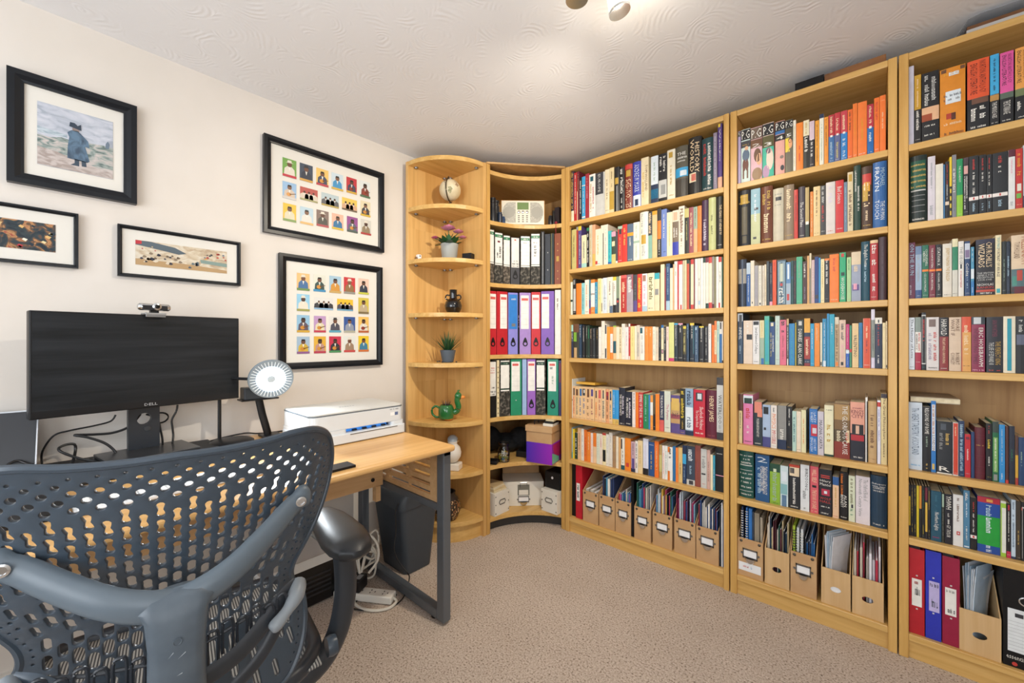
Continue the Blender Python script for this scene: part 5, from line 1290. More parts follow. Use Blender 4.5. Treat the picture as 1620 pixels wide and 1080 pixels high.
# webcam
wc = thing('webcam', 'silver and black webcam clipped on the monitor top edge', 'webcam', (-1.936, 0.240, DZ + 0.0126 + MZ1), atan2(0.561, -0.08) - pi / 2)
k = MB().tube([(0.0, -0.045, 0.028), (0.0, -0.04, 0.028), (0.0, 0.04, 0.028), (0.0, 0.045, 0.028)], 0.012, 14, rr=[0.009, 0.0125, 0.0125, 0.009])
k.build('body', M_CHROME, wc, smooth=True)
MB().box(0.004, 0.0128, -0.036, 0.036, 0.018, 0.034, 0.002).build('front_panel', mat('23252a', 0.25), wc)
l_ = MB().lathe([(0.013, 0), (0.013, 0.008), (0.008, 0.010)], 20).xf(Matrix.Translation((0.008, 0.004, 0.030)) @ Matrix.Rotation(pi / 2, 4, 'Y')).build('lens_ring', M_CHROME, wc, smooth=True)
MB().lathe([(0.0075, 0), (0.0075, 0.002), (0.004, 0.003)], 16).xf(Matrix.Translation((0.0175, 0.004, 0.030)) @ Matrix.Rotation(pi / 2, 4, 'Y')).build('lens', mat('0b0b0d', 0.1), l_)
MB().box(-0.008, 0.006, -0.012, 0.012, 0.006, 0.018).build('swivel', M_BLACKP, wc)
MB().box(-0.030, 0.020, -0.030, 0.030, 0.0006, 0.007, 0.002).build('clip', mat('aeb1b5', 0.3, 0.7), wc)
MB().box(0.0155, 0.020, -0.028, 0.028, -0.008, 0.002, 0.0015).build('clip_jaw', mat('8d9094', 0.3, 0.7), wc)

# ---------------------------------------------------------------- ring lamp
LX, LY = -1.955, 0.482
la = thing('ring_lamp', 'lit LED ring lamp on a black round foot, beside the monitor', 'lamp', (LX, LY, DZ + 0.0006))
MB().lathe([(0.070, 0.0), (0.078, 0.004), (0.078, 0.010), (0.066, 0.017), (0.030, 0.019)], 40).build('base', M_BLACKP, la, smooth=True)
MB().tube([(-0.052, -0.03, 0.012), (-0.052, -0.03, 0.262)], 0.0065, 10).build('pole', M_BLACKP, la)
hx, hy, hz = 0.095, 0.115, 0.263
MB().tube([(-0.052, -0.03, 0.262), (-0.02, 0.0, 0.266), (0.06, 0.06, hz)], 0.006, 10).build('arm', M_BLACKP, la)
fx, fy = (0.0 - (LX + hx)), (0.0 - (LY + hy)); fl_ = sqrt(fx * fx + fy * fy); fx, fy = fx / fl_, fy / fl_
Rm = Matrix.Translation((hx, hy, hz)) @ Matrix.Rotation(atan2(fy, fx) + radians(6), 4, 'Z') @ Matrix.Rotation(radians(90 + 14), 4, 'Y')
MB().lathe([(0.020, -0.010), (0.080, -0.008), (0.083, 0.0), (0.080, 0.008), (0.052, 0.004), (0.052, 0.0)], 48).xf(Rm).build('head', mat('7e8b95', 0.4), la, smooth=True)
M_LED = emit('f4fbff', 30.0, 'led_diffuser')
d_ = MB(); n = 48
for r0, r1 in ((0.016, 0.052),):
    v = [(r0 * cos(2 * pi * i / n), r0 * sin(2 * pi * i / n), 0.006) for i in range(n)] + [(r1 * cos(2 * pi * i / n), r1 * sin(2 * pi * i / n), 0.0055) for i in range(n)]
    d_.add(v, [(i, (i + 1) % n, n + (i + 1) % n, n + i) for i in range(n)])
d_.xf(Rm).build('diffuser', M_LED, la)
dd = MB()
for i in range(36):
    a = 2 * pi * i / 36; dd.box(0.055, 0.075, -0.0014, 0.0014, 0.0055, 0.0085).xf(Matrix.Rotation(a, 4, 'Z'), len(dd.v) - 8)
dd.xf(Rm).build('reflector_ribs', mat('dfe7ec', 0.25), la)['kind'] = 'stuff'
MB().lathe([(0.015, 0.002), (0.015, 0.008), (0.004, 0.010)], 20).xf(Rm).build('hub', mat('aebac2', 0.4), la)
ld = bpy.data.lights.new('led_glow', 'AREA'); ld.shape = 'DISK'; ld.size = 0.10; ld.energy = 4.0; ld.color = (0.86, 0.94, 1.0)
lo_ = bpy.data.objects.new('led_glow', ld); COL.objects.link(lo_); lo_.parent = la; lo_.matrix_local = Rm @ Matrix.Translation((0, 0, 0.012)) @ Matrix.Rotation(pi, 4, 'X')

# black stand with a flat box head
bs = thing('device_stand', 'black leaning stand with a wide flat head behind the ring lamp', 'stand', (-1.985, 0.625, DZ + 0.0006))
MB().box(-0.035, 0.045, -0.03, 0.045, 0, 0.010, 0.003).build('base', M_BLACKP, bs)
MB().tube([(0.0, 0.0, 0.008), (-0.004, -0.022, 0.10), (-0.008, -0.034, 0.168)], 0.015, 10, 0.55).build('post', M_BLACKP, bs, smooth=True)
MB().box(-0.045, 0.015, -0.095, 0.030, 0.168, 0.220, 0.004).build('head', mat('2a3037', 0.4), bs)
MB().box(-0.048, 0.020, -0.105, 0.038, 0.164, 0.171, 0.002).build('tray', M_BLACKP, bs)

# ---------------------------------------------------------------- printer
PX, PY = -1.752, 0.860
pr = thing('printer', 'white inkjet printer with a blue-lit paper slot on the desk end', 'printer', (PX, PY, DZ + 0.0006))
M_PW = mat('d3d8dc', 0.35, name='white_plastic'); HP = 0.131
fx0, fx1, fy0, fy1 = -0.145, 0.145, -0.208, 0.208
def rounded(x0, x1, y0, y1, r, n=5):
    out = []
    for cx, cy, a0 in ((x1 - r, y0 + r, -pi / 2), (x1 - r, y1 - r, 0), (x0 + r, y1 - r, pi / 2), (x0 + r, y0 + r, pi)):
        for i in range(n + 1): out.append((cx + r * cos(a0 + pi / 2 * i / n), cy + r * sin(a0 + pi / 2 * i / n)))
    return out
MB().prism(rounded(fx0, fx1 + 0.012, fy0 - 0.003, fy1 + 0.003, 0.016), 0.003, 0.042).build('lower_body', M_PW, pr, bevel=0.003)
MB().prism(rounded(fx0, fx1 - 0.03, fy0 + 0.02, fy1 - 0.02, 0.016), 0.042, 0.058).build('slot_back', mat('17345e', 0.4), pr)
MB().prism(rounded(fx0, fx1, fy0, fy1, 0.028), 0.058, 0.122).build('upper_body', M_PW, pr, bevel=0.003)
for ya, yb in ((fy0, fy0 + 0.145), (fy1 - 0.065, fy1)):
    MB().prism(rounded(fx0, fx1 + 0.003, ya, yb, 0.016), 0.0415, 0.0585).build('slot_cheek', M_PW, pr)
MB().prism(rounded(fx0 - 0.001, fx1 + 0.001, fy0 - 0.001, fy1 + 0.001, 0.028), 0.122, 0.1245).build('seam', mat('5d666e', 0.4), pr)
MB().prism(rounded(fx0 + 0.001, fx1 - 0.001, fy0 + 0.001, fy1 - 0.001, 0.028), 0.1245, HP).build('scanner_lid', mat('c8c9c6', 0.3), pr, bevel=0.002)
MB().box(fx1 - 0.03, fx1 - 0.028, fy0 + 0.15, fy1 - 0.075, 0.043, 0.056).build('slot_light', emit('3f8fe8', 0.7, 'blue_led_strip'), pr)
for i in range(4):
    MB().box(fx1 - 0.026, fx1 - 0.016, -0.03 + i * 0.045, -0.012 + i * 0.045, 0.043, 0.050).build('feed_roller', mat('101c30', 0.4), pr)
MB().tube([(fx1 + 0.0128, -0.055, 0.037), (fx1 + 0.0128, 0.165, 0.037)], 0.0016, 6).build('tray_lip', mat('4a4640', 0.4), pr)
MB().box(fx1 - 0.0005, fx1 + 0.0006, 0.160, 0.176, 0.085, 0.099).build('sticker', mat('5f6f96', 0.5), pr)
MB().box(fx1 - 0.0005, fx1 + 0.0005, 0.138, 0.158, 0.085, 0.099).build('energy_label', M_PAPER, pr)
put_text('*', mat('8a8d92', 0.5), pr, lambda a, b: (0.03 - 0.012 * b, -0.04 + 0.07 * a, HP + 0.0003), 'logo', 9, 3)
put_text('*', mat('9aa0a6', 0.5), pr, lambda a, b: (fx1 + 0.0006, 0.135 + 0.045 * a, 0.110 + 0.006 * b), 'lettering', 10, 8)

# ---------------------------------------------------------------- laptop, keyboard, papers and small things on the desk
lt = thing('laptop', 'dark tilted screen with silver edge, left part of the desk', 'laptop', (-1.99, -0.20, DZ + 0.0006), radians(-6))
Rl = Matrix.Rotation(radians(-14), 4, 'Y')
MB().box(0, 0.006, -0.18, 0.165, 0.012, 0.205, 0.001).xf(Rl).build('lid', mat('b9bcc0', 0.3, 0.8), lt)
MB().box(0.006, 0.0068, -0.177, 0.161, 0.014, 0.200).xf(Rl).build('screen', mat('202228', 0.35), lt)
MB().box(0.0, 0.21, -0.18, 0.165, 0.0, 0.012, 0.002).build('keyboard_base', mat('3a3c40', 0.4, 0.5), lt)
kb = thing('keyboard', 'white keyboard on the desk in front of the monitor', 'keyboard', (-1.49, 0.24, DZ + 0.0006), radians(2))
MB().box(-0.062, 0.062, -0.21, 0.21, 0.0, 0.010, 0.003).build('body', mat('e2e4e6', 0.4), kb)
kk = MB()
for r in range(5):
    for c in range(14): kk.box(-0.054 + r * 0.021, -0.036 + r * 0.021, -0.203 + c * 0.029, -0.178 + c * 0.029, 0.010, 0.0135)
kk.build('keys', mat('f2f3f3', 0.45), kb)['kind'] = 'stuff'
o = slab('paper_sheet', 'white papers lying on the desk between keyboard and printer', 'paper', -1.60, -1.33, 0.49, 0.62, DZ + 0.0004, 0.003, M_PAPER)
o = slab('phone', 'small black phone lying on the desk front edge', 'phone', -1.345, -1.285, 0.565, 0.668, DZ + 0.0004, 0.008, M_BLACKP)
o = slab('notebook', 'black notebook lying on the desk behind the chair back', 'notebook', -1.66, -1.44, -0.10, 0.02, DZ + 0.0004, 0.016, M_BLACKP)

# cables hanging behind the desk items
def cable(name, label, pts, r, m=M_CABLE, cat='cable', group=None):
    o = MB().tube(spline(pts, 10), r, 8).build(name, m, smooth=True); tag(o, label, cat, group); return o
XC = -2.035
def wc_(u, v, x=XC): y, z = on_x(u, v, x); return (x, y, max(z, DZ + 0.006))
G = 'black cables behind the monitor'
cable('cable', 'thin black cable looping down from the monitor edge to the desk', [wc_(183, 656), wc_(175, 666), wc_(150, 673), wc_(110, 681), wc_(85, 689), wc_(68, 712), wc_(66, 730), wc_(70, 739, -1.99), wc_(90, 742, -1.94)], 0.0028, group=G)
cable('cable', 'thick black cable making a pointed bend beside the monitor neck', [wc_(222, 655, -2.052), wc_(205, 674), wc_(180, 684), wc_(150, 687), wc_(118, 688), wc_(140, 692, -2.02), wc_(168, 702, -2.01), wc_(184, 717, -2.0), wc_(180, 727, -1.99), wc_(170, 736, -1.97)], 0.0042, group=G)
cable('cable', 'black cable tied in a small loop near the wall', [wc_(160, 731, -1.985), wc_(130, 726, -2.0), wc_(100, 716, -2.01), wc_(93, 709, -2.02), wc_(105, 703, -2.03), wc_(118, 703, -2.035), wc_(119, 715, -2.03), wc_(113, 738, -1.98)], 0.004, group=G)
cable('cable', 'black cable arching beside the dark screen', [wc_(8, 741, -1.95), wc_(15, 733, -1.96), wc_(28, 729, -1.97), wc_(42, 733, -1.96), wc_(60, 740, -1.93)], 0.004, group=G)
cable('cable', 'black cable hanging straight beside the neck hole', [wc_(231, 655, -2.04), wc_(243, 659, -2.035), wc_(251, 667, -2.03), wc_(254, 680, -2.03), wc_(257, 695, -2.03), wc_(257, 712, -1.99)], 0.0035, group=G)
cable('cable', 'black cable with an S bend between neck and ring lamp', [wc_(281, 640, -2.03), wc_(279, 650, -2.03), wc_(272, 664, -2.03), wc_(273, 677, -2.03), wc_(274, 690, -2.03), wc_(272, 708, -2.0)], 0.0035, group=G)
cable('cable', 'black cable lying around the ring lamp foot', [(-2.03, 0.36, DZ + 0.005), (-2.045, 0.42, DZ + 0.005), (-2.05, 0.48, DZ + 0.012), (-2.03, 0.55, DZ + 0.02), (-2.03, 0.60, DZ + 0.010), (-2.03, 0.68, DZ + 0.005), (-2.035, 0.80, DZ + 0.005)], 0.0032, group=G)

# ---------------------------------------------------------------- under the desk
bn = thing('waste_bin', 'tall charcoal plastic bin with flap lid past the desk end', 'bin', (-1.815, 1.215, 0.0))
v = []; lo = rounded(-0.105, 0.115, -0.075, 0.085, 0.03); hi = rounded(-0.135, 0.135, -0.112, 0.118, 0.03); n = len(lo)
v = [(x, y, 0.004) for x, y in lo] + [(x, y, 0.345) for x, y in hi]
MB().add(v, [tuple(range(n - 1, -1, -1)), tuple(range(n, 2 * n))] + [(i, (i + 1) % n, n + (i + 1) % n, n + i) for i in range(n)]).build('body', mat('3c434b', 0.45), bn, smooth=True)
hi2 = rounded(-0.142, 0.142, -0.118, 0.124, 0.03); lid = MB(); m_ = 8
pts = []
for j in range(m_ + 1):   # domed lid, its crown across the bin
    s_ = 1.0 - 0.42 * (j / m_) ** 2
    pts.append([(x if abs(x) < 1 else x, y * s_, 0.335 + 0.075 * sin(pi / 2 * j / m_)) for x, y in hi2])
v = [p for r_ in pts for p in r_]; f = [tuple(range(n - 1, -1, -1)), tuple(range(m_ * n, (m_ + 1) * n))]
for j in range(m_):
    for i in range(n): f.append((j * n + i, j * n + (i + 1) % n, (j + 1) * n + (i + 1) % n, (j + 1) * n + i))
ld_ = lid.add(v, f).build('lid', mat('383f47', 0.4), bn, smooth=True)
MB().box(-0.11, 0.115, -0.045, 0.05, 0.409, 0.414, 0.002).build('flap', mat('40474f', 0.4), ld_)
pc = thing('computer_tower', 'black computer tower lying under the desk behind the chair arm', 'computer', (-1.93, 0.72, 0.0))
MB().box(-0.135, 0.12, -0.22, 0.215, 0.006, 0.195, 0.004).build('case', mat('131417', 0.35), pc)
MB().box(0.1205, 0.125, -0.212, 0.207, 0.012, 0.19, 0.002).build('front_panel', mat('0e0f11', 0.25), pc)
for i in range(5): MB().box(0.125, 0.1265, -0.18, 0.10, 0.05 + i * 0.02, 0.058 + i * 0.02).build('grille_bar', mat('24262a', 0.4), pc)
tr = thing('paper_tray', 'white paper tray on top of the black computer tower', 'tray', (-1.90, 0.70, 0.1966))
MB().box(-0.10, 0.135, -0.17, 0.12, 0.0, 0.006).box(0.129, 0.135, -0.17, 0.12, 0.006, 0.04).box(-0.10, -0.094, -0.17, 0.12, 0.006, 0.04).box(-0.094, 0.129, 0.114, 0.12, 0.006, 0.04).build('shell', mat('d8d9d6', 0.4), tr)
MB().box(-0.088, 0.122, -0.165, 0.108, 0.0066, 0.03).build('paper_stack', M_PAPER, tr)
# power strip, adapter and cable tangle
ps = thing('power_strip', 'white four-socket power strip on the carpet under the desk', 'power strip', (-1.640, 0.955, 0.0), radians(32))
MB().box(-0.20, 0.075, -0.028, 0.028, 0.003, 0.036, 0.005).build('body', mat('e6e4dc', 0.4), ps)
for i in range(4):
    for dx, dy in ((0.012, 0.0), (-0.008, 0.009), (-0.008, -0.009)):
        MB().box(0.035 - i * 0.06 + dx - 0.002, 0.035 - i * 0.06 + dx + 0.002, dy - 0.004, dy + 0.004, 0.0362, 0.0368).build('socket', M_BLACKP, ps)
ad = thing('power_adapter', 'black plug adapter standing on the white power strip', 'adapter', (-1.735, 0.905, 0.0372), radians(30))
MB().box(-0.05, 0.035, -0.035, 0.035, 0.0, 0.055, 0.006).build('body', M_BLACKP, ad)
MB().box(-0.03, 0.0, -0.025, 0.005, 0.0552, 0.0558).build('rating_label', mat('d9d9d6', 0.6), ad)
MB().box(0.005, 0.028, -0.02, 0.015, 0.0552, 0.0558).build('rating_label', mat('8f9296', 0.6), ad)
MW_ = mat('d3cfc4', 0.45); GW = 'white mains cables under the desk'
cable('mains_cable', 'white mains cable curling out of the power strip end', [(-1.578, 0.992, 0.02), (-1.555, 0.995, 0.012), (-1.545, 0.955, 0.008), (-1.575, 0.905, 0.008), (-1.64, 0.87, 0.010), (-1.70, 0.87, 0.02), (-1.765, 0.90, 0.06)], 0.006, MW_, group=GW)
R = random.Random(4)
for i in range(4):
    c0 = Vector((-1.775, 0.965 + 0.008 * i, 0.10 + 0.028 * i))
    pts = [c0 + Vector((R.uniform(-0.008, 0.008) + 0.010 * cos(a), 0.055 * cos(a + i), 0.055 * sin(a + i) + 0.02 * sin(2 * a))) for a in [2 * pi * j / 9 for j in range(12)]]
    pts[0] = Vector((-1.775, 0.95 + 0.01 * i, 0.26 - 0.01 * i)); pts.append(Vector((-1.74, 0.925, 0.075)))
    cable('mains_cable', 'white looped mains cable in the tangle above the black adapter', pts, 0.0048, MW_, group=GW)
cable('mains_cable', 'white mains cable arching from the tangle to the adapter', [(-1.80, 0.955, 0.25), (-1.765, 0.99, 0.235), (-1.735, 1.01, 0.19), (-1.72, 1.0, 0.13), (-1.72, 0.955, 0.09)], 0.0055, MW_, group=GW)
cable('flex_cable', 'thin black cable running over the bin side to the carpet', [(-1.70, 1.10, 0.37), (-1.705, 1.085, 0.33), (-1.70, 1.085, 0.25), (-1.69, 1.07, 0.16), (-1.665, 1.085, 0.10), (-1.63, 1.10, 0.065), (-1.59, 1.085, 0.057), (-1.555, 1.03, 0.012), (-1.55, 0.96, 0.006), (-1.59, 0.90, 0.006), (-1.66, 0.85, 0.006), (-1.70, 0.88, 0.006)], 0.003)
cable('flex_cable', 'thin black cable looped on the carpet round the power strip', [(-1.69, 0.86, 0.006), (-1.70, 0.92, 0.006), (-1.68, 1.0, 0.006), (-1.64, 1.015, 0.006), (-1.60, 1.025, 0.006)], 0.003)
# ================================================================ things on the curved corner unit
def on_arc(u, back=0.010):
    a, b = bearing(u); r = AR + back
    # |s(a,b) - (AX,AY)| = r, the far crossing
    A = a * a + b * b; B = -2 * (a * AX + b * AY); Cc = AX * AX + AY * AY - r * r
    s = (-B + sqrt(B * B - 4 * A * Cc)) / (2 * A); return s * a, s * b
def arc_file(u0, u1, vt, z, label, base, spec, ring=True, name='lever_arch_file', d=0.27, back=0.012, spot=0.17, group='files on the curved corner shelves'):
    p, q = on_arc(u0, back), on_arc(u1, back); cx, cy = (p[0] + q[0]) / 2, (p[1] + q[1]) / 2
    rz = atan2(cy - AY, cx - AX) - pi / 2
    w = sqrt((p[0] - q[0]) ** 2 + (p[1] - q[1]) ** 2) * cos(0.18) - 0.001
    h = min(z_at(vt, cx, cy) - z, min([q_ for q_ in CS + [2.176] if q_ > z + 0.1]) - 0.030 - z)
    return lever_arch(label, (cx, cy, z + 0.0006), w, h, base, spec, rz, d, group, ring, spot, 0.0, name)
M_MARB = noisy('marbled_card', '26251f', '8d857a', 55, 0.7, lo=0.48, hi=0.72)
M_MARBB = noisy('marbled_card_brown', '3a332b', '9b8f80', 55, 0.7, lo=0.45, hi=0.72)
LBL = (0.36, 0.985, 0.06, 0.94, 'f1efe8')
def grn(z): return [(0.385, 0.375 + 0.02, 0.06, 0.94, 'dg'), (0.90, 0.955, 0.06, 0.94, 'gn'), ('t', '*', 0.915, 0.94, 0.3, 0.75, 'wh', 'h')]
def c5(x): return 755 + x / 9.0
z = CS[1]
arc_file(774.0, c5(241), 362.5, z, 'marbled lever arch file against the left upright, second corner shelf', M_MARBB, [LBL] + grn(0), ring=False)
arc_file(c5(246), c5(366), 367.5, z, 'marbled lever arch file with a dark red dot on its label', M_MARB, [LBL] + grn(0) + [(0.80, 0.835, 0.35, 0.65, 'mr'), ('t', '*', 0.5, 0.72, 0.55, 0.8, 'ch', 'v'), ('t', '*', 0.5, 0.6, 0.25, 0.45, 'ch', 'v')], ring=False)
arc_file(c5(370), c5(470), 372, z, 'narrow marbled lever arch file with blank cream label', M_MARBB, [LBL] + grn(0), ring=False)
arc_file(c5(475), c5(606), 375.5, z, 'grey-black lever arch file, print at the label foot, finger ring', 'ch', [(0.36, 0.985, 0.08, 0.92, 'eceae2'), (0.93, 0.955, 0.4, 0.6, 'rs'), ('t', '*', 0.48, 0.51, 0.3, 0.75, 'ch', 'h'), ('t', '*', 0.42, 0.455, 0.16, 0.86, 'ch', 'h'), ('t', '*', 0.375, 0.40, 0.16, 0.86, 'ch', 'h')])
arc_file(c5(612), c5(757), 373, z, 'marbled lever arch file with faintly ruled cream label', M_MARB, [LBL] + grn(0) + [('t', '*', 0.84, 0.87, 0.2, 0.7, 'st', 'h')] + [(0.45 + 0.07 * i, 0.453 + 0.07 * i, 0.1, 0.9, 'st') for i in range(6)], ring=False)
arc_file(c5(760), c5(897), 369, z, 'marbled lever arch file with tall handwritten title', M_MARB, [LBL] + grn(0) + [('t', '*', 0.55, 0.76, 0.35, 0.65, 'ch', 'v'), ('t', '*', 0.80, 0.83, 0.25, 0.7, 'gy', 'h')], ring=False)
arc_file(c5(905), c5(958), 366, z, 'black ring binder with a silver edge', M_BLACKP, [(0.02, 0.98, 0.45, 0.62, 'st')], False, 'ring_binder', 0.25)
arc_file(c5(963), c5(1042), 370, z, 'navy-black ring binder with two rivets', '1d2430', [(0.28, 0.30, 0.45, 0.6, 'lg'), (0.62, 0.64, 0.45, 0.6, 'lg')], False, 'ring_binder', 0.25)
arc_file(c5(1046), c5(1092), 369, z, 'thin dark green binder with olive stripe', '1c2b2e', [(0.0, 1.0, 0.1, 0.35, 'ol')], False, 'ring_binder', 0.25)
arc_file(c5(1098), c5(1192), 369, z, 'russet brown album with gilt flower marks', '8a4526', [(0.45, 0.55, 0.3, 0.7, 'mu')] + [(k, k + 0.02, 0.45, 0.58, 'gd') for k in (0.1, 0.25, 0.65, 0.78)], False, 'photo_album', 0.23)
z = CS[2]
def c6(x): return 755 + x / 9.82
def lab3(x0, x1): return [(0.41, 0.955, x0, x1, 'f1efe8'), (0.87, 0.91, x0 + 0.1 * (x1 - x0), x1 - 0.08 * (x1 - x0), 'cb')] + [(0.48 + 0.09 * i, 0.483 + 0.09 * i, x0 + 0.06, x1 - 0.06, 'lg') for i in range(5)]
arc_file(774.0, c6(300), 460.3, z, 'red lever arch file against the left upright, third corner shelf', 'c41d2b', lab3(0.06, 0.92))
arc_file(c6(304), c6(474), 461, z, 'red lever arch file beside the lilac one with blue label', 'c01b28', lab3(0.30, 0.94))
arc_file(c6(480), c6(632), 463, z, 'periwinkle lever arch file with bright blue label head', '8f8bd8', [(0.41, 0.97, 0.06, 0.94, '2a7fd0'), (0.60, 0.80, 0.14, 0.88, 'f1efe8'), (0.42, 0.57, 0.08, 0.92, 'f1efe8'), ('t', '*', 0.88, 0.91, 0.22, 0.8, 'wh', 'h'), (0.45, 0.50, 0.35, 0.75, 'gy')])
arc_file(c6(636), c6(652), 466, z, 'slim black folder with white spine letters, corner unit', M_BLACKP, [('t', '*', 0.45, 0.65, 0.2, 0.8, 'wh', 'v')], False, 'folder', 0.23)
arc_file(c6(656), c6(834), 463, z, 'wide lilac lever arch file, red logo on ruled label', 'a988cc', lab3(0.10, 0.82))
arc_file(c6(838), c6(985), 462, z, 'red lever arch file between two purple ones', 'cc1f2c', lab3(0.08, 0.86))
arc_file(c6(990), c6(1196), 460.5, z, 'purple lever arch file, its blue-violet side showing', '7f55b5', lab3(0.04, 0.62))
arc_file(c6(1204), c6(1300), 458.5, z, 'white slim box against the right upright, brown vertical print', 'wh', [('t', '*', 0.68, 0.92, 0.35, 0.6, 'br', 'v')], False, 'box_file', 0.22)
z = CS[3]
def c7(x): return 755 + x / 9.39
arc_file(774.0, c7(288), 570.5, z, 'black lever arch file with red handwriting on narrow label', M_BLACKP, [(0.38, 0.98, 0.06, 0.90, 'eceae2'), ('t', '*', 0.86, 0.88, 0.15, 0.7, 'rs', 'h'), ('t', '*', 0.82, 0.84, 0.15, 0.8, 'rs', 'h'), ('t', '*', 0.78, 0.80, 0.15, 0.8, 'rs', 'h'), ('t', '*', 0.51, 0.54, 0.3, 0.7, 'ch', 'h'), ('t', '*', 0.44, 0.475, 0.16, 0.84, 'ch', 'h'), ('t', '*', 0.395, 0.42, 0.16, 0.8, 'ch', 'h')], ring=False)
arc_file(c7(291), c7(330), 569.5, z, 'thin cream punched binder beside the black file', 'e3d3a8', [(0.05 + 0.09 * i, 0.075 + 0.09 * i, 0.3, 0.6, 'br') for i in range(10)], False, 'ring_binder', 0.25)
arc_file(c7(336), c7(490), 565, z, 'black marbled lever arch file with dark green label head', M_MARB, [(0.44, 0.975, 0.07, 0.90, 'f1efe8'), (0.90, 0.955, 0.07, 0.9, 'dg'), (0.465, 0.49, 0.07, 0.9, 'dg'), ('t', '*', 0.915, 0.94, 0.3, 0.75, 'sg', 'h')], ring=False)
arc_file(c7(496), c7(662), 564, z, 'emerald lever arch file without finger ring', '1b8a63', [(0.43, 0.955, 0.06, 0.84, 'f1efe8'), (0.88, 0.92, 0.15, 0.7, 'cb'), (0.26, 0.28, 0.44, 0.52, 'lg')] + [(0.52 + 0.09 * i, 0.523 + 0.09 * i, 0.1, 0.8, 'lg') for i in range(4)], ring=False)
arc_file(c7(668), c7(736), 567, z, 'pale blue folder next to the emerald file', '9db8e0', [], False, 'folder', 0.24)
arc_file(c7(741), c7(868), 565, z, 'purple lever arch file with ruled label and finger ring, fourth shelf', '9a63c0', [(0.43, 0.955, 0.08, 0.92, 'f1efe8'), (0.88, 0.92, 0.15, 0.85, 'cb')] + [(0.52 + 0.09 * i, 0.523 + 0.09 * i, 0.12, 0.9, 'lg') for i in range(4)])
arc_file(c7(873), c7(1016), 566, z, 'black marbled lever arch file between purple and green', M_MARB, [(0.44, 0.97, 0.06, 0.88, 'f1efe8'), (0.89, 0.95, 0.06, 0.88, 'dg'), (0.465, 0.49, 0.06, 0.88, 'dg'), ('t', '*', 0.905, 0.935, 0.2, 0.75, 'sg', 'h')], ring=False)
arc_file(c7(1040), c7(1206), 564, z, 'green lever arch file with scribbled label and finger ring', '148a70', [(0.43, 0.955, 0.08, 0.80, 'f1efe8'), (0.88, 0.92, 0.2, 0.7, 'cb'), ('t', '*', 0.82, 0.87, 0.22, 0.5, 'tl', 'h'), ('t', '*', 0.55, 0.7, 0.4, 0.6, 'sg', 'v')])
arc_file(c7(1208), c7(1250), 570, z, 'thin dark purple and red folder at the right upright', '2f2a5a', [(0.6, 0.95, 0.2, 0.9, 'mr')], False, 'folder', 0.22)

# ---- radio and its neighbours, top shelf of the corner unit
z = CS[0] + 0.0006
rd_ = thing('radio', 'cream digital radio with wooden sides and green screen', 'radio', (-1.640, 1.962, z), radians(43))
RW, RH, RD = 0.282, 0.168, 0.12
W_RAD = wood('radio_veneer', 0, 'd8a052', 'b57a35')
M_CRM = mat('e2dbc8', 0.35)
MB().box(-RW / 2, RW / 2, 0.006, RD, 0.006, RH).build('case', W_RAD, rd_, bevel=0.006)
MB().box(-RW / 2 + 0.006, RW / 2 - 0.006, 0.0, 0.006, 0.012, RH - 0.006).build('front_panel', M_CRM, rd_, bevel=0.0015)
M_GRL = noisy('speaker_mesh', '9d9a8e', 'c3bfb2', 260, 0.5, lo=0.4, hi=0.6)
for sx in (-1, 1):
    cx = sx * 0.088; n = 28; pp = []
    for i in range(n + 1):
        a = pi / 2 + pi * i / n
        pp.append((cx - sx * -0.0 + (-sx) * -1 * 0.0, 0))
    outl = [(cx - sx * 0.042, 0.024), (cx - sx * 0.042, RH - 0.018)] + [(cx + sx * (0.0 + 0.044 * cos(pi / 2 - pi * i / n)) - sx * 0.004, RH / 2 + 0.003 + (RH / 2 - 0.021) * sin(pi / 2 - pi * i / n)) for i in range(n + 1)]
    if sx < 0: outl = outl[::-1]
    o = MB().add([(x, -0.0022, zz) for x, zz in outl] + [(x, 0.0, zz) for x, zz in outl], [tuple(range(len(outl)))] + [(i, (i + 1) % len(outl), len(outl) + (i + 1) % len(outl), len(outl) + i) for i in range(len(outl))]).build('speaker_grille', M_GRL, rd_)
    MB().lathe([(0.036, 0), (0.036, 0.001), (0.0345, 0.001)], 32).xf(Matrix.Translation((cx - sx * 0.0, -0.0022, RH / 2 + 0.004)) @ Matrix.Rotation(pi / 2, 4, 'X')).build('speaker_cone', mat('a3a095', 0.5), o)
MB().box(-0.036, 0.036, -0.001, 0.0, 0.105, 0.150).build('screen', mat('6f8a52', 0.2), rd_)
for i in range(3):
    MB().lathe([(0.0085, 0), (0.0085, 0.008), (0.006, 0.0095)], 18).xf(Matrix.Translation((-0.026 + 0.026 * i, 0.0, 0.088)) @ Matrix.Rotation(pi / 2, 4, 'X')).build('knob', M_CHROME, rd_, smooth=True)
for r in range(4):
    for c in range(3): MB().box(-0.032 + 0.026 * c, -0.020 + 0.026 * c, -0.002, 0.0, 0.064 - 0.0125 * r, 0.069 - 0.0125 * r).build('button', mat('4d4a45', 0.4), rd_)
MB().tube([(-0.068, 0.06, RH - 0.002), (-0.06, 0.06, RH + 0.006), (0, 0.06, RH + 0.013), (0.06, 0.06, RH + 0.006), (0.068, 0.06, RH - 0.002)], 0.006, 8, 0.6).build('handle', mat('d3d0c8', 0.3), rd_, smooth=True)
bi = thing('binoculars', 'black binoculars standing on end beside the radio', 'binoculars', (*on_arc(782, 0.055), z), radians(-70))
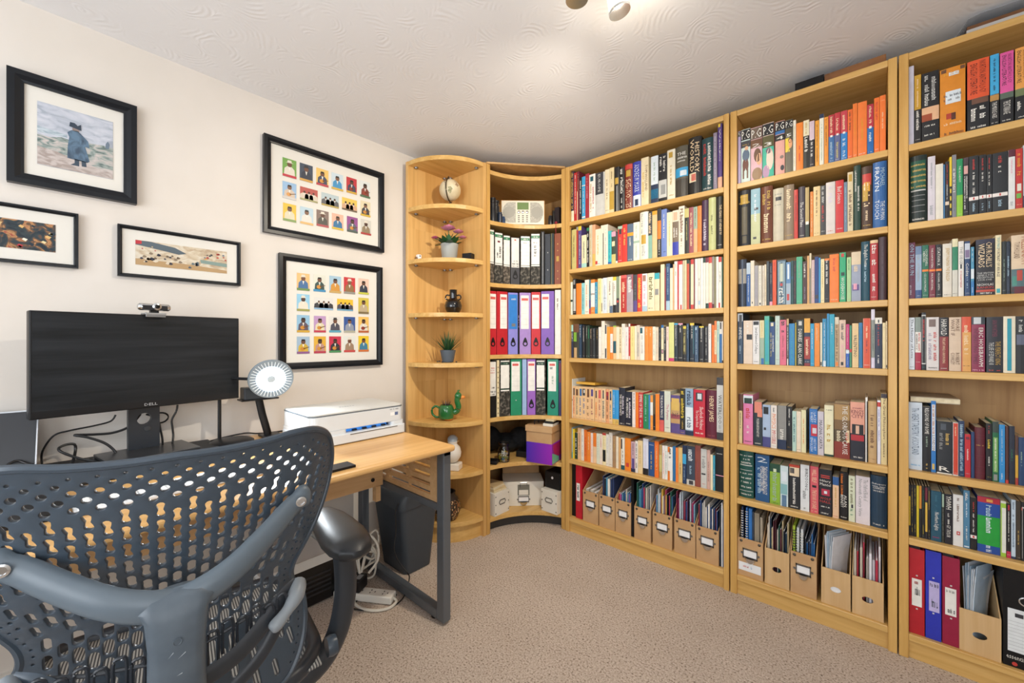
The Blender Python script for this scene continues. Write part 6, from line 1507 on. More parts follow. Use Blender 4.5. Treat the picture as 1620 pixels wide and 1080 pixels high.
for dx in (-0.026, 0.026):
    MB().lathe([(0.027, 0), (0.027, 0.045), (0.021, 0.075), (0.021, 0.115), (0.017, 0.12), (0.017, 0.138), (0.020, 0.140), (0.020, 0.150)], 20, (dx, 0, 0)).build('barrel', mat('1d2026', 0.35), bi, smooth=True)
MB().box(-0.02, 0.02, -0.008, 0.008, 0.05, 0.11, 0.002).lathe([(0.009, 0.108), (0.009, 0.13)], 12).build('bridge', M_BLACKP, bi)
for i, (u, bk, h, r, c, lab) in enumerate(((791, 0.035, 0.070, 0.016, '1f2a3c', 'dark blue round tin between binoculars and radio'), (796, 0.06, 0.055, 0.014, '2f4a72', 'small blue tub beside the radio'), (871, 0.03, 0.060, 0.015, '1b1b1f', 'small black pot right of the radio'), (876, 0.06, 0.10, 0.010, '22201f', 'slim black tube behind the small black pot'))):
    p = on_arc(u, bk); o = MB().lathe([(r * 0.96, 0), (r, 0.003), (r, h - 0.012), (r * 0.8, h - 0.008), (r * 0.8, h)], 18).build('pot', mat(c, 0.35), smooth=True); o.location = (*p, z); tag(o, lab, 'pot')
p = on_arc(883.5, 0.06); o = MB().box(-0.016, 0.016, 0, 0.14, 0, 0.115, 0.001).build('hardback_book', cover_mat('2a2226')); o.location = (p[0], p[1] - 0.02, z); tag(o, 'dark book against the right upright beside the radio', 'book')
p = on_arc(880, 0.012); o = MB().ball((0, 0, 0.010), 0.010, 12).tube([(0.004, -0.006, 0.005), (0.008, -0.014, 0.001), (0.008, -0.016, -0.03), (0.009, -0.016, -0.06)], 0.002, 6).build('red_tassel', mat('8f1f2c', 0.7), smooth=True); o.location = (p[0] - 0.004, p[1] + 0.004, z); tag(o, 'dark red beads with tassel hanging over the shelf edge', 'beads')

# ---- fifth shelf: jar, bag, boxes
z = CS[4] + 0.0006
ja = thing('glass_jar', 'glass jar of yellow and white sweets on the curved shelf', 'jar', (-1.708, 1.856, z))
MB().lathe([(0.034, 0.0), (0.038, 0.006), (0.038, 0.075), (0.028, 0.092), (0.028, 0.100), (0.033, 0.102), (0.033, 0.116), (0.030, 0.116), (0.030, 0.104), (0.0255, 0.101), (0.0255, 0.092), (0.0355, 0.074), (0.0355, 0.008), (0.031, 0.003)], 28).build('glass', M_GLASS, ja, smooth=True)
R = random.Random(3); cols = ['e8d24a', 'f0eee6', '9db24a', 'd9c23a', '6fa0b4', 'e8e2c8', 'd8a03a']
for c in range(len(cols)):
    m = MB()
    for i in range(9):
        a = R.uniform(0, 6.28); r = 0.026 * sqrt(R.random()); m.ball((r * cos(a), r * sin(a), 0.010 + R.uniform(0, 0.048)), R.uniform(0.005, 0.0075), 8)
    m.build('sweets', mat(cols[c], 0.35), ja, smooth=True)['kind'] = 'stuff'
bg = MB()
for c, r, s_ in (((0, 0, 0.06), 0.10, (1.0, 0.8, 0.62)), ((0.075, 0.075, 0.085), 0.085, (1.1, 0.8, 0.9)), ((-0.075, -0.075, 0.085), 0.085, (0.9, 0.9, 1.0)), ((0.13, 0.10, 0.05), 0.06, (1.2, 0.8, 0.8))): bg.ball(c, r, 18, s_)
o = bg.build('fabric_bag', noisy('black_fabric', '0f1012', '1e2024', 30, 0.85, 0.6, 20, 0.01), smooth=True); o.location = (-1.86, 2.04, z)
d = o.modifiers.new('merge', 'REMESH'); d.mode = 'VOXEL'; d.voxel_size = 0.009; d.use_smooth_shade = True
for q in o.data.vertices: q.co.z = max(q.co.z, 0.0)
tag(o, 'crumpled black fabric bag behind the glass jar', 'bag')
o = MB().box(-0.05, 0.05, -0.035, 0.035, 0, 0.022, 0.006).build('sunglasses_case', M_BLACKP); o.location = (-1.745, 1.775, z); o.rotation_euler = (0, 0, 0.5); tag(o, 'black pouch lying before the bag by the left upright', 'case')
o = MB().box(-0.055, 0.055, -0.04, 0.04, 0, 0.038, 0.004).build('black_box', M_BLACKP); o.location = (-1.675, 2.035, z); o.rotation_euler = (0, 0, 0.35); tag(o, 'black box between bag and purple box', 'box')
BX, BY, BA = -1.515, 1.965, radians(13)
pb = thing('storage_box', 'purple storage box with pink and green side, below kraft box', 'box', (BX, BY, z), BA)
def grad(name, h1, h2, axis, a, b):
    m = bpy.data.materials.new(name); n, l = nt(m); tc = n.new('ShaderNodeTexCoord'); sp = n.new('ShaderNodeSeparateXYZ'); l.new(tc.outputs['Object'], sp.inputs[0])
    mr = n.new('ShaderNodeMapRange'); mr.inputs[1].default_value = a; mr.inputs[2].default_value = b; l.new(sp.outputs[axis], mr.inputs[0])
    cr = n.new('ShaderNodeValToRGB'); cr.color_ramp.elements[0].color = (*rgb(h1), 1); cr.color_ramp.elements[1].color = (*rgb(h2), 1)
    l.new(mr.outputs[0], cr.inputs[0]); l.new(cr.outputs[0], n['Principled BSDF'].inputs['Base Color']); n['Principled BSDF'].inputs['Roughness'].default_value = 0.4
    return m
MB().box(-0.086, 0.086, 0, 0.225, 0, 0.124).build('body', grad('purple_print', '4a30b8', '9a2ab8', 0, -0.086, 0.086), pb, bevel=0.001)
def flat_poly(pts, x, m, name, parent): return link(name, [(x, a, b) for a, b in pts], [tuple(range(len(pts)))], m, parent)
n = 16
flat_poly([(0.02, 0.118), (0.02, 0.10)] + [(0.02 + 0.10 * (1 - cos(pi / 2 * i / n)) , 0.10 - 0.065 * sin(pi / 2 * i / n)) for i in range(n + 1)] + [(0.22, 0.035), (0.22, 0.118)], 0.0864, cover_mat('c2286e'), 'pink_print', pb)
flat_poly([(0.004, 0.004), (0.11, 0.004), (0.11, 0.03), (0.06, 0.05), (0.004, 0.07)], 0.0866, cover_mat('7ccfae'), 'green_print', pb)
kb_ = thing('storage_box', 'kraft lidded box on top of the purple box', 'box', (BX - 0.004, BY + 0.002, z + 0.1246), BA)
MB().box(-0.085, 0.085, 0.003, 0.22, 0, 0.088).build('body', M_KRAFT, kb_)
MB().box(-0.090, 0.090, -0.003, 0.226, 0.066, 0.102, 0.001).build('lid', M_KRAFT, kb_)
for i, (dx, dy, w_, d_, h_, c, lab) in enumerate(((0.055, 0.02, 0.065, 0.10, 0.016, 'e6e2d6', 'white card box on the kraft box'), (0.058, 0.03, 0.06, 0.09, 0.012, '1b1b1e', 'black tin on the white card box'), (0.060, 0.04, 0.055, 0.08, 0.012, 'e0cfa6', 'cream card pack topmost on the kraft box'))):
    o = MB().box(-w_ / 2, w_ / 2, 0, d_, 0, h_ - 0.0006, 0.001).build('small_box', cover_mat(c)); o.location = Vector((BX, BY, z + 0.2275 + sum((0.016, 0.012, 0.012)[:i]))) + Matrix.Rotation(BA, 3, 'Z') @ Vector((dx - 0.005, dy, 0)); o.rotation_euler = (0, 0, BA); tag(o, lab, 'box')
o = MB().tube([(-0.05, 0.0, 0.0), (-0.05, 0.0, 0.024), (-0.045, 0.0, 0.028), (0.0, 0.01, 0.028), (0.012, 0.01, 0.028)], 0.003, 6).tube([(-0.05, 0.06, 0.0), (-0.05, 0.06, 0.024), (-0.045, 0.06, 0.028), (0.0, 0.06, 0.028), (0.012, 0.06, 0.028)], 0.003, 6).tube([(-0.05, 0, 0.024), (-0.05, 0.06, 0.024)], 0.003, 6).build('wire_stand', M_BLACKP); o.location = Vector((BX, BY + 0.03, z + 0.2302)); o.rotation_euler = (0, 0, BA); tag(o, 'bent black wire stand on the kraft box lid', 'stand')

# ---- bottom shelf: white label boxes
z = CS[5] + 0.0006
M_WB = mat('e9e5da', 0.5); M_RV = mat('4a4844', 0.4, 0.6)
def photo_box(label, loc, rz, w, d, h, big=False):
    t = thing('label_box', label, 'box', loc, rz, 'white label-holder boxes on the bottom corner shelf')
    MB().box(-w / 2 + 0.001, w / 2 - 0.001, 0.001, d - 0.001, 0, h - 0.004).build('body', M_WB, t, bevel=0.001)
    MB().box(-w / 2, w / 2, 0, d, h - 0.022, h, 0.001).build('lid', M_WB, t)
    if big:
        o = MB().box(-0.038, 0.038, -0.0016, 0.0005, h * 0.44, h * 0.88).build('clasp_plate', mat('8d9088', 0.35, 0.7), t)
        MB().box(-0.030, 0.030, -0.0024, -0.0016, h * 0.46, h * 0.66).build('clasp_card', M_WB, o)
        MB().tube([(-0.022, -0.002, h * 0.80), (-0.022, -0.004, h * 0.97), (0.022, -0.004, h * 0.97), (0.022, -0.002, h * 0.80)], 0.003, 6).build('clasp_bail', M_NICKEL, o)
        holder(t, 0.07, 0.044, 0.0, h * 0.12)
    else:
        f = MB(); a, b, cz = 0.028, 0.013, h * 0.56
        out = [(-a, 0), (-a + 0.008, b), (a - 0.008, b), (a, 0), (a - 0.008, -b), (-a + 0.008, -b)]
        f.tube([(x, -0.0018, cz + q) for x, q in out + out[:2]], 0.0022, 6).build('label_holder', mat('55534e', 0.35, 0.7), t)
        for sx in (-1, 1):
            for q in (0.12, 0.5, 0.86):
                MB().lathe([(0.0035, 0), (0.0035, 0.001), (0.002, 0.002)], 10).xf(Matrix.Translation((sx * (w / 2 - 0.008), -0.0, h * q)) @ Matrix.Rotation(pi / 2, 4, 'X')).build('rivet', M_RV, t)
    return t
photo_box('white lidded box facing sideways at the left upright, bottom corner shelf', (-1.690, 1.824, z), radians(90), 0.130, 0.30, 0.136)
photo_box('white lidded box at the right upright, bottom corner shelf', (-1.484, 2.026, z), 0.0, 0.122, 0.30, 0.136)
photo_box('wide white box with metal clasp in the middle, bottom corner shelf', (-1.668, 2.002, z), radians(45), 0.262, 0.17, 0.155, True)
o = MB().box(-0.125, 0.125, 0, 0.14, 0, 0.215, 0.002).build('card_box', M_KRAFT); o.location = (-1.795, 2.125, z); o.rotation_euler = (0, 0, radians(45)); tag(o, 'tall kraft box standing behind the wide white box', 'box')
cs_ = thing('camera_case', 'black case with a round badge on the right white box', 'case', (-1.483, 2.06, z + 0.1366))
MB().box(-0.06, 0.06, 0, 0.16, 0, 0.105, 0.008).build('body', M_BLACKP, cs_)
MB().lathe([(0.008, 0), (0.008, 0.001)], 16).xf(Matrix.Translation((0.0, -0.0002, 0.07)) @ Matrix.Rotation(pi / 2, 4, 'X')).build('badge', mat('cfcdd0', 0.4), cs_)
for i in range(4):
    o = MB().box(-0.055, 0.055, 0.0, 0.20, 0, 0.009, 0.0).build('envelope', cover_mat(('e3d3ae', 'd8c398', 'e9ddc0', 'cdb58a')[i])); o.location = (-1.705 - 0.006 * i, 1.824, z + 0.1368 + 0.0093 * i); o.rotation_euler = (0, 0, radians(90 + 3 * i)); tag(o, f'cream envelope, {ORD[i]} from below in the pile on the left white box', 'envelope', 'envelopes on the left white box')

# ================================================================ things on the quarter-round end shelves
def at_u(u, x):
    a, b = bearing(u); return x, b / a * x
M_OLDG = noisy('antique_map', 'd3c7a4', 'e6dcc0', 14, 0.35)
z = QS[0] + 0.0006
gl = thing('globe', 'small antique-coloured globe in a dark meridian arc, top end shelf', 'globe', (*at_u(712, -1.885), z), radians(-60))
MB().lathe([(0.040, 0), (0.040, 0.006), (0.012, 0.014), (0.008, 0.05)], 24).build('foot', mat('3a2a1c', 0.4), gl, smooth=True)
MB().ball((0, 0, 0.125), 0.064, 36).build('sphere', M_OLDG, gl, smooth=True)
tilt = Matrix.Translation((0, 0, 0.125)) @ Matrix.Rotation(radians(20), 4, 'Y')
MB().tube([tilt @ Vector((0.070 * sin(pi * i / 20), 0, 0.070 * cos(pi * i / 20))) for i in range(21)], 0.0035, 8).tube([tilt @ Vector((0, 0, 0.06)), tilt @ Vector((0, 0, 0.078))], 0.004, 8).build('meridian_arc', mat('4a4030', 0.35, 0.6), gl, smooth=True)
def patch(parent, lat, lon, pts, m, name='landmass', r=0.0646):
    v = []
    for a, b in pts:
        la_, lo2 = radians(lat + a), radians(lon + b); v.append((r * cos(la_) * cos(lo2), r * cos(la_) * sin(lo2), 0.125 + r * sin(la_)))
    c = sum((Vector(p) for p in v), Vector()) / len(v); c = Vector((0, 0, 0.125)) + (c - Vector((0, 0, 0.125))).normalized() * r
    n_ = len(v); link(name, v + [tuple(c)], [(i, (i + 1) % n_, n_) for i in range(n_)], m, parent, True)
M_LAND = mat('a58a70', 0.4); M_LAND2 = mat('8f8c62', 0.4)
patch(gl, 38, -12, [(20, -14), (24, 4), (12, 16), (-6, 10), (-18, 2), (-6, -10), (8, -18)], M_LAND)
patch(gl, -14, 18, [(12, -8), (14, 6), (4, 16), (-14, 8), (-22, 2), (-8, -10)], M_LAND2)
patch(gl, 30, -62, [(16, -12), (18, 8), (4, 16), (-12, 8), (-10, -10)], M_LAND2)
patch(gl, 20, 60, [(16, -12), (18, 10), (-4, 14), (-16, 2), (-8, -12)], M_LAND)

z = QS[1] + 0.0006
pf = thing('potted_flower', 'pink artificial flower in a pale grey pot, second end shelf', 'plant', (*at_u(711, -1.872), z))
MB().lathe([(0.040, 0), (0.042, 0.002), (0.054, 0.100), (0.050, 0.100), (0.048, 0.088), (0.0, 0.086)], 32).build('pot', mat('a3a8a6', 0.4), pf, smooth=True)
def leaf(mb, base, az, el, L, W, droop=0.3, n=5):
    d = Vector((cos(az), sin(az), 0)); s_ = Vector((-sin(az), cos(az), 0)); v = []; f = []
    for i in range(n + 1):
        t = i / n; p = Vector(base) + d * (L * t * cos(el)) + Vector((0, 0, L * (t * sin(el) - droop * t * t))); w_ = W * sin(pi * min(0.98, 0.12 + 0.86 * t)) * 0.5
        v += [tuple(p - s_ * w_), tuple(p + Vector((0, 0, -0.15 * w_))), tuple(p + s_ * w_)]
    for i in range(n):
        k = 3 * i; f += [(k, k + 1, k + 4, k + 3), (k + 1, k + 2, k + 5, k + 4)]
    mb.add(v, f)
M_LF = mat('2f5c33', 0.45); M_LF2 = mat('24482c', 0.45)
R = random.Random(11)
for i in range(24):
    m = MB(); leaf(m, (0.012 * cos(i), 0.012 * sin(i), 0.088), i * 2.4, R.uniform(0.3, 1.3), R.uniform(0.075, 0.115), R.uniform(0.032, 0.044), 0.22); m.build('leaf', (M_LF, M_LF2)[i % 2], pf, smooth=True)
M_PET = mat('df8fb0', 0.5); M_PET2 = mat('c5608a', 0.5)
def bloom(c, r, seed):
    m = MB(); Rr = random.Random(seed)
    for k, (n_, el, s_) in enumerate(((6, 0.35, 1.0), (5, 0.8, 0.8), (3, 1.2, 0.55))):
        for i in range(n_): leaf(m, c, 2 * pi * i / n_ + k * 0.5 + Rr.random() * 0.2, el, r * s_ * 1.1, r * 1.25, 0.05, 4)
    return m
for c, r, s_ in (((0.006, -0.012, 0.182), 0.046, 1), ((0.045, 0.03, 0.165), 0.034, 2), ((-0.066, -0.055, 0.135), 0.024, 3), ((0.03, 0.078, 0.145), 0.026, 5)):
    o = bloom(c, r, s_).build('flower', M_PET if s_ != 3 else M_PET2, pf, smooth=True)
    MB().tube(spline([(0, 0, 0.086), (c[0] * 0.4, c[1] * 0.4, 0.086 + (c[2] - 0.086) * 0.6), c], 5), 0.0022, 6).build('stem', M_LF, pf)
o = MB().box(-0.030, 0.030, -0.024, 0.024, 0, 0.048, 0.002).build('small_box', M_BLACKP); o.location = (*at_u(741, -1.800), z); o.rotation_euler = (0, 0, radians(20)); tag(o, 'small black box beside the grey flower pot', 'box')
fg = thing('dice_ornament', 'tiny white and brown ornament at the shelf front, second end shelf', 'ornament', (*at_u(662.5, -1.995), z))
MB().box(-0.012, 0.012, -0.012, 0.012, 0, 0.036, 0.004).build('body', M_PAPER, fg); MB().ball((0.004, -0.021, 0.010), 0.009, 10).build('knob', mat('7a5a3a', 0.5), fg, smooth=True)
MB().lathe([(0.004, 0), (0.004, 0.001)], 10).xf(Matrix.Translation((0.0121, 0.0, 0.026)) @ Matrix.Rotation(pi / 2, 4, 'Y')).build('spot', M_BLACKP, fg)

z = QS[2] + 0.0006
va = thing('vase', 'glossy black two-handled bottle vase on the third end shelf', 'vase', (*at_u(717, -1.868), z), radians(42))
M_BGL = mat('0b0c10', 0.08, name='black_glaze', coat=0.6)
MB().lathe([(0.026, 0), (0.036, 0.004), (0.050, 0.030), (0.053, 0.048), (0.046, 0.072), (0.030, 0.086), (0.0225, 0.092), (0.0225, 0.140), (0.024, 0.143), (0.019, 0.143), (0.018, 0.10)], 36).build('body', M_BGL, va, smooth=True)
for sx in (-1, 1):
    MB().tube(spline([(sx * 0.030, 0, 0.083), (sx * 0.044, 0, 0.090), (sx * 0.044, 0, 0.106), (sx * 0.034, 0, 0.112), (sx * 0.022, 0, 0.108)], 6), 0.0045, 8).build('handle', M_BGL, va, smooth=True)

z = QS[3] + 0.0006
su = thing('potted_succulent', 'spiky green artificial succulent in a dark slate pot, fourth end shelf', 'plant', (*at_u(708.5, -1.868), z))
MB().lathe([(0.030, 0), (0.033, 0.002), (0.046, 0.068), (0.046, 0.072), (0.041, 0.072), (0.040, 0.062), (0.0, 0.061)], 28).build('pot', mat('4c5763', 0.55), su, smooth=True)
R = random.Random(5)
for i in range(46):
    az = i * 2.39996; el = 1.45 - 0.95 * (i / 46); L = R.uniform(0.10, 0.135); m = MB()
    d = Vector((cos(az) * cos(el), sin(az) * cos(el), sin(el))); s_ = Vector((-sin(az), cos(az), 0)); b0 = Vector((0.008 * cos(az), 0.008 * sin(az), 0.06)); wv = 0.0042
    q = d.cross(s_) * 0.0015; md = b0 + d * L * 0.45
    m.add([tuple(b0 - s_ * wv), tuple(b0 + s_ * wv), tuple(md - s_ * wv), tuple(md + s_ * wv), tuple(b0 + d * L), tuple(b0 + q), tuple(md + q)], [(0, 5, 6, 2), (5, 1, 3, 6), (2, 6, 4), (6, 3, 4)])
    m.build('leaf', (M_LF2, M_LF)[i % 2], su)
for i, (dx, dy) in enumerate(((-0.04, -0.045), (0.055, -0.02), (-0.06, -0.015), (0.02, -0.058), (0.065, 0.01))):
    o = MB().ball((0, 0, 0.004), 0.006, 8, (1, 1, 0.65)).build('pebble', mat('33363a', 0.5), smooth=True); x, y = at_u(708.5, -1.868); o.location = (x + dx, y + dy, z); tag(o, 'tiny dark pebble scattered round the slate pot', 'pebble', 'pebbles round the slate pot')

z = QS[4] + 0.0006
dp = thing('duck_planter', 'green glazed bird-shaped planter with orange beak and tail handle', 'planter', (*at_u(706, -1.868), z), radians(45))
M_GG = mat('1f6b35', 0.1, name='green_glaze', coat=0.6); M_ORG = mat('e08a3a', 0.3)
MB().lathe([(0.034, 0.008), (0.043, 0.012), (0.047, 0.035), (0.046, 0.065), (0.038, 0.086), (0.033, 0.090), (0.030, 0.086), (0.0, 0.080)], 32).build('body', M_GG, dp, smooth=True)
MB().tube(spline([(0.040, 0, 0.045), (0.062, 0, 0.052), (0.072, 0, 0.078), (0.064, 0, 0.110), (0.066, 0, 0.132), (0.070, 0, 0.140)], 6), 0.017, 14, rr=None).build('neck', M_GG, dp, smooth=True)
hd_ = MB().ball((0.070, 0, 0.140), 0.022, 18, (1.0, 0.9, 1.1)).tube(spline([(0.066, 0, 0.158), (0.070, 0, 0.170), (0.080, 0, 0.176)], 4), 0.007, 8, rr=[0.008, 0.008, 0.007, 0.007, 0.006, 0.005, 0.004, 0.003, 0.002]).build('head', M_GG, dp, smooth=True)
MB().ball((0.094, 0, 0.134), 0.014, 14, (1.25, 0.9, 0.75)).build('beak', M_ORG, hd_, smooth=True)
for s_ in (-1, 1): MB().ball((0.083, s_ * 0.013, 0.146), 0.003, 8).build('eye', M_BLACKP, hd_, smooth=True)
MB().tube(spline([(-0.038, 0, 0.070), (-0.062, 0, 0.082), (-0.082, 0, 0.066), (-0.080, 0, 0.036), (-0.058, 0, 0.018), (-0.040, 0, 0.020)], 6), 0.0065, 10).build('handle', M_GG, dp, smooth=True)
for s_ in (-1, 1): MB().ball((0.012, s_ * 0.018, 0.0074), 0.017, 12, (1.5, 0.9, 0.42)).build('foot', M_ORG, dp, smooth=True)
for i in range(14):
    az = i * 2.4; m = MB(); b0 = Vector((0.014 * cos(az), 0.014 * sin(az), 0.080)); d = Vector((0.5 * cos(az), 0.5 * sin(az), 1)).normalized(); s_ = Vector((-sin(az), cos(az), 0)) * 0.004
    m.add([tuple(b0 - s_), tuple(b0 + s_), tuple(b0 + d * 0.045)], [(0, 1, 2)]).build('leaf', mat('3a2f33', 0.5), dp)

z = QS[5] + 0.0006
ow = thing('white_figurine', 'white rounded bird figurine on a block, partly behind the desk corner', 'figurine', (*at_u(716, -1.845), z), radians(30))
M_WC = mat('e9e4da', 0.35)
MB().box(-0.050, 0.050, -0.035, 0.035, 0, 0.040, 0.005).build('block', M_WC, ow)
MB().lathe([(0.012, 0.040), (0.030, 0.048), (0.048, 0.075), (0.052, 0.100), (0.044, 0.130), (0.028, 0.148), (0.026, 0.152), (0.030, 0.165), (0.028, 0.185), (0.014, 0.198)], 28).build('body', M_WC, ow, smooth=True)
MB().lathe([(0.031, 0.168), (0.029, 0.186), (0.015, 0.2), (0.002, 0.203)], 24).build('cap', mat('a9b4bc', 0.35), ow, smooth=True)
MB().ball((0.030, 0, 0.168), 0.006, 8, (1.6, 0.8, 0.8)).build('beak', mat('c9a060', 0.4), ow, smooth=True)

z = QS[6] + 0.0006
pv = thing('patterned_vase', 'dark squat vase with woven brown and white pattern, lowest end shelf', 'vase', (*at_u(707, -1.845), z))
def weave_mat():
    m = bpy.data.materials.new('woven_pattern'); n, l = nt(m); b = n['Principled BSDF']; tc = n.new('ShaderNodeTexCoord')
    mp = n.new('ShaderNodeMapping'); mp.inputs['Scale'].default_value = (55, 55, 30); l.new(tc.outputs['Object'], mp.inputs[0])
    v = n.new('ShaderNodeTexVoronoi'); v.inputs['Scale'].default_value = 1.6; l.new(mp.outputs[0], v.inputs['Vector'])
    cr = n.new('ShaderNodeValToRGB'); e = cr.color_ramp.elements; cr.color_ramp.interpolation = 'CONSTANT'
    e[0].color = (*rgb('c9a678'), 1); e[1].position = 0.34; e[1].color = (*rgb('241c18'), 1); k = e.new(0.72); k.color = (*rgb('8a5a34'), 1)
    l.new(v.outputs['Distance'], cr.inputs[0]); l.new(cr.outputs[0], b.inputs['Base Color']); b.inputs['Roughness'].default_value = 0.4
    return m
MB().lathe([(0.045, 0), (0.060, 0.006), (0.078, 0.050), (0.078, 0.085), (0.062, 0.118)], 36).build('body', weave_mat(), pv, smooth=True)
MB().lathe([(0.063, 0.117), (0.050, 0.134), (0.046, 0.150), (0.050, 0.156), (0.042, 0.156), (0.038, 0.13)], 36).build('rim', mat('2a2422', 0.3), pv, smooth=True)
# ================================================================ framed pictures on the left wall
M_FRAME = mat('0c1118', 0.34, spec=0.35, name='black_lacquer')
M_MOUNT = mat('e0ddd5', 0.8, name='mount_board')
def frame(label, y0, y1, z0, z1, fw, dp=0.022, tilt=0.0, group='framed pictures on the left wall'):
    t = thing('framed_picture', label, 'picture', (XW + 0.0005, (y0 + y1) / 2, (z0 + z1) / 2), 0.0, group); t.rotation_euler = (tilt, 0, 0)
    a, b = (y1 - y0) / 2, (z1 - z0) / 2
    # four mitred mouldings with a stepped profile
    prof = [(0.0, 0.0), (dp, 0.0), (dp, fw * 0.45), (dp * 0.72, fw * 0.8), (dp * 0.66, fw), (0.0, fw)]
    cs = [(-a, -b), (a, -b), (a, b), (-a, b)]; inn = [(1, 1), (-1, 1), (-1, -1), (1, -1)]
    for i in range(4):
        j = (i + 1) % 4; v = []; n = len(prof)
        for c in (i, j):
            for x, q in prof: v.append((x, cs[c][0] + inn[c][0] * q, cs[c][1] + inn[c][1] * q))
        MB().add(v, [tuple(range(n)), tuple(range(2 * n - 1, n - 1, -1))] + [(k, (k + 1) % n, n + (k + 1) % n, n + k) for k in range(n)]).build('moulding', M_FRAME, t)
    MB().box(0.001, dp * 0.42, -a + fw * 0.9, a - fw * 0.9, -b + fw * 0.9, b - fw * 0.9).build('mount', M_MOUNT, t)
    return t, dp * 0.42, a, b
def rect(name, x, y0, y1, z0, z1, m, parent): return MB().box(x - 0.0005, x, y0, y1, z0, z1).build(name, m, parent)
def poly(name, x, pts, m, parent, th=0.0004):
    n = len(pts); return MB().add([(x, p, q) for p, q in pts] + [(x - th, p, q) for p, q in pts], [tuple(range(n))] + [(i, (i + 1) % n, n + (i + 1) % n, n + i) for i in range(n)]).build(name, m, parent)
def disc(cy, cz, r, n=14, sz=1.0): return [(cy + r * cos(2 * pi * i / n), cz + r * sz * sin(2 * pi * i / n)) for i in range(n)]
def paint(name, stops, scale, stretch, seed):
    """brushy mottled print"""
    m = bpy.data.materials.new(name); n, l = nt(m); b = n['Principled BSDF']; tc = n.new('ShaderNodeTexCoord'); mp = n.new('ShaderNodeMapping')
    mp.inputs['Location'].default_value = (seed, seed * 1.7, seed * 0.6); mp.inputs['Scale'].default_value = (1, 1, stretch); l.new(tc.outputs['Object'], mp.inputs[0])
    no = n.new('ShaderNodeTexNoise'); no.inputs['Scale'].default_value = scale; no.inputs['Detail'].default_value = 6; no.inputs['Distortion'].default_value = 1.2; l.new(mp.outputs[0], no.inputs['Vector'])
    cr = n.new('ShaderNodeValToRGB'); e = cr.color_ramp.elements
    e[0].position, e[1].position = stops[0][0], stops[-1][0]; e[0].color = (*rgb(stops[0][1]), 1); e[1].color = (*rgb(stops[-1][1]), 1)
    for p, h in stops[1:-1]: k = e.new(p); k.color = (*rgb(h), 1)
    l.new(no.outputs['Fac'], cr.inputs[0]); l.new(cr.outputs[0], b.inputs['Base Color']); b.inputs['Roughness'].default_value = 0.6
    return m
# 1 seaside figure in a long coat
t, x, a, b = frame('black framed print of a coated figure on dunes, highest by the ceiling', -0.100, 0.207, 1.668, 2.035, 0.036, 0.026)
W, H = 0.090, 0.105; oy, oz = 0.0, -0.002
pic = rect('print', x + 0.001, oy - W, oy + W, oz - H, oz + H, paint('print_sky', [(0.35, '9ea6b4'), (0.5, 'b9bfcb'), (0.65, 'c9ccd6')], 14, 3, 1), t)
def P(pts): return [(oy + W * p, oz + H * q) for p, q in pts]
X2 = x + 0.0016
poly('sea', X2, P([(-1, 0.02), (-0.25, 0.05), (-0.25, 0.15), (-1, 0.22)]), paint('print_sea', [(0.4, '8fa0ae'), (0.6, 'c0ccd4')], 30, 6, 2), t)
poly('dune', X2, P([(-1, -0.96), (1, -0.98), (1, 0.08), (0.7, 0.10), (0.3, 0.05), (0.0, -0.02), (-0.4, 0.03), (-0.7, -0.06), (-1, -0.05)]), paint('print_dune', [(0.34, '5f6f6c'), (0.46, '93a09c'), (0.56, 'b9b4b0'), (0.68, 'c9c0bd')], 26, 2.5, 3), t)
poly('sand', X2 + 0.0003, P([(-1, -0.99), (1, -0.99), (1, -0.80), (0.3, -0.66), (-0.1, -0.60), (-0.5, -0.48), (-1, -0.42)]), paint('print_sand', [(0.4, 'a39690'), (0.6, 'c4bab6')], 24, 3, 4), t)
cm_ = paint('print_coat', [(0.38, '3d5064'), (0.6, '5f7a92')], 40, 0.6, 5)
poly('coat', X2 + 0.0007, P([(-0.25, -0.60), (0.28, -0.62), (0.34, -0.56), (0.22, -0.1), (0.34, -0.12), (0.30, 0.10), (0.10, 0.30), (0.02, 0.36), (-0.15, 0.34), (-0.25, 0.24), (-0.20, 0.10), (-0.24, -0.2)]), cm_, t)
poly('boots', X2 + 0.0007, P([(-0.17, -0.80), (0.06, -0.80), (0.06, -0.61), (0.12, -0.61), (0.13, -0.78), (0.26, -0.77), (0.24, -0.60), (-0.06, -0.58), (-0.06, -0.72)]), mat('3c4a5a', 0.6), t)
poly('head', X2 + 0.0007, P([(-0.12, 0.34), (0.06, 0.34), (0.07, 0.46), (-0.12, 0.46)]), mat('8a7c78', 0.6), t)
poly('hat', X2 + 0.0010, P([(-0.20, 0.46), (0.12, 0.40), (0.11, 0.60), (0.02, 0.53), (-0.06, 0.60), (-0.18, 0.60)]), mat('2f3c4c', 0.6), t)
poly('far_figure', X2 + 0.0007, P([(0.78, 0.02), (0.88, 0.02), (0.90, 0.18), (0.85, 0.28), (0.79, 0.18)]), mat('6a7a8a', 0.6), t)
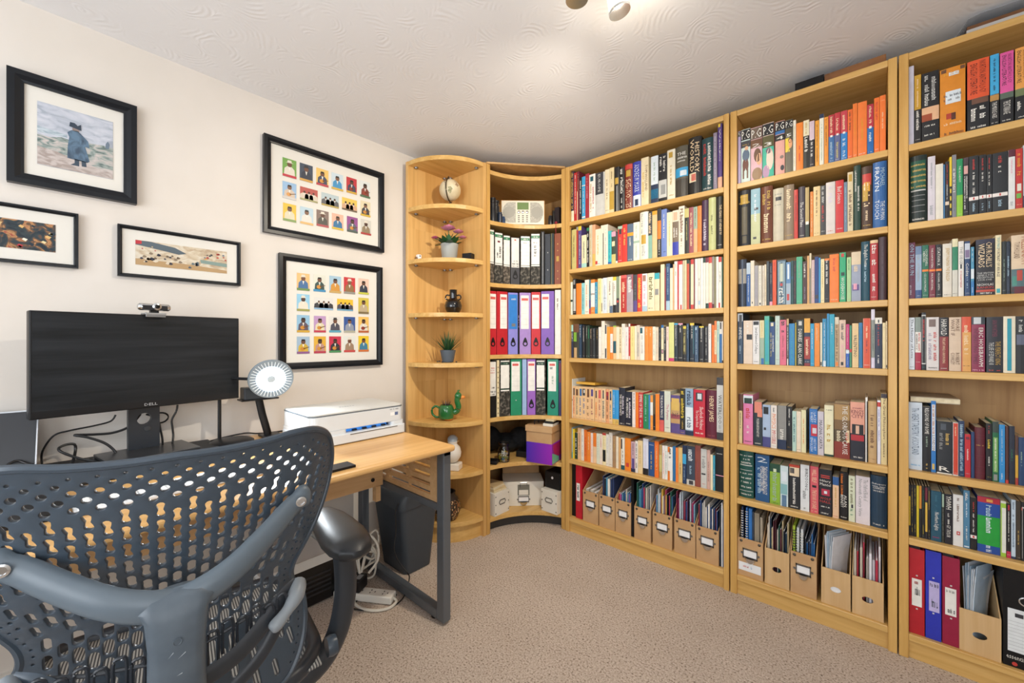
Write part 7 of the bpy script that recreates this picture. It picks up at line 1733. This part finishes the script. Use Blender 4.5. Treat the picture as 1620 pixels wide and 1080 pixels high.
# 2 crowded red and dark scene cut by the frame edge
t, x, a, b = frame('long black framed print of a red and dark crowd, lowest at the frame edge', -0.335, 0.057, 1.408, 1.598, 0.0115, 0.02)
W, H = 0.143, 0.047
rect('print', x + 0.001, -W, W, -H, H, paint('print_crowd', [(0.30, '14202a'), (0.44, '2c3a40'), (0.52, '6a4a34'), (0.60, 'b98a5a'), (0.70, '8f2f30')], 34, 1.0, 7), t)
R = random.Random(21)
for i in range(34):
    cy, cz = R.uniform(-W + 0.006, W - 0.006), R.uniform(-H + 0.004, H * 0.7); s_ = R.uniform(0.003, 0.008)
    poly('brush_stroke', x + 0.0014, [(cy - s_, cz), (cy - s_ * 0.3, cz + s_ * 0.8), (cy + s_, cz + s_ * 0.2), (cy + s_ * 0.3, cz - s_ * 0.9)], mat(R.choice(['b8323a', 'c9505a', 'e3d3a0', 'd8b070', '1c2c38', 'efe6d4', '3a2420']), 0.6), t)
poly('cloud', x + 0.0014, [(-0.10, 0.016), (-0.02, 0.012), (0.025, 0.020), (0.03, 0.033), (-0.02, 0.040), (-0.08, 0.036)], mat('cdb078', 0.6), t)
# 3 long race print
t, x, a, b = frame('long black framed print of galloping horses above the monitor', 0.155, 0.543, 1.395, 1.586, 0.0125, 0.02)
W, H = 0.145, 0.047
rect('print', x + 0.001, -W, W, -H, H, paint('print_haze', [(0.35, 'b09a80'), (0.5, 'cbbda4'), (0.65, 'd8d0c0')], 22, 2, 9), t)
def Q(pts): return [(W * p, H * q) for p, q in pts]
poly('awning', x + 0.0014, Q([(-1, 0.98), (-0.7, 0.98), (-0.2, 0.75), (0.05, 0.35), (-0.12, 0.20), (-0.55, 0.42), (-1, 0.62)]), mat('54626c', 0.6), t)
poly('red_banner', x + 0.0018, Q([(-1, 0.98), (-0.88, 0.98), (-0.88, 0.72), (-1, 0.66)]), mat('b8303a', 0.6), t)
poly('track', x + 0.0014, Q([(-1, -0.98), (1, -0.98), (1, -0.72), (0.2, -0.55), (-1, -0.50)]), mat('b3946a', 0.6), t)
poly('wall_print', x + 0.0014, Q([(0.38, -0.30), (1, -0.42), (1, -0.10), (0.36, 0.0)]), mat('7f9690', 0.6), t)
for i in range(46):
    if i < 22: cy, cz, s_ = R.uniform(-0.92, 0.05) * W, R.uniform(-0.75, 0.05) * H, R.uniform(0.004, 0.009); c = R.choice(['2a3248', '1f2436', '3a3a4a', 'd8cbb4', '6a5a48', '8a7a66'])
    elif i < 28: cy, cz, s_ = R.uniform(0.1, 0.5) * W, R.uniform(-0.8, -0.3) * H, R.uniform(0.004, 0.007); c = R.choice(['47586a', '33404e', '5f7078'])
    elif i < 40: cy, cz, s_ = R.uniform(0.45, 0.97) * W, R.uniform(0.1, 0.75) * H, R.uniform(0.003, 0.006); c = R.choice(['c0584a', 'd8a050', '39424c', 'e6dcc8', '6a7a8a', 'a83a40'])
    else: cy, cz, s_ = R.uniform(-0.97, -0.6) * W, R.uniform(0.2, 0.6) * H, 0.003; c = R.choice(['e6dcc8', 'b0454a', 'd0b890'])
    poly('brush_stroke', x + 0.0020, [(cy - s_, cz - s_ * 0.3), (cy - s_ * 0.4, cz + s_ * 0.8), (cy + s_ * 0.5, cz + s_ * 0.5), (cy + s_, cz - s_ * 0.2), (cy, cz - s_ * 0.7)], mat(c, 0.6), t)
# 4 and 5: sets of small portrait cards
SKIN = ['5a3a2c', '6b4634', '4a3026', '7a5640']
def card(parent, x, cy, cz, w, h, bgc, coat, cap, kind, seed):
    """one portrait card: printed panel with a sitter and a caption strip"""
    R = random.Random(seed)
    o = rect('portrait_card', x + 0.0012, cy - w / 2, cy + w / 2, cz - h / 2, cz + h / 2, mat(bgc, 0.5), parent)
    X = x + 0.0015; sk = R.choice(SKIN)
    def fig(ox, s_):
        hz = cz + h * 0.20 * s_; hr = h * 0.125 * s_
        poly('sitter', X, [(ox - w * 0.40 * s_, cz - h * 0.38), (ox + w * 0.40 * s_, cz - h * 0.38), (ox + w * 0.36 * s_, cz - h * 0.05), (ox + w * 0.16 * s_, cz + h * 0.09 * s_), (ox - w * 0.16 * s_, cz + h * 0.09 * s_), (ox - w * 0.36 * s_, cz - h * 0.05)], mat(coat, 0.5), o)
        poly('face', X + 0.0003, disc(ox, hz, hr, 10, 1.2), mat(sk, 0.5), o)
        poly('shirt', X + 0.0003, [(ox - w * 0.08 * s_, cz + h * 0.08 * s_), (ox + w * 0.08 * s_, cz + h * 0.08 * s_), (ox, cz - h * 0.16 * s_)], mat('e9e4da', 0.5), o)
        if kind in 'hH': poly('hat', X + 0.0006, [(ox - hr * 1.7, hz + hr * 0.55), (ox + hr * 1.7, hz + hr * 0.75), (ox + hr * 0.9, hz + hr * 0.95), (ox + hr * 0.7, hz + hr * 1.8), (ox - hr * 0.8, hz + hr * 1.75), (ox - hr * 0.95, hz + hr * 0.8)], mat('d9d4c6' if kind == 'h' else '2a2a2e', 0.5), o)
        else: poly('hair', X + 0.0006, [(ox - hr * 0.95, hz + hr * 0.35), (ox + hr * 0.95, hz + hr * 0.35), (ox + hr * 0.7, hz + hr * 1.15), (ox - hr * 0.7, hz + hr * 1.15)], mat('1d1a18', 0.5), o)
        if kind in 'gG':
            g = Vector((ox + w * 0.04, cz - h * 0.22)); c = 'c98a3a' if kind == 'g' else '8f3a2a'
            poly('guitar_body', X + 0.0007, disc(g.x - w * 0.10, g.y, h * 0.13, 12, 0.85) , mat(c, 0.4), o)
            poly('guitar_neck', X + 0.0007, [(g.x - w * 0.02, g.y - h * 0.015), (g.x + w * 0.42, g.y + h * 0.09), (g.x + w * 0.42, g.y + h * 0.13), (g.x - w * 0.02, g.y + h * 0.04)], mat('6a4426', 0.4), o)
    if kind == 'd':
        for dx in (-0.26, 0.0, 0.26): fig(cy + w * dx, 0.62)
    else: fig(cy, 1.0)
    rect('caption_strip', X + 0.0009, cy - w / 2, cy + w / 2, cz - h / 2, cz - h * 0.37, mat(cap, 0.5), o)
    return o
def cards(t, x, a, b, rows):
    k = 0
    for cells in rows:
        for (cy, cz, w, h, bg, coat, cap, kind) in cells:
            card(t, x, cy, cz, w, h, bg, coat, cap, kind, 100 + k); k += 1
# upper set: measured from the photograph, left to right, in wall coordinates (y, z)
def on_wall(u, v): return on_x(u, v, XW + 0.012)
y0, y1, z0, z1 = 0.633, 1.241, 1.652, 2.101
t, x, a, b = frame('black framed set of eighteen small portrait cards, the upper of the two', y0, y1, z0, z1, 0.031, 0.024)
cy0, cz0 = (y0 + y1) / 2, (z0 + z1) / 2
def wy(u, v): q = on_wall(410 + u / 5.4, 200 + v / 5.4); return q[0] - cy0, q[1] - cz0
def cell(l_, r_, tl, bl, bg, coat, cap, kind, f=wy):
    p = f(l_, tl); q = f(r_, tl); s_ = f(l_, bl); w = q[0] - p[0]; h = p[1] - s_[1]
    return (p[0] + w / 2, (p[1] + s_[1]) / 2, w, h, bg, coat, cap, kind)
rows = [[cell(200, 318, 260, 418, '6fa04a', 'd9d2c4', 'b83040', 'h'), cell(347, 458, 306, 455, '3a4658', '2b3242', 'c99a4a', 'H'), cell(488, 592, 348, 494, 'e3bd6a', '38425a', 'b03a4a', 'g'), cell(618, 718, 388, 530, 'c3d3dc', '3f8fc0', 'c9a84a', 'n'), cell(746, 834, 426, 560, 'b8303a', '39435a', 'c9a03a', 'G'), cell(862, 948, 456, 596, 'd6dcdc', '7a3a34', '4f6a50', 'G')],
        [cell(200, 318, 462, 606, '93b6d8', 'c9b8a6', 'c9c4c0', 'g'), cell(350, 500, 508, 620, 'b05048', 'd0c4b4', '9a9a6a', 'd'), cell(532, 680, 558, 668, 'b3c3c8', '5a5a5e', 'b09a50', 'd'), cell(708, 836, 600, 706, 'ddbf58', 'c9a080', '6a5a4a', 'd'), cell(866, 950, 628, 758, 'd9cfae', '3a3a40', 'c9a83a', 'g')],
        [cell(204, 316, 648, 800, 'e0b83a', 'd3ccb0', '7f9a5a', 'n'), cell(350, 462, 678, 826, 'b3cbd8', 'd9d4cc', 'd8b070', 'n'), cell(490, 594, 706, 846, '7d6a62', '4a4a44', 'a84a50', 'h'), cell(622, 720, 736, 872, 'e0b09a', '2f6f9a', 'd0b23a', 'n'), cell(750, 842, 762, 896, '8f4a8a', '5a6070', '4a5a52', 'g'), cell(868, 956, 786, 916, 'c9c8c0', '8a7a60', 'a83a3a', 'h')]]
cards(t, x, a, b, rows)
y0, y1, z0, z1 = 0.698, 1.231, 1.018, 1.567
t, x, a, b = frame('black framed set of nineteen small portrait cards, the lower of the two', y0, y1, z0, z1, 0.031, 0.024)
cy0, cz0 = (y0 + y1) / 2, (z0 + z1) / 2
def wy2(u, v): q = on_wall(430 + u / 5.4, 390 + v / 5.4); return q[0] - cy0, q[1] - cz0
def c2(*k): return cell(*k, f=wy2)
rows = [[c2(214, 323, 222, 370, 'e6b87a', '3f6a9a', '6a8a50', 'h'), c2(355, 460, 234, 380, 'd6d8cc', '2f4a48', '3a8ab8', 'g'), c2(492, 592, 246, 392, '9fc0d4', 'c98f3a', 'c0a060', 'n'), c2(616, 712, 258, 400, 'c03038', '8a6a44', '8f8f88', 'h'), c2(740, 828, 268, 404, 'e3c0b0', '2a3448', 'bdbf4a', 'n')],
        [c2(214, 323, 402, 548, '8fc4e0', 'e0d8c8', '9a9a54', 'h'), c2(362, 524, 428, 534, 'd8d8d4', '3a3a40', '8ab0d0', 'd'), c2(558, 694, 444, 544, 'e2b92e', '4a4a58', '6aa0c0', 'd'), c2(740, 828, 434, 572, 'c9b84a', 'b5a588', '7a6a4a', 'n')],
        [c2(214, 323, 582, 732, '8fbad6', '5a5060', 'c9a03a', 'g'), c2(360, 462, 590, 732, 'b794c0', 'd8cfae', 'b83a50', 'g'), c2(490, 592, 594, 732, 'd8d6d2', '4a4a58', '5aa0b8', 'H'), c2(616, 712, 598, 734, '2f5296', '8a93a4', 'a8a898', 'n'), c2(740, 828, 598, 734, 'e3b860', 'd8d2c6', 'b0603a', 'G')],
        [c2(214, 323, 768, 916, '9db6cc', 'c9a83a', '8a5a8a', 'g'), c2(360, 462, 766, 912, 'd8a83a', 'b58a80', 'b03a50', 'g'), c2(490, 592, 766, 906, 'c0304a', '2a2e38', '4a8a58', 'g'), c2(616, 712, 764, 902, 'd8dcd8', '9a8068', 'c04a48', 'h'), c2(740, 828, 762, 898, 'e0c02e', '3a7a9a', 'c9703a', 'n')]]
cards(t, x, a, b, rows)
# ================================================================ the office chair: local x across the back, y towards the desk, z up
CHX, CHY, CHR = -0.843, 0.133, atan2(0.988, 0.154)
ch = thing('office_chair', 'slate grey office chair with perforated plastic back, facing the desk', 'chair', (CHX, CHY, 0.0), CHR)
def back_y(x, z):
    """rear surface of the shell: wrapped round the sitter, leaning back at the top, full at the loins"""
    wrap = 0.95 * x * x + 5.5 * max(0.0, abs(x) - 0.17) ** 2
    lean = -0.20 * max(0.0, z - 0.72) - 1.1 * max(0.0, z - 0.90) ** 2
    loin = 0.035 * math.exp(-((z - 0.66) / 0.10) ** 2)
    return wrap + lean + loin - 0.006
half = [(0.0, 0.985), (0.06, 0.984), (0.12, 0.987), (0.165, 0.993), (0.205, 0.989), (0.236, 0.966), (0.252, 0.925), (0.2515, 0.885), (0.240, 0.840), (0.219, 0.790), (0.195, 0.745), (0.178, 0.708), (0.178, 0.678),
        (0.196, 0.645), (0.203, 0.608), (0.198, 0.565), (0.182, 0.530), (0.155, 0.505), (0.09, 0.492), (0.0, 0.488)]
outp = [(p.x, p.y) for p in spline([(x, z, 0) for x, z in half], 4)]
outline = outp + [(-x, z) for x, z in outp[-2:0:-1]]
def edge_x(z):
    b = 0.0
    for (xa, za), (xb, zb) in zip(outp, outp[1:]):
        if (za - z) * (zb - z) <= 0 and abs(za - zb) > 1e-9: b = max(b, xa + (xb - xa) * (za - z) / (za - zb))
    return b
holes = []
def hole(cx, cz, w_, h_, waist=0.0, n=12, slope=0.0):
    """round, figure-of-eight or long vent"""
    if h_ <= w_ * 1.05:
        holes.append([(cx + w_ / 2 * cos(2 * pi * i / n), cz + h_ / 2 * sin(2 * pi * i / n)) for i in range(n)]); return
    m = 6; side = []; c = 1 - w_ / h_
    for k in range(1, m + 2):
        t = -cos(pi * k / (m + 2)); e = max(0.0, (abs(t) - c) / (1 - c))
        hw = w_ / 2 * sqrt(max(0.0, 1 - e * e)) * (1 - waist * math.exp(-(t / 0.42) ** 2)); side.append((hw, t * h_ / 2))
    pts = [(0, -h_ / 2)] + side + [(0, h_ / 2)] + [(-x, z) for x, z in reversed(side)]
    holes.append([(cx + x + slope * z, cz + z) for x, z in pts])
def fan(z): return 1.0 + 0.55 * max(0.0, z - 0.72) + 0.6 * max(0.0, 0.60 - z)
rows_ = [(0.970, 0, 0.0044, 0.0044, 0, .025), (0.9595, 1, 0.0072, 0.0072, 0, .025), (0.9480, 0, 0.0090, 0.0090, 0, .025), (0.9355, 1, 0.0096, 0.0096, 0, .025), (0.9225, 0, 0.0096, 0.0096, 0, .025)]
z_ = 0.9020; k = 1
while z_ > 0.845: rows_.append((z_, k % 2, 0.0098, 0.0215, 0.52, .0355)); z_ -= 0.0140; k += 1
while z_ > 0.800: rows_.append((z_, k % 2, 0.0098, 0.0205, 0.36, .0355)); z_ -= 0.0135; k += 1
while z_ > 0.735: rows_.append((z_, k % 2, 0.0100, 0.0200, 0.15, .0345)); z_ -= 0.0132; k += 1
while z_ > 0.64: rows_.append((z_, k % 2, 0.0112, 0.0240, 0.0, .0330)); z_ -= 0.0152; k += 1
while z_ > 0.52: rows_.append((z_, k % 2, 0.0100, 0.0310, 0.0, .0310)); z_ -= 0.0190; k += 1
for (z, odd, w_, h_, wa, sp0) in rows_:
    sp = sp0 * fan(z); lim = edge_x(z) - 0.027; w_ *= 1.22; h_ *= 1.12
    for i in range(-12, 13):
        x = (i + 0.5 * odd) * sp
        if abs(x) > lim or edge_x(min(0.98, z + h_ / 2)) - 0.022 < abs(x) or edge_x(z - h_ / 2) - 0.022 < abs(x): continue
        if z + h_ / 2 > 0.976: continue
        f = 1.0 if abs(x) < lim - 0.03 else 0.8
        hole(x, z, w_ * f, h_ * (0.9 if f < 1 else 1), wa, 12, (0.35 * x / 0.2) if z > 0.735 else (-0.25 * x / 0.2 if z < 0.60 else 0.0))
z_ = 0.945
while z_ > 0.53:            # rows of small vents along both edges
    for s_ in (-1, 1):
        e = edge_x(z_); w_ = 0.0056
        for off in ((0.0135,) if z_ < 0.72 else (0.012, 0.0215)):
            zz = z_ + (0.006 if off > 0.02 else 0)
            hole(s_ * (e - off), zz, w_ * (0.7 if off < 0.015 else 1), w_ * (0.7 if off < 0.015 else 1), 0, 8)
    z_ -= 0.0125
# keep only vents clear of one another
keep = []
def box_of(h): return min(p[0] for p in h), max(p[0] for p in h), min(p[1] for p in h), max(p[1] for p in h)
bxs = []
for h in holes:
    b = box_of(h); g = 0.0018
    if any(not (b[1] + g < c[0] or c[1] + g < b[0] or b[3] + g < c[2] or c[3] + g < b[2]) for c in bxs): continue
    keep.append(h); bxs.append(b)
pts = [Vector(p) for p in outline]; loops = [list(range(len(outline)))]
for h in keep:
    k = len(pts); pts += [Vector(p) for p in h]; loops.append(list(range(k, k + len(h))))
gx = -0.24
while gx < 0.25:            # a loose grid so that the sheet can bend
    gz = 0.50
    while gz < 0.985:
        if abs(gx) < edge_x(gz) - 0.006 and not any(b[0] - 0.003 < gx < b[1] + 0.003 and b[2] - 0.003 < gz < b[3] + 0.003 for b in bxs): pts.append(Vector((gx, gz)))
        gz += 0.012
    gx += 0.012
r = delaunay_2d_cdt(pts, [], loops, 2, 1e-7)
sv = [(p.x, back_y(p.x, p.y), p.y) for p in r[0]]
sh = link('backrest', sv, [tuple(f) for f in r[2]], M_SHELL, ch, True)
bm = bmesh.new(); bm.from_mesh(sh.data); bmesh.ops.recalc_face_normals(bm, faces=bm.faces[:])
if sum(f.normal.y for f in bm.faces) > 0: bmesh.ops.reverse_faces(bm, faces=bm.faces[:])
bm.to_mesh(sh.data); bm.free()
d = sh.modifiers.new('thickness', 'SOLIDIFY'); d.thickness = 0.0065; d.offset = -1
d = sh.modifiers.new('edge', 'BEVEL'); d.width = 0.0013; d.segments = 2; d.limit_method = 'ANGLE'; d.angle_limit = radians(50)
rim = [Vector((x, back_y(x, z) + 0.003, z)) for x, z in outline]
MB().tube(rim + rim[:2], 0.0062, 8, 1.0, up=(0, 1, 0)).build('rim', M_SHELL, ch, smooth=True)
# Y-shaped yoke: two arms from the spine to the sides of the back
M_YOKE = mat('5b666f', 0.38, name='grey_yoke')
yk = MB()
half_ = [(0.0, -0.083, 0.774), (0.035, -0.083, 0.782), (0.075, -0.072, 0.799), (0.120, -0.046, 0.825), (0.158, -0.022, 0.850), (0.180, -0.012, 0.862), (0.190, -0.004, 0.864)]
P_ = spline([(-x, y, z) for x, y, z in half_[:0:-1]] + half_, 6); n = len(P_)
def yr(i):
    k = min(i, n - 1 - i); return 0.0175 + 0.004 * sin(pi * k / 8.0) if k < 8 else 0.0175 + 0.0065 * (k - 8) / (n / 2 - 8)
yk.tube(P_, 0.018, 14, 0.62, rr=[yr(i) for i in range(n)], up=(0, 1, 0.0))
yk.build('yoke', M_YOKE, ch, smooth=True)
for s_ in (-1, 1):
    MB().lathe([(0.009, 0), (0.009, 0.004), (0.006, 0.0045), (0.0055, 0.002), (0.002, 0.002)], 16).xf(Matrix.Translation((s_ * 0.176, -0.027, 0.861)) @ Matrix.Rotation(pi / 2, 4, 'X')).build('bolt', M_CHROME, ch, smooth=True)
sp_ = MB(); prof = [(0.797, -0.079, 0.014, 0.008), (0.791, -0.082, 0.036, 0.016), (0.779, -0.086, 0.044, 0.020), (0.764, -0.089, 0.037, 0.023), (0.72, -0.090, 0.033, 0.026), (0.64, -0.088, 0.034, 0.030), (0.56, -0.075, 0.038, 0.034), (0.48, -0.045, 0.044, 0.038), (0.42, 0.01, 0.050, 0.040), (0.385, 0.09, 0.055, 0.036), (0.375, 0.20, 0.055, 0.034)]
v = []; f = []; n = 16
for z, y, hw, hd in prof:
    for i in range(n):
        a = 2 * pi * i / n; c, s_ = cos(a), sin(a)
        v.append((hw * (abs(c) ** 0.6) * (1 if c >= 0 else -1), y + hd * (abs(s_) ** 0.6) * (1 if s_ >= 0 else -1), z))
for j in range(len(prof) - 1):
    for i in range(n): f.append((j * n + i, j * n + (i + 1) % n, (j + 1) * n + (i + 1) % n, (j + 1) * n + i))
f += [tuple(range(n)), tuple(range((len(prof) - 1) * n, len(prof) * n))]
M_SPINE = noisy('scuffed_grey_plastic', '465059', '5b656e', 16, 0.42, lo=0.3, hi=0.75)
sp_.add(v, f).build('spine', M_SPINE, ch, smooth=True)
MB().lathe([(0.0055, 0), (0.0055, 0.0008), (0.0045, 0.0010), (0.004, 0.0005)], 16).xf(Matrix.Translation((0.0, -0.1148, 0.735)) @ Matrix.Rotation(pi / 2, 4, 'X')).build('plug', mat('4c565f', 0.4), ch)
R = random.Random(9)
for i in range(9):
    x, z = R.uniform(-0.020, 0.014), R.uniform(0.60, 0.745); l_ = R.uniform(0.006, 0.018); a = R.uniform(-0.3, 0.9)
    y = -0.1185 - 0.0 * z
    link('scratch', [(x, y, z), (x + l_ * cos(a), y, z + l_ * sin(a)), (x + l_ * cos(a), y, z + l_ * sin(a) + 0.0012)], [(0, 1, 2)], mat('b9c0c6', 0.5), ch)
# lumbar support: sprung straps with loops, and its two side handles
for s_ in (-1, 1):
    lb = MB()
    a0 = [(s_ * 0.030, -0.062, 0.630), (s_ * 0.075, -0.050, 0.640), (s_ * 0.115, -0.034, 0.662), (s_ * 0.150, -0.018, 0.690), (s_ * 0.172, -0.006, 0.698)]
    b0 = [(s_ * 0.030, -0.058, 0.575), (s_ * 0.070, -0.050, 0.588), (s_ * 0.105, -0.040, 0.608), (s_ * 0.130, -0.030, 0.635), (s_ * 0.150, -0.018, 0.672)]
    for q, rr_ in ((a0, 0.015), (b0, 0.011)): lb.tube(spline(q, 6), rr_, 10, 0.30, up=(0, 1, 0))
    lb.build('lumbar_strap', M_SHELLD if s_ > 0 else M_SHELL, ch, smooth=True)
    lp = MB(); nl = 6
    for i in range(nl):
        x0 = s_ * (0.045 + 0.020 * i); zt = 0.676 + 0.016 * (i / nl) + (0.008 if i % 2 else 0)
        lp.tube(spline([(x0 - 0.007, -0.028, 0.628 + 0.06 * i / nl), (x0 - 0.007, -0.030, zt), (x0, -0.031, zt + 0.007), (x0 + 0.007, -0.030, zt), (x0 + 0.007, -0.028, 0.628 + 0.06 * i / nl)], 4), 0.0026, 6)
    lp.tube([(s_ * 0.035, -0.030, 0.668), (s_ * 0.10, -0.026, 0.683), (s_ * 0.165, -0.008, 0.700)], 0.0028, 6)
    lp.build('lumbar_lattice', M_SHELLD, ch, smooth=True)
    h_ = MB().tube(spline([(s_ * 0.176, -0.004, 0.698), (s_ * 0.172, -0.020, 0.694), (s_ * 0.160, -0.036, 0.684), (s_ * 0.140, -0.046, 0.668), (s_ * 0.124, -0.050, 0.658)], 5), 0.012, 12, rr=[0.014] * 6 + [0.0145, 0.0145, 0.014, 0.013, 0.012, 0.011, 0.010, 0.010, 0.0105, 0.011, 0.0115, 0.0115, 0.011, 0.0095, 0.006])
    h_.build('lumbar_handle', mat('858b90', 0.38), ch, smooth=True)
# seat: frame and woven sling
seat_o = rounded(-0.235, 0.235, 0.045, 0.50, 0.09, 8)
fr = [Vector((x, y, 0.475 - 0.02 * max(0, (y - 0.40) / 0.1) + 0.20 * x * x)) for x, y in seat_o]
MB().tube(fr + fr[:2], 0.016, 10).build('seat_frame', M_SHELLD, ch, smooth=True)
def mesh_mat():
    m = bpy.data.materials.new('striped_mesh'); n, l = nt(m); b = n['Principled BSDF']; tc = n.new('ShaderNodeTexCoord'); wv = n.new('ShaderNodeTexWave')
    wv.inputs['Scale'].default_value = 58; wv.inputs['Distortion'].default_value = 0.4; l.new(tc.outputs['Object'], wv.inputs['Vector'])
    cr = n.new('ShaderNodeValToRGB'); cr.color_ramp.elements[0].position = 0.35; cr.color_ramp.elements[1].position = 0.6
    cr.color_ramp.elements[0].color = (*rgb('3f4043'), 1); cr.color_ramp.elements[1].color = (*rgb('a2a19c'), 1)
    l.new(wv.outputs['Fac'], cr.inputs[0]); l.new(cr.outputs[0], b.inputs['Base Color']); b.inputs['Roughness'].default_value = 0.7
    return m
gv = []; gf = []; nx, ny = 16, 14
for j in range(ny + 1):
    for i in range(nx + 1):
        x = -0.232 + 0.464 * i / nx; y = 0.048 + 0.449 * j / ny
        gv.append((x, y, 0.476 + 0.20 * x * x - 0.02 * max(0, (y - 0.40) / 0.1) - 0.016 * sin(pi * i / nx) * sin(pi * j / ny)))
for j in range(ny):
    for i in range(nx): gf.append((j * (nx + 1) + i, j * (nx + 1) + i + 1, (j + 1) * (nx + 1) + i + 1, (j + 1) * (nx + 1) + i))
st = link('seat', gv, gf, mesh_mat(), ch, True); d = st.modifiers.new('thickness', 'SOLIDIFY'); d.thickness = 0.004
# armrests
for s_ in (-1, 1):
    v = []; f = []; n = 16; cs_ = [(0.03, 0.012, 0.004), (0.045, 0.036, 0.016), (0.08, 0.048, 0.021), (0.13, 0.052, 0.022), (0.20, 0.048, 0.020), (0.26, 0.040, 0.017), (0.30, 0.028, 0.012), (0.312, 0.010, 0.004)]
    for y, hw, hh in cs_:
        for i in range(n):
            a = 2 * pi * i / n; v.append((s_ * 0.300 + hw * cos(a), y, 0.700 + hh * sin(a) - 0.006 * (1 if sin(a) < 0 else 0)))
    for j in range(len(cs_) - 1):
        for i in range(n): f.append((j * n + i, j * n + (i + 1) % n, (j + 1) * n + (i + 1) % n, (j + 1) * n + i))
    f += [tuple(range(n)), tuple(range((len(cs_) - 1) * n, len(cs_) * n))]
    MB().add(v, f).build('armrest', mat('1e2125', 0.40, name='arm_pad'), ch, smooth=True)
    MB().tube(spline([(s_ * 0.302, 0.15, 0.690), (s_ * 0.312, 0.155, 0.62), (s_ * 0.310, 0.150, 0.54), (s_ * 0.290, 0.150, 0.46), (s_ * 0.245, 0.155, 0.40), (s_ * 0.16, 0.165, 0.372), (s_ * 0.05, 0.18, 0.37)], 6), 0.026, 12, 0.62, up=(0, 1, 0)).build('arm_post', M_SHELLD, ch, smooth=True)
    MB().lathe([(0.020, -0.010), (0.022, 0), (0.020, 0.010)], 16).xf(Matrix.Translation((s_ * 0.268, 0.11, 0.47)) @ Matrix.Rotation(pi / 2, 4, 'Y')).build('tilt_lever', M_SHELL, ch, smooth=True)
# swivel base
MB().box(-0.10, 0.10, 0.10, 0.34, 0.34, 0.40, 0.012).build('tilt_housing', M_SHELLD, ch)
cy_ = 0.24
MB().lathe([(0.028, 0.10), (0.028, 0.22), (0.019, 0.221), (0.019, 0.345)], 20, (0, cy_, 0)).build('gas_column', M_BLACKP, ch, smooth=True)
for i in range(5):
    a = 2 * pi * i / 5 + 0.3; c, s_ = cos(a), sin(a)
    L_ = MB().tube([(0.02 * c, cy_ + 0.02 * s_, 0.12), (0.15 * c, cy_ + 0.15 * s_, 0.105), (0.30 * c, cy_ + 0.30 * s_, 0.075)], 0.024, 10, 0.7, rr=[0.03, 0.024, 0.016]).build('base_spoke', M_SHELLD, ch, smooth=True)
    MB().tube([(0.30 * c, cy_ + 0.30 * s_, 0.08), (0.30 * c, cy_ + 0.30 * s_, 0.045)], 0.006, 8).build('caster_stem', M_NICKEL, L_)
    for o_ in (-0.014, 0.014):
        MB().lathe([(0.010, -0.009), (0.028, -0.008), (0.029, 0.0), (0.028, 0.008), (0.010, 0.009)], 18).xf(Matrix.Translation((0.30 * c + o_ * -s_, cy_ + 0.30 * s_ + o_ * c, 0.0295)) @ Matrix.Rotation(a + pi / 2, 4, 'Z') @ Matrix.Rotation(pi / 2, 4, 'Y')).build('caster_wheel', M_BLACKP, L_, smooth=True)
